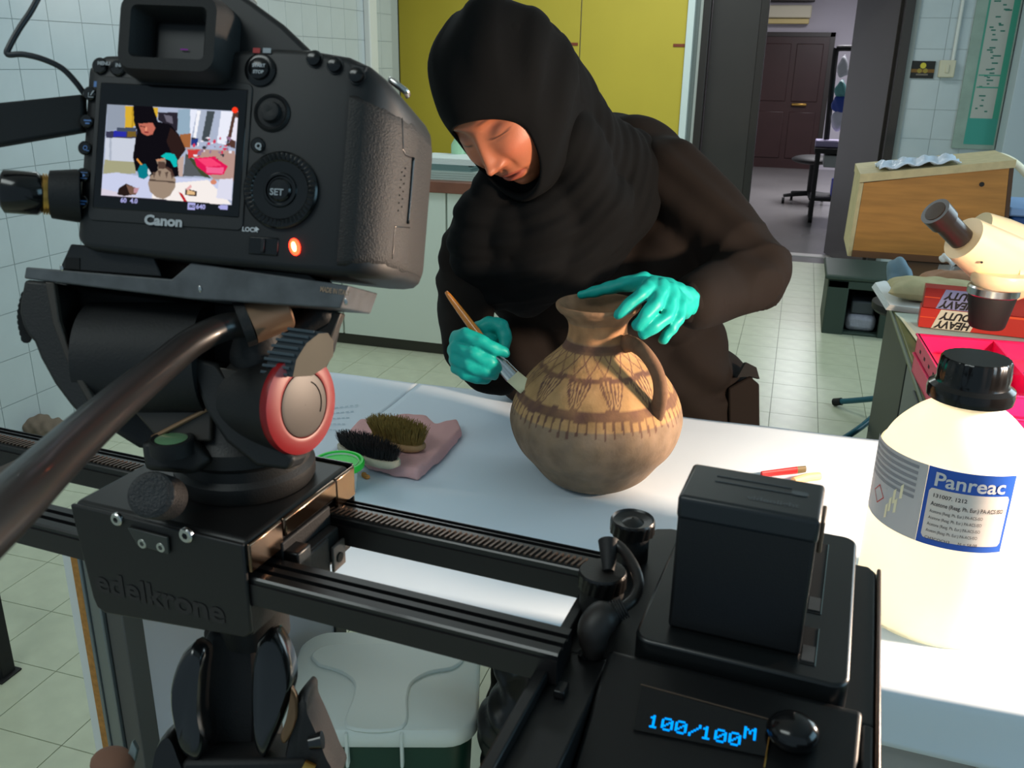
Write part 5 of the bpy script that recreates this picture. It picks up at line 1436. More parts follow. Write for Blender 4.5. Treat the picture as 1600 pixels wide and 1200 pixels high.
pg([(585, 600), (650, 590), (660, 620), (655, 660), (700, 690), (728, 740), (725, 800), (690, 860), (640, 885), (590, 870), (545, 830), (530, 770), (545, 720), (600, 680), (600, 640)], (160, 140, 122)); pg([(600, 615), (655, 620), (655, 665), (602, 668)], (86, 66, 58)); pg([(540, 740), (726, 760), (726, 770), (536, 752)], (90, 74, 66)); pg([(585, 600), (650, 590), (640, 606), (596, 614)], (196, 140, 110))
for a in ((560, 690), (600, 680), (650, 690), (690, 700)): pg([(a[0], a[1]), (a[0] + 26, a[1]), (a[0] + 13, a[1] + 48)], (100, 82, 72))
pg([(660, 650), (700, 670), (720, 720), (708, 726), (690, 690), (656, 664)], (80, 56, 50))
pg([(318, 800), (370, 770), (420, 790), (420, 850), (360, 858), (306, 846)], (40, 28, 26)); pg([(370, 775), (440, 800), (466, 800), (440, 850), (400, 850)], (120, 90, 76)); pg([(430, 800), (466, 800), (450, 838), (426, 836)], (196, 150, 160)); pg([(184, 850), (560, 880), (1130, 935), (1130, 960), (184, 870)], (40, 36, 48))
gx, gz = np.meshgrid(np.linspace(-.034, .034, LW + 1), np.linspace(.02265, -.02265, LH + 1))
pw_ = np.stack([gx, np.full_like(gx, -.00135), gz], -1).reshape(-1, 3) @ np.array(DF)[:3, :3].T + np.array(DF)[:3, 3]
img = grid_quads(pw_.reshape(LH + 1, LW + 1, 3), ra.a, 'live_picture', emis('lcd_emission', (255, 255, 255), .95, attr='paint'), lcd)
m_ow = emis('osd_white', (190, 190, 250), .8)
def TD(u, v, y=-.0018, rx=90): p = dpix(u, v, y); return DF @ Matrix.Translation((p[0], y, p[2])) @ Matrix.Rotation(math.radians(rx), 4, 'X')
for s_, u, v, sz in (('60', 188, 316, .0032), ('4.0', 203, 317, .0032), ('640', 306, 326, .0032)): text('screen_text', s_, sz, m_ow, lcd, TD(u, v), bold=.0001)
p = dpix(300, 322, -.0018); obj('screen_text', MB(DF).box(p[0] - .0022, p[0] + .0016, -.0019, -.0017, p[2] - .0018, p[2] + .0016), m_ow, lcd, False)
text('screen_text', 'ISO', .0018, mat('osd_dark', (30, 30, 60), .5), lcd, TD(295.5, 324, -.0021), bold=.0001)
p = dpix(350, 324, -.0018); obj('battery_icon', MB(DF).box(p[0] - .0020, p[0] + .0018, -.0019, -.0017, p[2] - .0011, p[2] + .0011).box(p[0] - .0028, p[0] - .0020, -.0019, -.0017, p[2] - .0005, p[2] + .0005), m_ow, lcd, False)
p = dpix(367, 172, -.0018); obj('record_dot', MB(DF).cyl((p[0], -.0019, p[2]), (p[0], -.0017, p[2]), .0015, n=20), emis('record_red', (255, 60, 30), 1.0), lcd, False)
# bezel around screen, eyecup, prism hump
q = MB(DF).slab([(x, .0002, z) for x, z in rrect(-.0408, .0400, -.0345, .0365, .003)], (0, -.0009, 0)); obj('screen_bezel', q, mat('bezel_black', (20, 21, 22), .4), bd, bevel=.0003)
text('lettering', 'Canon', .0066, mat('logo_grey', (176, 178, 180), .5), bd, TD(225, 350, -.0013), bold=.0003, sx=1.12)
text('lettering', 'LOCK', .0030, M_['print_w'], bd, TD(378, 361, -.0004), bold=.00008)
p = dpix(399, 361, -.0006); obj('lettering', MB(DF).add([(p[0], -.0006, p[2] - .0003), (p[0], -.0006, p[2] + .0022), (p[0] + .0019, -.0006, p[2] + .0009)], [(0, 1, 2)]), M_['print_w'], bd, False)


def dcyl(name, u, v, r, h, m, parent, y=.0005, prof=None, n=32):
    p = dpix(u, v, y); q = MB(DF @ Matrix.Translation((p[0], y, p[2])) @ Matrix.Rotation(math.pi / 2, 4, 'X')); q.lathe(prof or [(.0001, 0), (r, 0), (r, h * .7), (r * .85, h), (.0001, h)], n, cap=False); return obj(name, q, m, parent, True, angle=40)


m_btn = mat('button_gloss', (9, 10, 11), .2); m_sym = mat('symbol_blue', (70, 112, 168), .5); m_symw = mat('symbol_grey', (150, 156, 160), .5)
for k, (u, v) in enumerate(((142, 147), (137, 190), (134, 232), (131, 274), (130, 316))):
    b_ = dcyl('button', u, v, .0034, .0018, m_btn, bd)
    p = dpix(u, v, -.0015); q = MB(DF); mk = m_symw if k == 0 else m_sym
    if k == 0: q.box(p[0] - .0014, p[0] + .0014, -.0016, -.0014, p[2] - .0016, p[2] - .0013).box(p[0] - .0014, p[0] - .0011, -.0016, -.0014, p[2] - .0016, p[2] + .0008).add([(p[0] - .0004, -.0016, p[2] - .0006), (p[0] + .0002, -.0016, p[2] - .0006), (p[0] + .0018, -.0016, p[2] + .0018), (p[0] + .0010, -.0016, p[2] + .0018)], [(0, 1, 2, 3)])
    elif k == 2: q.lathe([(.0008, 0), (.0012, 0)], 16, DF.inverted() @ DF @ Matrix.Translation((p[0] - .0003, -.0016, p[2] + .0003)) @ Matrix.Rotation(math.pi / 2, 4, 'X'), cap=False).box(p[0] + .0004, p[0] + .0018, -.0016, -.0014, p[2] - .0012, p[2] - .0008)
    elif k == 3: q.add([(p[0] - .0006, -.0016, p[2] - .0009), (p[0] - .0006, -.0016, p[2] + .0009), (p[0] + .001, -.0016, p[2])], [(0, 1, 2)]).box(p[0] - .0018, p[0] + .0018, -.0015, -.0014, p[2] + .0013, p[2] + .0016).box(p[0] - .0018, p[0] + .0018, -.0015, -.0014, p[2] - .0016, p[2] - .0013)
    else: q.box(p[0] - .0020, p[0] + .0018, -.0016, -.0014, p[2] + .0002, p[2] + .0009).box(p[0] - .0012, p[0] + .0010, -.0016, -.0014, p[2] - .0012, p[2] - .0005)
    obj('symbol', q, mk, b_, False)
p = dpix(160, 132, -.0005); q = MB(DF).box(p[0] - .0045, p[0] - .0008, -.0006, -.0003, p[2] - .0014, p[2] + .0014).box(p[0] + .0002, p[0] + .0030, -.0006, -.0003, p[2] - .0014, p[2] + .001); obj('symbol', q, m_sym, bd, False)
for u, v, t_ in ((158, 101, 'MENU'), (186, 104, 'INFO')):
    b_ = dcyl('button', u, v + 3, .0040, .0020, m_btn, bd); text('symbol', t_, .0024, m_symw, b_, TD(u - 6, v, -.003), bold=.0001)
for u, v in ((492, 93), (524, 103), (558, 119)): dcyl('button', u, v, .0036, .0028, m_btn, bd, prof=[(.0001, .0002), (.0042, .0002), (.0042, .0008), (.0034, .0008), (.0033, .0026), (.0022, .0031), (.0001, .0032)])
dcyl('live_view_dial', 408, 110, .0065, .003, m_btn, bd, prof=[(.0001, 0), (.0078, 0), (.0078, .0015), (.0068, .002), (.0052, .002), (.0050, .0036), (.0042, .0042), (.0001, .0042)])
text('symbol', 'START', .0022, m_symw, bd, TD(394, 104, -.0050), bold=.0001); text('symbol', 'STOP', .0022, m_symw, bd, TD(395, 114, -.0050), bold=.0001)
p = dpix(402, 79, -.0006); obj('symbol', MB(DF).box(p[0] - .0022, p[0] + .0014, -.0007, -.0004, p[2] - .0012, p[2] + .0012), mat('symbol_red', (170, 34, 34), .5), bd, False)
p = dpix(417, 79, -.0006); obj('symbol', MB(DF).box(p[0] - .0020, p[0] + .0020, -.0007, -.0004, p[2] - .0012, p[2] + .0012), m_symw, bd, False)
dcyl('joystick', 426, 177, .008, .004, M_['blackm'], bd, prof=[(.0001, .0002), (.0088, .0002), (.0092, .001), (.0082, .0022), (.0070, .0012), (.0052, .0014), (.0046, .0046), (.0030, .0050), (.0001, .0044)])
b_ = dcyl('button', 404, 227, .0036, .0016, m_btn, bd); text('symbol', 'Q', .0040, m_symw, b_, TD(398, 232, -.0026), bold=.0002)
# quick control dial with ribs
pd = dpix(440, 298, 0); n = 90; q = MB(DF @ Matrix.Translation((pd[0], 0, pd[2])) @ Matrix.Rotation(math.pi / 2, 4, 'X'))
rr_ = []
for r, z, rib in ((.0186, .0, 0), (.0186, .0018, 0), (.0178, .0026, 0), (.0170, .0032, 1), (.0145, .0030, 1), (.0138, .0020, 0), (.0085, .0018, 0), (.0080, .0026, 0), (.0070, .0026, 0), (.0066, .0016, 0), (.0001, .0016, 0)):
    rr_.append([(r * math.cos(2 * math.pi * k / n), r * math.sin(2 * math.pi * k / n), z - (.0007 if rib and k % 2 else 0)) for k in range(n)])
dial = obj('control_dial', q.loft(rr_, cap=False), m_btn, bd, True, angle=28)
q = MB(DF @ Matrix.Translation((pd[0], -.0018, pd[2])) @ Matrix.Rotation(math.pi / 2, 4, 'X')).lathe([(.0001, .0018), (.0048, .0016), (.0056, .0008), (.0056, 0)], 32, cap=False); obj('set_button', q, m_btn, dial, True, angle=40)
text('symbol', 'SET', .0044, m_symw, dial, TD(421, 304, -.0040), bold=.0001)
p = dpix(412, 384, 0); q = MB(DF).box(p[0] - .0075, p[0] + .0075, -.0008, .001, p[2] - .0045, p[2] + .0042); o = obj('lock_switch', q, m_btn, bd, bevel=.0006); obj('lever', MB(DF).box(p[0] - .001, p[0] + .001, -.002, -.0007, p[2] - .0035, p[2] + .0035), M_['black'], o, bevel=.0004)
p = dpix(461, 386, 0); q = MB(DF @ Matrix.Translation((p[0], -.0005, p[2])) @ Matrix.Rotation(math.radians(-18), 4, 'Y')); q.ell((0, 0, 0), (.0028, .0012, .0042), 20); obj('recording_lamp', q, emis('led_red', (255, 40, 20), 14.0), bd, True)
p = dpix(461, 386, 0); q = MB(DF @ Matrix.Translation((p[0], -.0008, p[2])) @ Matrix.Rotation(math.radians(-18), 4, 'Y')); q.ell((0, 0, 0), (.0014, .0014, .0028), 16); obj('recording_lamp_core', q, emis('led_core', (255, 236, 130), 9.0), bd, True)
# eyecup
q = MB(DF); o1 = rrect(-.0235, .0290, .0345, .0735, .008, 5); o2 = rrect(-.0212, .0268, .0365, .0715, .007, 5); i1 = rrect(-.0160, .0220, .0420, .0665, .003, 5); i2 = rrect(-.0105, .0165, .0440, .0635, .0015, 5)
q.loft([[(x, y, z) for x, z in o] for o, y in ((o1, .012), (o1, -.010), (o2, -.016), (i1, -.016), (i2, -.006), ([(x, z) for x, z in i2], .0))], cap=False)
ec = obj('eyecup', q, M_['rubber'], ds, True, angle=35)
obj('finder_glass', MB(DF).slab([(x, -.0020, z) for x, z in i2], (0, .001, 0)), mat('finder_glass', (4, 4, 6), .35), ec, False)
p = dpix(288, 77, -.0035); obj('finder_glint', MB(DF).box(p[0] - .0022, p[0] + .0016, -.0032, -.0030, p[2] - .0002, p[2] + .0003), emis('painted_glint', (110, 40, 130), .8), ec, False)  # reflection in the finder painted as a small glowing bar
q = MB(DF); sec = [(-.026, .045), (-.024, .068), (-.015, .080), (.020, .086), (.034, .078), (.050, .068), (.0655, .0555), (.0660, .050)]
q.slab([(x, .006, z) for x, z in sec], (0, .055, 0)); hp_ = obj('prism_hump', q, m_body, ds, bevel=.003, seg=3)
q = MB(DF); q.box(-.002, .024, .010, .034, .084, .0885); obj('hot_shoe', q, M_['steel'], hp_, bevel=.001)
# top wheel ridge, strap lug
q = MB(DF).slab([(.0655, .0035, .0535), (.0960, .0035, .0480), (.0930, .0035, .0385), (.0720, .0035, .0385)], (0, -.0028, 0)); obj('thumb_panel', q, m_body, bd, bevel=.0014)
bb_ = BVHTree.FromPolygons([Vector(v) for v in bodyV], bodyF)
hl_, nl_, _, _ = bb_.ray_cast(Vector(CAM), Vector(ray(624, 139)).normalized())
if hl_ is None: hl_, nl_ = at(624, 139, .47), -FF
hl_ = np.array(hl_); nl_ = np.array(nl_); nl_ = nl_ if nl_ @ FF < 0 else -nl_
h2_, _, _, _ = bb_.ray_cast(Vector(CAM), Vector(ray(616, 133)).normalized()); dl_ = nrm(hl_ - np.array(h2_)) if h2_ is not None else camdir(.8, -.6, 0)
obj('strap_lug', MB().tube([hl_ - dl_ * .0055 - nl_ * .001, hl_ - dl_ * .0055 + nl_ * .004, hl_ - dl_ * .0045 + nl_ * .0052, hl_ + dl_ * .0045 + nl_ * .0052, hl_ + dl_ * .0055 + nl_ * .004, hl_ + dl_ * .0055 - nl_ * .001], .0011, 10, flat=(1.6, 1)), M_['steel'], bd, True, angle=60)
# lens seen past the grip
q = MB(DF @ Matrix.Translation((.018, .062, 0)) @ Matrix.Rotation(-math.pi / 2, 4, 'X')); q.lathe([(.0001, 0), (.034, 0), (.036, .01), (.042, .03), (.0435, .075), (.0435, .085), (.041, .088), (.036, .08), (.0001, .078)], 64, cap=False)
ln = obj('lens', q, M_['blackm'], ds, True, angle=35)
q = MB(DF @ Matrix.Translation((.070, .0, 0)))
p = ghit(668, 330)[0]
# left side: open port cover, HDMI plug, cable
pc0 = [at(-40, 163, .425), at(128, 146, .445), at(130, 203, .447), at(-40, 232, .425)]
q = MB().slab(pc0, FF * .006); fl = obj('port_cover', q, M_['rubber'], ds, bevel=.0012)
pl0 = dpix(122, 306, .012); c1 = at(120, 306, .452); c2 = at(80, 304, .448); c3 = at(66, 303, .446); c4 = at(-4, 298, .438)
q = MB().tube([c1 + (c1 - c2) * .2, c1, c2], [.0132, .0132, .0118], 32); pg_ = obj('connector', q, M_['blackm'], ds, True, angle=40)
n = 40; q = MB(); ax = nrm(c3 - c2); q.tube([c2, c2 + (c3 - c2) * 1.0], [.0092, .0092], 40)
for k in range(3): q.tube([c2 + (c3 - c2) * (.15 + .3 * k), c2 + (c3 - c2) * (.3 + .3 * k)], [.0101, .0101], 32)
obj('gold_collar', q, M_['brass'], pg_, True, angle=30)
q = MB().tube([c3, c3 + ax * .002, c4 * .85 + c3 * .15, c4], [.0090, .0106, .0106, .0060], 32); obj('plug', q, M_['blackg'], pg_, True, angle=60)
pth = [(134, 150, .452), (118, 128, .448), (96, 106, .444), (66, 92, .44), (36, 85, .438), (12, 85, .437), (15, 72, .437), (30, 45, .438), (48, 18, .44), (62, -8, .442), (80, -40, .445)]
cbl = obj('signal_cable', MB().tube(smooth_path([at(*p) for p in pth], 6), .00145, 10), mat('cable_grey', (36, 38, 42), .4), ds, True, angle=180)

# ============================================================ FLUID HEAD
hd = thing('fluid_head', 'black fluid video head with a red-ringed drag dial and long pan bar', 'tripod head', S4 @ Matrix.Translation((-.312, .3866, ZT_)))
FD = DMX[:, 1]; yP = .004


def dp(u, v, y=yP): return np.array(DF @ Vector(tuple(dpix(u, v, y))))


m_pl = mat('worn_grey_paint', (84, 86, 88), .42, .1, var=.35, vscale=90)
q = MB().slab([dp(u, v) for u, v in ((40, 417), (268, 436), (298, 410), (545, 446), (532, 482), (298, 467), (37, 435))], FD * .052); pt = obj('sliding_plate', q, m_pl, hd, bevel=.0008)
q = MB().slab([dp(u, v, yP + .004) for u, v in ((110, 381), (238, 391), (252, 433), (92, 421))], FD * .04); obj('release_block', q, M_['black'], pt, bevel=.0008)
obj('block_notch', MB().slab([dp(u, v, yP + .0035) for u, v in ((102, 402), (124, 403), (124, 421), (102, 420))], FD * .004), m_slot, pt, False)
q = MB().slab([dp(u, v, yP + .012) for u, v in ((380, 398), (480, 426), (497, 440), (380, 428))], FD * .03); obj('plate_shoe', q, M_['black'], pt, bevel=.0006)
for u, v in ((312, 452), (96, 419), (540, 472)):
    obj('bare_metal_chip', MB().ell(dp(u, v, yP - .0003), (.0011, .0004, .0018), 8), M_['steel'], pt, True)
pA = dp(512, 457, yP - .0004); nx_ = nrm(dp(540, 461) - dp(500, 455)); nz_ = nrm(np.cross(nx_, FD))
text('lettering', 'MADE IN ITALY', .0035, mat('tan_print', (150, 124, 100), .5), pt, frame(pA - nx_ * .004, nx_, nz_, -FD), bold=.0001, sx=.62)

HD_ = .468
def hs(name, pts, d, th, m, parent, bev=.001, dirn=None):
    q = MB().slab([at(u, v, d) for u, v in pts], (dirn if dirn is not None else FF) * th); return obj(name, q, m, parent, bevel=bev)


m_hb = mat('head_black', (20, 19, 18), .5, bump=.1, bscale=900)
m_hlit = mat('head_lit_black', (58, 52, 46), .42, .2)  # head black again, with warm lamp light put into the colour
outer = [(37, 436), (34, 452), (30, 470), (29, 488), (34, 508), (42, 524), (52, 534), (62, 560), (84, 600), (108, 632), (134, 660), (150, 640), (110, 560), (88, 500), (80, 440)]
lc2 = hs('left_cheek', outer, .455, .030, m_hb, hd, .002)
hs('cheek_edge', [(70, 440), (84, 441), (92, 500), (116, 570), (148, 626), (142, 636), (108, 575), (82, 505)], .4545, .004, m_hlit, lc2, .0006)
for k in range(9):
    t = k / 8; u = 33 - 6 * math.sin(t * math.pi); v = 462 + 70 * t * .95
    obj('knurl', MB().cyl(at(u + 8, v, .458), at(u + 8, v, .470), .0026, n=10), M_['rubber'], lc2)
hs('tilt_housing', [(76, 440), (300, 466), (522, 484), (508, 545), (470, 620), (400, 690), (320, 712), (214, 700), (150, 660), (100, 570)], .488, .030, M_['blackm'], hd, .003)
q = MB(); q.cyl(at(150, 560, .482), at(330, 560, .482), .030, n=48); obj('inner_drum', q, M_['blackm'], hd)
hs('front_cover', [(214, 560), (300, 545), (332, 640), (330, 690), (250, 690), (205, 640)], .474, .02, m_hlit, hd, .0015)
obj('cover_edge', MB().tube([at(238, 684, .4725), at(330, 636, .4725)], .0012, 8), mat('lit_edge', (150, 116, 86), .4, .4), hd)  # lit edge of the cover, its highlight put into the colour
s_ = at(277, 591, .4735); obj('screw', MB().cyl(s_, s_ - FF * .0015, .0026, n=20), M_['brass'], hd); obj('screw_recess', MB().cyl(s_ - FF * .0015, s_ - FF * .0018, .0012, n=6), M_['blackg'], hd, False)
hs('side_arm', [(290, 555), (338, 568), (392, 640), (440, 700), (462, 716), (450, 735), (400, 728), (352, 690), (320, 640)], .460, .03, m_hb, hd, .002)
hs('side_arm_lit_strip', [(342, 574), (370, 578), (400, 640), (428, 690), (425, 700), (385, 655)], .4592, .004, m_hlit, hd, .0006)  # lamp-lit strip of the arm, laid on as a paler piece
hs('side_arm', [(498, 484), (534, 488), (520, 524), (505, 560), (490, 560)], .478, .012, m_hlit, hd, .001)
# drag dial facing right
dn = nrm(np.array([.982, -.189, .10])); dc = at(470, 632, .466); dy_ = nrm(np.cross([0, 0, 1.0], dn)); dz_ = np.cross(dn, dy_)
DT = frame(dc, dy_, dz_, dn)
q = MB(DT); q.lathe([(.0001, -.034), (.0255, -.034), (.0262, -.004), (.0262, -.001), (.0240, .0004)], 64, cap=False); dd = obj('drag_dial', q, m_hb, hd, True, angle=40)
q = MB(DT); q.lathe([(.0262, -.0035), (.0268, -.0015), (.0262, .0010), (.0196, .0030), (.0176, .0026), (.0170, .0010)], 64, cap=False); obj('red_ring', q, M_['red'], dd, True, angle=50)
q = MB(DT); q.lathe([(.0172, .0008), (.0168, .0026), (.0150, .0030), (.0001, .0030)], 64, cap=False); obj('cap', q, mat('dial_cap', (70, 60, 52), .45), dd, True, angle=40)
q = MB(DT); P = [(.0125 * math.cos(a), .0125 * math.sin(a), .0031) for a in np.linspace(-.6, 1.0, 16)]; obj('dial_mark', q.tube(P, .0003, 6), M_['blackg'], dd)
# clamp, pan bar, wing knob
ca, cbp = at(372, 512, .452), at(444, 482, .462)
q = MB(); q.tube([at(388, 505, .4545), cbp, cbp + nrm(cbp - ca) * .001], [.0112, .0112, .0100], 40); cl_ = obj('bar_clamp', q, mat('lit_clamp', (150, 118, 94), .34, .7), hd, True, angle=40)  # clamp coloured coppery to stand for warm lamp light on it
q = MB(); q.tube([at(376, 508, .4535), at(391, 503, .4548)], [.0118, .0118], 40); obj('clamp_ring', q, M_['blackm'], cl_, True, angle=40)
q = MB(); q.chain([(at(405, 520, .468), .012), (at(402, 556, .470), .014), (at(430, 560, .475), .013)], 20); obj('clamp_block', q, M_['blackm'], hd, True, angle=60)
pb = [(384, 506, .4535), (345, 513, .446), (300, 535, .430), (262, 565, .41), (222, 598, .385), (170, 642, .350), (100, 706, .305), (30, 775, .265), (-50, 850, .235), (-170, 955, .205)]
obj('pan_bar', MB().tube(smooth_path([at(*p) for p in pb], 6), [.0066 + .0020 * i / 48 for i in range(55)], 28), mat('bar_black', (30, 28, 27), .36, .1, coat=.15), hd, True, angle=180)
lens_ = [(456, 590), (462, 562), (478, 536), (498, 520), (512, 519), (520, 532), (520, 556), (508, 574), (486, 588)]
wv = at(410, 548, .452) - at(462, 555, .4515)
q = MB().slab([at(u, v, .4515) for u, v in lens_], wv * .86); wk = obj('wing_knob', q, mat('knob_teal_black', (44, 50, 54), .5), cl_, bevel=.0015)
q = MB().slab([at(u, v, .4513) for u, v in [(u * .97 + 492 * .03, v * .97 + 555 * .03) for u, v in lens_]], -wv * .03); obj('knob_face', q, mat('lit_knob_face', (190, 152, 122), .42, .4), wk, bevel=.0006)  # face colour brightened in place of warm lamp light
tl2 = [(450, 586), (457, 562), (471, 538), (492, 519)]
for k in range(8):
    t = k / 7 * 3; i = min(int(t), 2); f_ = t - i; u = tl2[i][0] * (1 - f_) + tl2[i + 1][0] * f_; v = tl2[i][1] * (1 - f_) + tl2[i + 1][1] * f_
    a = at(u - 1, v, .4505); obj('rib', MB().tube([a, a + wv * .8], .0008, 6), mat('rib_grey%d' % k, (70, 80, 86), .5) if k == 0 else bpy.data.materials['rib_grey0'], wk)
q = MB(); q.chain([(at(470, 512, .478), .0065), (at(500, 492, .480), .0075), (at(520, 484, .48), .003)], 16); obj('lever', q, M_['blackm'], hd, True, angle=60)
# base with level and pan knob
bxy = s_pt(-.312, .3866, ZT_)
q = MB(TR(bxy[0], bxy[1], ZT_ + .0004)); q.lathe([(.0001, 0), (.038, 0), (.0395, .003), (.0395, .010), (.037, .013), (.0372, .019), (.0395, .022), (.0395, .030), (.035, .035), (.030, .048), (.0001, .05)], 72, cap=False); bs_ = obj('base', q, m_hb, hd, True, angle=35)
lp = at(268, 690, .468); q = MB(TR(*lp)); q.lathe([(.0001, .0015), (.0085, .0015), (.0100, .0022), (.0112, .0018), (.0112, -.006)], 32, cap=False); lv = obj('level_housing', q, M_['blackm'], bs_, True, angle=40)
q = MB(TR(lp[0], lp[1], lp[2] + .0017)); q.lathe([(.0001, .001), (.006, .0008), (.0082, 0)], 32, cap=False); obj('bubble_level', q, mat('level_green', (96, 130, 96), .1), lv, True)
hs('rear_foot', [(218, 690), (300, 684), (330, 720), (300, 742), (224, 735)], .470, .02, m_hb, hd, .003)
pk = at(236, 773, .446); kd = camdir(.06, .2, .97)
q = MB(); q.tube([pk - kd * .022, pk - kd * .001, pk, pk + kd * .001], [.0118, .0118, .0115, .0095], 40); q.tube([pk - kd * .001, pk + kd * .0012], [.0095, .0088], 40); obj('pan_knob', q, mat('worn_rubber', (34, 34, 35), .5, var=.4, vscale=150, bump=.5, bscale=700), hd, True, angle=40)

# ============================================================ TRIPOD
tcn = s_pt(-.316, .372, 1.0)
tp = thing('tripod', 'black tripod carrying the slider, only its top clamp in view', 'tripod', (tcn[0], tcn[1], 0))
m_tg = mat('tripod_gloss', (18, 19, 20), .22, coat=.3)
obj('column', MB().tube([(tcn[0], tcn[1], 1.1745), (tcn[0], tcn[1], 1.150), (tcn[0], tcn[1], 1.12), (tcn[0], tcn[1], .98)], [.0205, .018, .020, .022], 36), M_['blackm'], tp, True, angle=40)
TDp = .535


def wing(pts, d, off, name, m=m_tg):
    P = smooth_path([at(u, v, d) for u, v in pts] + [at(*pts[0], d)], 5)[:-1]; c_ = sum(P) / len(P)
    rings = [[c_ + (p - c_) * s_ + FF * o for p in P] for s_, o in ((.80, -off * .45), (.95, -off * .2), (1.0, off * .1), (.96, off))]
    q = MB(); q.loft(rings); return obj(name, q, m, tp, True, angle=60)


wing([(306, 1000), (284, 1024), (270, 1064), (268, 1100), (275, 1140), (286, 1176), (310, 1188), (322, 1160), (316, 1110), (318, 1060), (322, 1016)], .50, .012, 'leg_lock')
wing([(404, 1000), (426, 980), (444, 1000), (456, 1034), (458, 1070), (446, 1110), (430, 1150), (412, 1184), (398, 1160), (394, 1100), (396, 1040)], .50, .012, 'leg_lock')
obj('column_shroud', MB().slab([at(u, v, .522) for u, v in ((318, 984), (404, 984), (410, 1060), (408, 1190), (300, 1190), (312, 1060))], FF * .02), M_['blackm'], tp, bevel=.006)
wing([(456, 1072), (464, 1090), (465, 1118), (456, 1146), (444, 1162), (438, 1150), (448, 1120)], .498, .004, 'lock_cover', mat('warm_lock', (120, 92, 66), .35, .6))
wing([(244, 1190), (250, 1160), (262, 1140), (276, 1138), (290, 1170), (300, 1215), (240, 1215)], .505, .02, 'leg_lock', M_['black'])
wing([(466, 1084), (476, 1072), (484, 1078), (486, 1098), (500, 1130), (520, 1180), (530, 1215), (450, 1215), (452, 1150)], .508, .02, 'leg_lock', M_['blackm'])
obj('lever', MB().tube([at(484, 1160, .50), at(504, 1156, .50)], [.004, .005], 12), m_tg, tp)
obj('lever_pin', MB().cyl(at(474, 1196, .497), at(490, 1204, .497), .0035, n=14), M_['brass'], tp)
hs2 = MB().slab([at(u, v, .497) for u, v in ((286, 1188), (480, 1186), (500, 1230), (260, 1230))], FF * .04); obj('spider', hs2, M_['blackm'], tp, bevel=.003)
q = MB().ell(at(176, 1192, .49), (.0125, .01, .0075), 20); obj('fingertip_dome', q, mat('tan_dome', (120, 84, 66), .8), tp, True, angle=180)  # tan dome taken for a fingertip, built as a tripod part
hs3 = MB().slab([at(u, v, .49) for u, v in ((199, 1178), (206, 1158), (214, 1172), (208, 1196))], FF * .004); obj('grey_clip', hs3, m_alu, tp, bevel=.0006)
for k, a in enumerate((math.radians(200), math.radians(-40), math.radians(85))):
    top = np.array([tcn[0] + .03 * math.cos(a), tcn[1] + .03 * math.sin(a), .99]); ft = np.array([tcn[0] + .42 * math.cos(a), tcn[1] + .42 * math.sin(a), .012])
    m1 = top + (ft - top) * .45
    l = obj('leg', MB().tube([top, m1], .016, 14).tube([m1, ft], .0125, 14), M_['blackm'], tp, True, angle=40)
    obj('rubber_foot', MB().ell(ft, (.02, .02, .012), 14), M_['rubber'], l, True, angle=180)
# ============================================================ THE WOMAN
m_abaya = mat('black_abaya', (22, 17, 14), .85, spec=.15, bump=.35, bscale=900, bdist=.0006)
m_hijab = mat('black_hijab', (8, 9, 10), .9, spec=.15, bump=.3, bscale=1200, bdist=.0005)
m_skin = mat('skin', (255, 255, 255), .45, sss=.12, attr='paint', bump=.08, bscale=500)
m_glove = mat('teal_nitrile', (14, 158, 148), .45, bump=.22, bscale=60, bdist=.002, spec=.35)
HIP = at(985, 640, 1.84)
wo = thing('person', 'woman in black headscarf and abaya with teal gloves brushing the clay jar', 'person', (HIP[0], HIP[1], 0))

# head frame
HS = 1.09
hu0 = np.array([-.644, .346, .683]); hr0 = np.array([-.741, -.059, -.669])
hu = nrm(RR * hu0[0] + UU * hu0[1] - FF * hu0[2]); hr = RR * hr0[0] + UU * hr0[1] - FF * hr0[2]
hr = nrm(hr - hu * (hr @ hu)); hf = np.cross(hu, hr)
ra_ = math.radians(19); hf, hu = hf * math.cos(ra_) + hu * math.sin(ra_), hu * math.cos(ra_) - hf * math.sin(ra_)
HC = at(784, 160, 1.42)
HM = frame(HC, hr * HS, hf * HS, hu * HS)


def g2(x, z, cx, cz, sx, sz): return np.exp(-((x - cx) / sx) ** 2 - ((z - cz) / sz) ** 2)


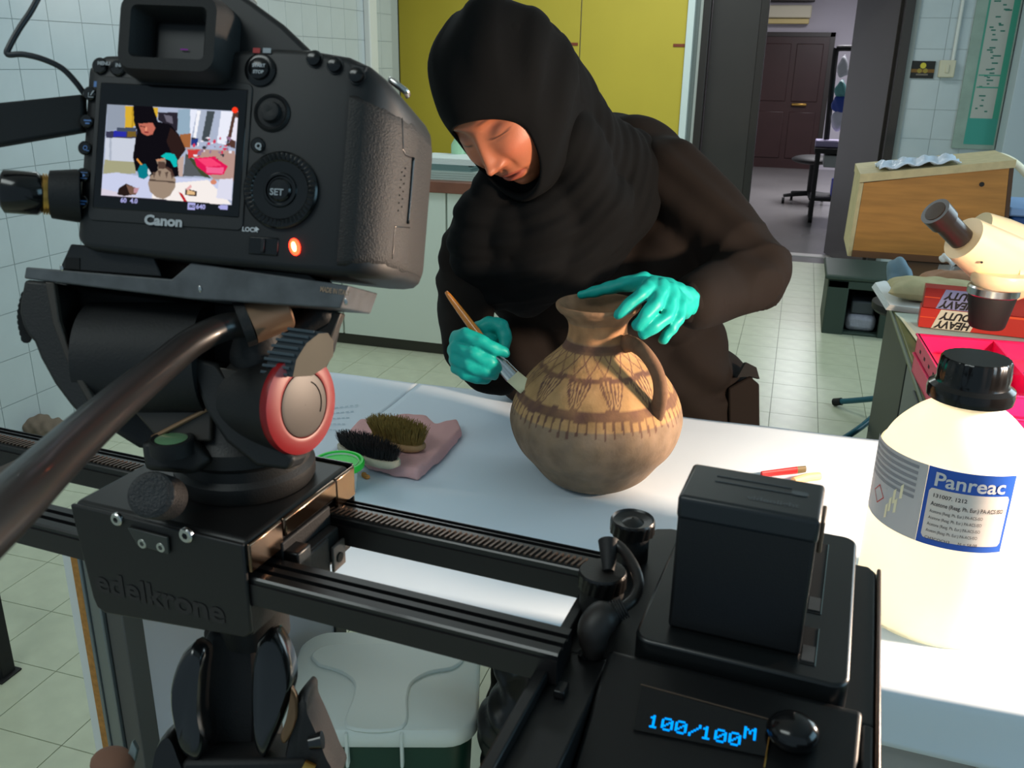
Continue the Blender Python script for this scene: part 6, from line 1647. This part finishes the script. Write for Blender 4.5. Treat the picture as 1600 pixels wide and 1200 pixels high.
def face_mesh():
    nt, npz = 200, 230
    th = np.linspace(0.02, math.pi - .02, nt); ph = np.linspace(0, 2 * math.pi, npz, endpoint=False)
    T, P = np.meshgrid(th, ph, indexing='ij')
    z = .118 * np.cos(T); cx = np.cos(P); cy = np.sin(P)
    prof = np.where(z > 0, np.clip(1 - np.abs(z / .119) ** 2.3, 0, 1) ** .5, np.clip(1 - np.abs(z / .121) ** 3.0, 0, 1) ** .5)
    jaw = 1 - .42 * np.clip((-z - .035) / .085, 0, 1) ** 1.3
    x = .0745 * prof * jaw * np.sign(cx) * np.abs(cx) ** .92
    y = np.where(cy > 0, .087, .092) * prof * cy
    fr = np.clip(cy, 0, 1) ** .7
    f = np.zeros_like(x)
    for s in (-1, 1):
        f += -.0150 * g2(x, z, s * .031, .004, .017, .0125)
        f += .0088 * g2(x, z, s * .032, -.001, .0125, .0085)
        f += -.0022 * g2(x, z, s * .032, -.0105, .013, .0022)
        f += .0045 * g2(x, z, s * .030, .024, .022, .0065)
        f += .0065 * g2(x, z, s * .041, -.032, .020, .018)
        f += .0085 * g2(x, z, s * .0135, -.046, .0055, .0060)
        f += -.0030 * g2(x, z, s * .021, -.055, .006, .012)
        f += -.0035 * g2(x, z, s * .023, -.0765, .004, .005)
    ridge = np.clip((.012 - z) / .054, 0, 1) * (z > -.049) ; fall = np.clip((z + .058) / .009, 0, 1)
    nose = np.where(z > .012, 0, np.where(z > -.049, ridge ** 1.1, fall))
    f += .0205 * nose * np.exp(-(x / (.0062 + .0035 * nose)) ** 2)
    f += .004 * g2(x, z, 0, -.044, .009, .006)
    f += .0040 * g2(x, z, 0, -.070, .019, .0045) + .0060 * g2(x, z, 0, -.0815, .016, .0048)
    f += -.0050 * g2(x, z, 0, -.0755, .021, .0016)
    f += -.0035 * g2(x, z, 0, -.0915, .018, .004)
    f += .0085 * g2(x, z, 0, -.106, .018, .011)
    f += -.0020 * g2(x, z, 0, -.062, .004, .006)
    y = y + f * fr
    skin = np.array([166, 98, 68.]); c = np.tile(skin, (*x.shape, 1))
    def mixc(w_, col): nonlocal c; c = c * (1 - w_[..., None]) + np.array(col, float) * w_[..., None]
    for s in (-1, 1):
        w_ = .7 * np.exp(-((z - (.0215 - 8 * (x * s - .030) ** 2)) / .0030) ** 2) * np.exp(-((x * s - .031) / .019) ** 4) * (cy > 0); mixc(w_, (62, 40, 32))
        w_ = .85 * np.exp(-((z - (-.0085 + 7 * (x * s - .032) ** 2)) / .0013) ** 2) * np.exp(-((x * s - .032) / .0155) ** 6) * (cy > 0); mixc(w_, (36, 22, 20))
        mixc(.25 * g2(x, z, s * .041, -.035, .02, .018) * (cy > 0), (214, 110, 88)); mixc(.35 * g2(x, z, s * .032, .006, .015, .008) * (cy > 0), (140, 84, 66))
        mixc(.55 * g2(x, z, s * .0085, -.0535, .0035, .0022) * (cy > 0), (60, 26, 22))
    lip = (np.abs(x) < .0235) & (cy > 0) & (z < -.0665 - 0 * x) & (z > -.0865) & (((z + .0765) / .0098) ** 2 + (x / .0235) ** 2 < 1)
    mixc(np.where(lip, .6, 0), (136, 58, 48)); mixc(.8 * g2(x, z, 0, -.0755, .021, .0011) * (cy > 0), (74, 28, 26))
    V = np.stack([x, y, z], -1).reshape(-1, 3); F = []
    for i in range(nt - 1):
        for k in range(npz):
            k2 = (k + 1) % npz; F.append((i * npz + k, (i + 1) * npz + k, (i + 1) * npz + k2, i * npz + k2))
    F.append(tuple(range(npz))[::-1]); F.append(tuple((nt - 1) * npz + k for k in range(npz)))
    return V, F, c.reshape(-1, 3)


fv, ff_, fc = face_mesh()
q = MB(); q.add(fv, ff_, HM); nf = len(q.V)
# neck, trunk, arms and legs under the clothes, one skin surface
sh_l, sh_r = at(1040, 275, 1.63), at(790, 330, 1.62); el_l, el_r = at(1182, 425, 1.58), at(728, 440, 1.60)
wr_l, wr_r = at(1082, 470, 1.42), at(722, 566, 1.46); nb = at(905, 285, 1.60); ch = at(915, 400, 1.70)
ib = MB(); ib.chain([(HC - hf * .02 - hu * .06, .05), (nb, .055), (ch + FF * .03, .075), (at(950, 520, 1.84), .075), (HIP + FF * .03, .085)], 18)
ib.chain([(nb, .05), (sh_l, .045), (el_l, .035), (wr_l, .024)], 14); ib.chain([(nb, .05), (sh_r, .045), (el_r, .035), (wr_r, .024)], 14)
for s_ in (-.09, .09): ib.chain([((HIP[0] + s_, HIP[1], HIP[2] - .05), .07), ((HIP[0] + s_, HIP[1], .48), .055), ((HIP[0] + s_, HIP[1], .08), .038), ((HIP[0] + s_, HIP[1] - .14, .045), .035)], 14)
iv, if_ = remesh(ib, .012, 3); q.add(iv, if_)
bo = obj('body', q, m_skin, wo, True, angle=180)
cols = np.concatenate([fc, np.tile([166, 98, 68.], (len(q.V) - nf, 1))]) / 255; cols = np.where(cols <= .04045, cols / 12.92, ((cols + .055) / 1.055) ** 2.4)
color_attr(bo.data, np.concatenate([cols, np.ones((len(cols), 1))], 1), domain='POINT')

for s_ in (-.09, .09):
    sq = MB().chain([((HIP[0] + s_, HIP[1] + .03, .048), .045), ((HIP[0] + s_, HIP[1] - .09, .045), .043), ((HIP[0] + s_, HIP[1] - .175, .040), .036)], 18).box(HIP[0] + s_ - .038, HIP[0] + s_ + .038, HIP[1] - .2, HIP[1] + .07, .004, .02)
    blob('shoe', sq, M_['blackm'], wo, .006, 3)
# abaya
ab = MB()
ab.chain([(sh_l, .074), (at(1110, 345, 1.61), .073), (el_l, .068), ], 24)
ab.chain([(el_l, .068), (at(1130, 455, 1.52), .056), (at(1085, 470, 1.44), .045)], 24)
ab.chain([(sh_r, .070), (at(742, 388, 1.60), .062), (el_r, .056), (at(728, 505, 1.555), .052), (at(728, 548, 1.50), .041)], 24)
ab.chain([(at(728, 548, 1.50), .041), (at(752, 585, 1.51), .030), (at(790, 590, 1.53), .028)], 24)
ab.ell(at(968, 262, 1.70), (.13, .10, .10), 28); ab.ell(at(905, 330, 1.70), (.17, .12, .13), 32); ab.ell(at(880, 420, 1.72), (.185, .12, .14), 32)
ab.ell(at(920, 510, 1.78), (.185, .125, .15), 32); ab.ell(at(975, 600, 1.86), (.205, .13, .16), 32); ab.ell(at(1030, 430, 1.70), (.12, .11, .14), 28)
ab.ell(at(1040, 560, 1.80), (.13, .10, .14), 24); ab.ell(at(820, 560, 1.74), (.06, .08, .09), 20)
ab.ell(at(1120, 620, 1.86), (.075, .09, .10), 20)
sk = [(HIP[0] + .0, HIP[1] + .05)]
P_r = []
for z, rx, ry in ((HIP[2] + .05, .215, .135), (.75, .23, .15), (.4, .27, .2), (.06, .31, .26)):
    P_r.append([(sk[0][0] + rx * math.cos(2 * math.pi * k / 48) * (1 + .04 * math.sin(9 * 2 * math.pi * k / 48)), max(sk[0][1] + ry * math.sin(2 * math.pi * k / 48), 1.605), z) for k in range(48)])
ab.loft(P_r)
EL = el_l; SL = sh_l


def abd(v, n_):
    d1 = np.linalg.norm(v - EL, axis=1); ax1 = nrm(EL - SL); t1 = (v - EL) @ ax1
    crease = np.exp(-(d1 / .085) ** 2) * np.abs(np.sin(t1 * 75 + (v[:, 2]) * 40 + 2 * np.sin(v[:, 1] * 30))) ** .7 * -.012
    fold = .0045 * np.sin(v[:, 0] * 62 + 9 * np.sin(v[:, 2] * 7) + 14 * v[:, 2] * .4) * np.clip((1.32 - v[:, 2]) / .3, 0, 1)
    diag = .0035 * np.sin((v[:, 0] * .8 + v[:, 2]) * 85 + 3 * np.sin(v[:, 1] * 20)) * np.clip((v[:, 2] - 1.1) / .2, 0, 1)
    arm = np.exp(-(np.linalg.norm(v - el_r, axis=1) / .1) ** 2) * np.sin(v[:, 2] * 160 + v[:, 0] * 60) * .003
    return crease + fold + diag + arm


ao = blob('abaya', ab, m_abaya, wo, .0065, 5, abd)
# pocket flap at the hip with its opening
pk_ = [at(u, v, 1.76) for u, v in ((1138, 606), (1172, 588), (1187, 600), (1188, 700), (1140, 705))]
obj('pocket', MB().slab(pk_, FF * .02), m_abaya, ao, bevel=.004)
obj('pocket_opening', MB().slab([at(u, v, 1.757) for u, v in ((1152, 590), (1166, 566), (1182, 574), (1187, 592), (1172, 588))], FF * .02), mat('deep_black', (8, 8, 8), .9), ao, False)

# headscarf: hood in the head frame plus wrapped drape over neck, shoulder and chest
hood = MB(); nR = 120; rings = []
spec_ = [(.0585, .034, -.113, .054, .0940, .070), (.0600, .037, -.117, .058, .0975, .078), (.0640, .043, -.123, .056, .0965, .077), (.0740, .066, -.132, .046, .0880, .062),
         (.0850, .095, -.138, .026, .0660, .040), (.0935, .119, -.140, .000, .0350, .010), (.0960, .131, -.135, -.035, -.010, -.03), (.0930, .131, -.120, -.075, -.060, -.07),
         (.0720, .105, -.085, -.110, -.100, -.105), (.0420, .065, -.045, -.133, -.130, -.132), (.002, .012, .006, -.144, -.144, -.144)]
for i, (rx, zt_, zb_, ys, yt, yb) in enumerate(spec_):
    ring = []; cz = -.036 + .045 * min(1, i / 6)
    for k in range(nR):
        a = 2 * math.pi * k / nR; s_ = math.sin(a); c_ = math.cos(a)
        fo = 1 + (.010 * math.sin(5 * a + 1.0 * i * .5) + .007 * math.sin(11 * a - i * .8)) * min(1, i / 4) * (1 if i < 9 else 0)
        ring.append((c_ * rx * fo, ys + ((yt if s_ > 0 else yb) - ys) * s_ * s_, cz + abs(s_) * ((zt_ - cz) if s_ > 0 else (zb_ - cz)) * fo))
    rings.append(ring)
RG = np.array(rings); P2 = []
for i in range(len(RG) - 1):
    A0, A1, A2, A3 = RG[max(i - 1, 0)], RG[i], RG[i + 1], RG[min(i + 2, len(RG) - 1)]
    for t in ((0,) if i < 2 else (0, .25, .5, .75)):
        R_ = .5 * (2 * A1 + (A2 - A0) * t + (2 * A0 - 5 * A1 + 4 * A2 - A3) * t * t + (3 * A1 - A0 - 3 * A2 + A3) * t ** 3)
        g = (i + t); am = .0030 * min(1, max(0, (g - 3) / 2)) * (1 if g < 8.5 else 0)
        for k in range(nR):
            a = 2 * math.pi * k / nR; f1 = math.sin(8 * a + g * .9 + 1.5 * math.sin(2 * a))
            R_[k] += np.array([math.cos(a), 0, math.sin(a)]) * am * (abs(f1) ** .6 * (1 if f1 > 0 else -1)) * (1.3 if math.cos(a) < .3 else .5)
        P2.append([tuple(p) for p in R_])
P2.append([tuple(p) for p in RG[-1]]); hood = MB(); hood.loft(P2, cap=False)
hw = MB(HM); hw.add(hood.V, hood.F)
dr_ = MB()
def H(x, y, z): return np.array(HM @ Vector((x, y, z)))
dr_.ell(H(0, -.055, .01), .098, 28); dr_.ell(H(.0, -.03, .035), .094, 28)
dr_.chain([(H(0, -.07, -.03), .092), (at(868, 190, 1.54), .088), (at(915, 255, 1.58), .090), (at(965, 262, 1.62), .078)], 28)
dr_.chain([(at(965, 262, 1.62), .078), (at(1000, 262, 1.64), .062)], 20)
dr_.chain([(H(-.035, -.03, -.115), .060), (at(905, 300, 1.52), .070), (at(925, 330, 1.54), .075)], 24)
dr_.chain([(H(.0, -.02, -.135), .056), (at(850, 350, 1.52), .070), (at(838, 395, 1.545), .075)], 24)
dr_.chain([(H(.045, -.02, -.10), .045), (at(752, 345, 1.52), .050), (at(745, 390, 1.54), .052), (at(770, 440, 1.58), .055)], 24)
dr_.chain([(at(925, 330, 1.54), .075), (at(880, 400, 1.56), .070), (at(820, 440, 1.585), .062)], 24)
dr_.chain([(at(985, 270, 1.60), .060), (at(975, 330, 1.585), .058), (at(925, 390, 1.58), .055)], 24)
dr_.ell(at(803, 362, 1.53), .066, 24); dr_.ell(at(800, 410, 1.555), .066, 24)
HCC = H(0, -.02, -.02)


def hjd(v, n_):
    d_ = np.linalg.norm(v - HCC, axis=1)
    w_ = np.clip((d_ - .10) / .06, 0, 1)
    loc = (v - HC); a_ = loc @ RR; b_ = loc @ UU
    s_ = a_ * .55 + b_ * .25
    f1 = np.sin(d_ * 115 + 4.5 * np.sin(a_ * 8 + 1) + 3 * np.sin(b_ * 7 - .5)); return w_ * (.0032 * np.sign(f1) * np.abs(f1) ** 1.6 + .0012 * np.sin(d_ * 260 + a_ * 40 + b_ * 22))


# keep the face clear: drop drape volume that would cover the opening
v_, f_ = remesh(dr_, .005, 5, hjd)
inv = np.array(HM.inverted()); lv = v_ @ inv[:3, :3].T + inv[:3, 3]
inside = (lv[:, 1] > .055) & ((lv[:, 0] / .064) ** 2 + ((lv[:, 2] + .031) / .083) ** 2 < 1.0)
f_ = [f for f in f_ if not all(inside[i] for i in f)]
hq = MB(); hq.add(v_, f_); hq.add(hw.V, hw.F)
hj = obj('headscarf', hq, m_hijab, wo, True, angle=180)
sm = hj.modifiers.new('s', 'SOLIDIFY'); sm.thickness = .0022; sm.offset = -1

# gloves -------------------------------------------------------------
gl = MB()
def C_(l): return [(at(u, v, d), r) for u, v, d, r in l]
G1 = [
    [(908, 461, 1.352, .0062), (925, 457, 1.350, .0082), (948, 451, 1.345, .0098), (976, 444, 1.340, .0118), (1006, 440, 1.345, .0150)],
    [(967, 491, 1.262, .0080), (983, 476, 1.262, .0094), (1002, 460, 1.268, .0108), (1013, 450, 1.288, .0118), (1020, 446, 1.325, .0140)],
    [(996, 508, 1.255, .0086), (1008, 494, 1.252, .0100), (1024, 476, 1.262, .0112), (1030, 458, 1.290, .0125), (1032, 448, 1.325, .0145)],
    [(1006, 521, 1.262, .0086), (1023, 510, 1.260, .0096), (1042, 495, 1.272, .0106), (1047, 472, 1.298, .0120), (1046, 455, 1.33, .0145)],
    [(1036, 531, 1.285, .0078), (1048, 515, 1.284, .0086), (1060, 498, 1.292, .0096), (1063, 478, 1.318, .0112), (1056, 464, 1.345, .0135)],
]
for c in G1: gl.chain(C_(c), 18)
gl.chain(C_([(1016, 446, 1.345, .017), (1042, 455, 1.365, .021), (1062, 468, 1.39, .024), (1082, 474, 1.43, .026)]), 22)
gl.chain(C_([(1040, 452, 1.34, .016), (1062, 464, 1.385, .020)]), 18)
gl.chain(C_([(1052, 470, 1.34, .016), (1066, 480, 1.385, .020)]), 18)


def gld(c0):
    def f(v, n_):
        return .0005 * np.sin(v[:, 0] * 260 + v[:, 2] * 160 + 3 * np.sin(v[:, 1] * 60)) + .0003 * np.sin(v[:, 2] * 380 - v[:, 0] * 200)
    return f


blob('glove', gl, m_glove, wo, .0019, 3, gld(0))
gr2 = MB()
D0 = 1.405
G2 = [
    [(789, 551, D0 - .030, .0085), (772, 544, D0 - .036, .0100), (748, 532, D0 - .038, .0112), (727, 524, D0 - .030, .0125), (716, 530, D0, .0150)],
    [(787, 545, D0 + .004, .0085), (790, 527, D0 + .008, .0115), (783, 510, D0 + .012, .0130), (764, 507, D0 + .022, .0135), (742, 520, D0 + .03, .0160)],
    [(776, 574, D0 - .012, .0095), (765, 566, D0 - .030, .0118), (738, 552, D0 - .032, .0130), (716, 543, D0 - .018, .0135), (714, 548, D0 + .01, .0160)],
    [(772, 585, D0 - .008, .0090), (758, 580, D0 - .026, .0115), (734, 570, D0 - .028, .0125), (714, 560, D0 - .014, .0130), (716, 562, D0 + .02, .0160)],
    [(760, 592, D0 - .002, .0085), (745, 590, D0 - .016, .0105), (728, 583, D0 - .018, .0112), (715, 574, D0 - .004, .0120), (720, 574, D0 + .025, .0150)],
]
for c in G2: gr2.chain(C_(c), 18)
gr2.chain(C_([(728, 540, D0 + .01, .022), (732, 560, D0 + .02, .023), (738, 572, D0 + .05, .024)]), 22)
gr2.chain(C_([(762, 528, D0 + .034, .021), (766, 545, D0 + .02, .016)]), 20)
gr2.chain(C_([(745, 552, D0 + .005, .022), (756, 566, D0 + .005, .018)]), 20)
gr2.chain(C_([(724, 545, D0 + .02, .022), (726, 560, D0 + .08, .026)]), 22)
blob('glove', gr2, mat('teal_nitrile_shade', (0, 150, 150), .42, bump=.35, bscale=70, bdist=.003, spec=.4) if False else m_glove, wo, .0019, 3, gld(0))
cuff = MB().chain(C_([(1076, 472, 1.425, .034), (1098, 470, 1.455, .040)]), 24)
blob('cuff', cuff, m_abaya, wo, .004, 3, lambda v, n_: .0015 * np.sin(v[:, 0] * 200 + v[:, 2] * 120))

# paint brush in her hand --------------------------------------------
m_bw = mat('varnished_wood', (206, 122, 36), .25, coat=.6, var=.12, vscale=80)
b0 = at(697, 456, 1.415); b1 = at(772, 556, D0 - .012); b2 = at(801, 588, D0 - .008)
tipj = on_jar(822, 606, .002); tip = tipj if tipj is not None else at(818, 606, 1.40)
pbr = thing('paint_brush', 'flat paint brush with varnished wooden handle held against the clay jar', 'brush', tuple(b1))
hpth = smooth_path([b0, b0 + (b1 - b0) * .25, b0 + (b1 - b0) * .55, b0 + (b1 - b0) * .8, b1], 5)
n = len(hpth); rad = [np.interp(i / (n - 1), [0, .06, .3, .6, .85, 1], [.0030, .0045, .0062, .0078, .0066, .0060]) for i in range(n)]
obj('handle', MB().tube(hpth, rad, 24, flat=(1, .8)), m_bw, pbr, True, angle=180)
ax = nrm(b2 - b1); sd = nrm(np.cross(ax, FF)); nn_ = np.cross(sd, ax)


def fr_(p, w_, t_): return [p + sd * w_ * math.cos(a) + nn_ * t_ * math.sin(a) for a in np.linspace(0, 2 * math.pi, 33)[:-1]]


q = MB().loft([fr_(b1 - ax * .004, .0068, .0058), fr_(b1 + ax * .008, .0095, .006), fr_(b1 + ax * .018, .0112, .0062), fr_(b1 + ax * .0183, .0117, .0066), fr_(b1 + ax * .021, .0117, .0066), fr_(b1 + ax * .0213, .0112, .0062), fr_(b2, .0125, .0062)])
obj('ferrule', q, mat('tin_ferrule', (206, 210, 208), .22, 1.0), pbr, True, angle=40)
q = MB(); bax = nrm(tip - b2); 
L = np.linalg.norm(tip - b2); rg = np.random.RandomState(3)
q.loft([fr_(b2 - ax * .001, .0118, .0056), fr_(b2 + bax * L * .4, .0118, .0056), fr_(b2 + bax * L * .8, .0112, .0040), fr_(b2 + bax * L * .97, .0098, .0022)])
for k in range(900):
    a = rg.uniform(-1, 1); b_ = rg.uniform(-1, 1); p = b2 + sd * .0118 * a + nn_ * .0058 * b_ * math.sqrt(max(0, 1 - a * a)); e = b2 + bax * L * rg.uniform(.9, 1.04) + sd * .0112 * a * rg.uniform(.9, 1.1) + nn_ * .003 * b_
    w1 = sd * .00025; w2 = nn_ * .00025
    q.add([p + w1, p - w1, p + w2, e + w1 * .5, e - w1 * .5, e + w2 * .5], [(0, 1, 4, 3), (1, 2, 5, 4), (2, 0, 3, 5)])
bh = obj('bristles', q, mat('cream_bristle', (206, 202, 172), .7), pbr, True, angle=30); bh['kind'] = 'stuff'
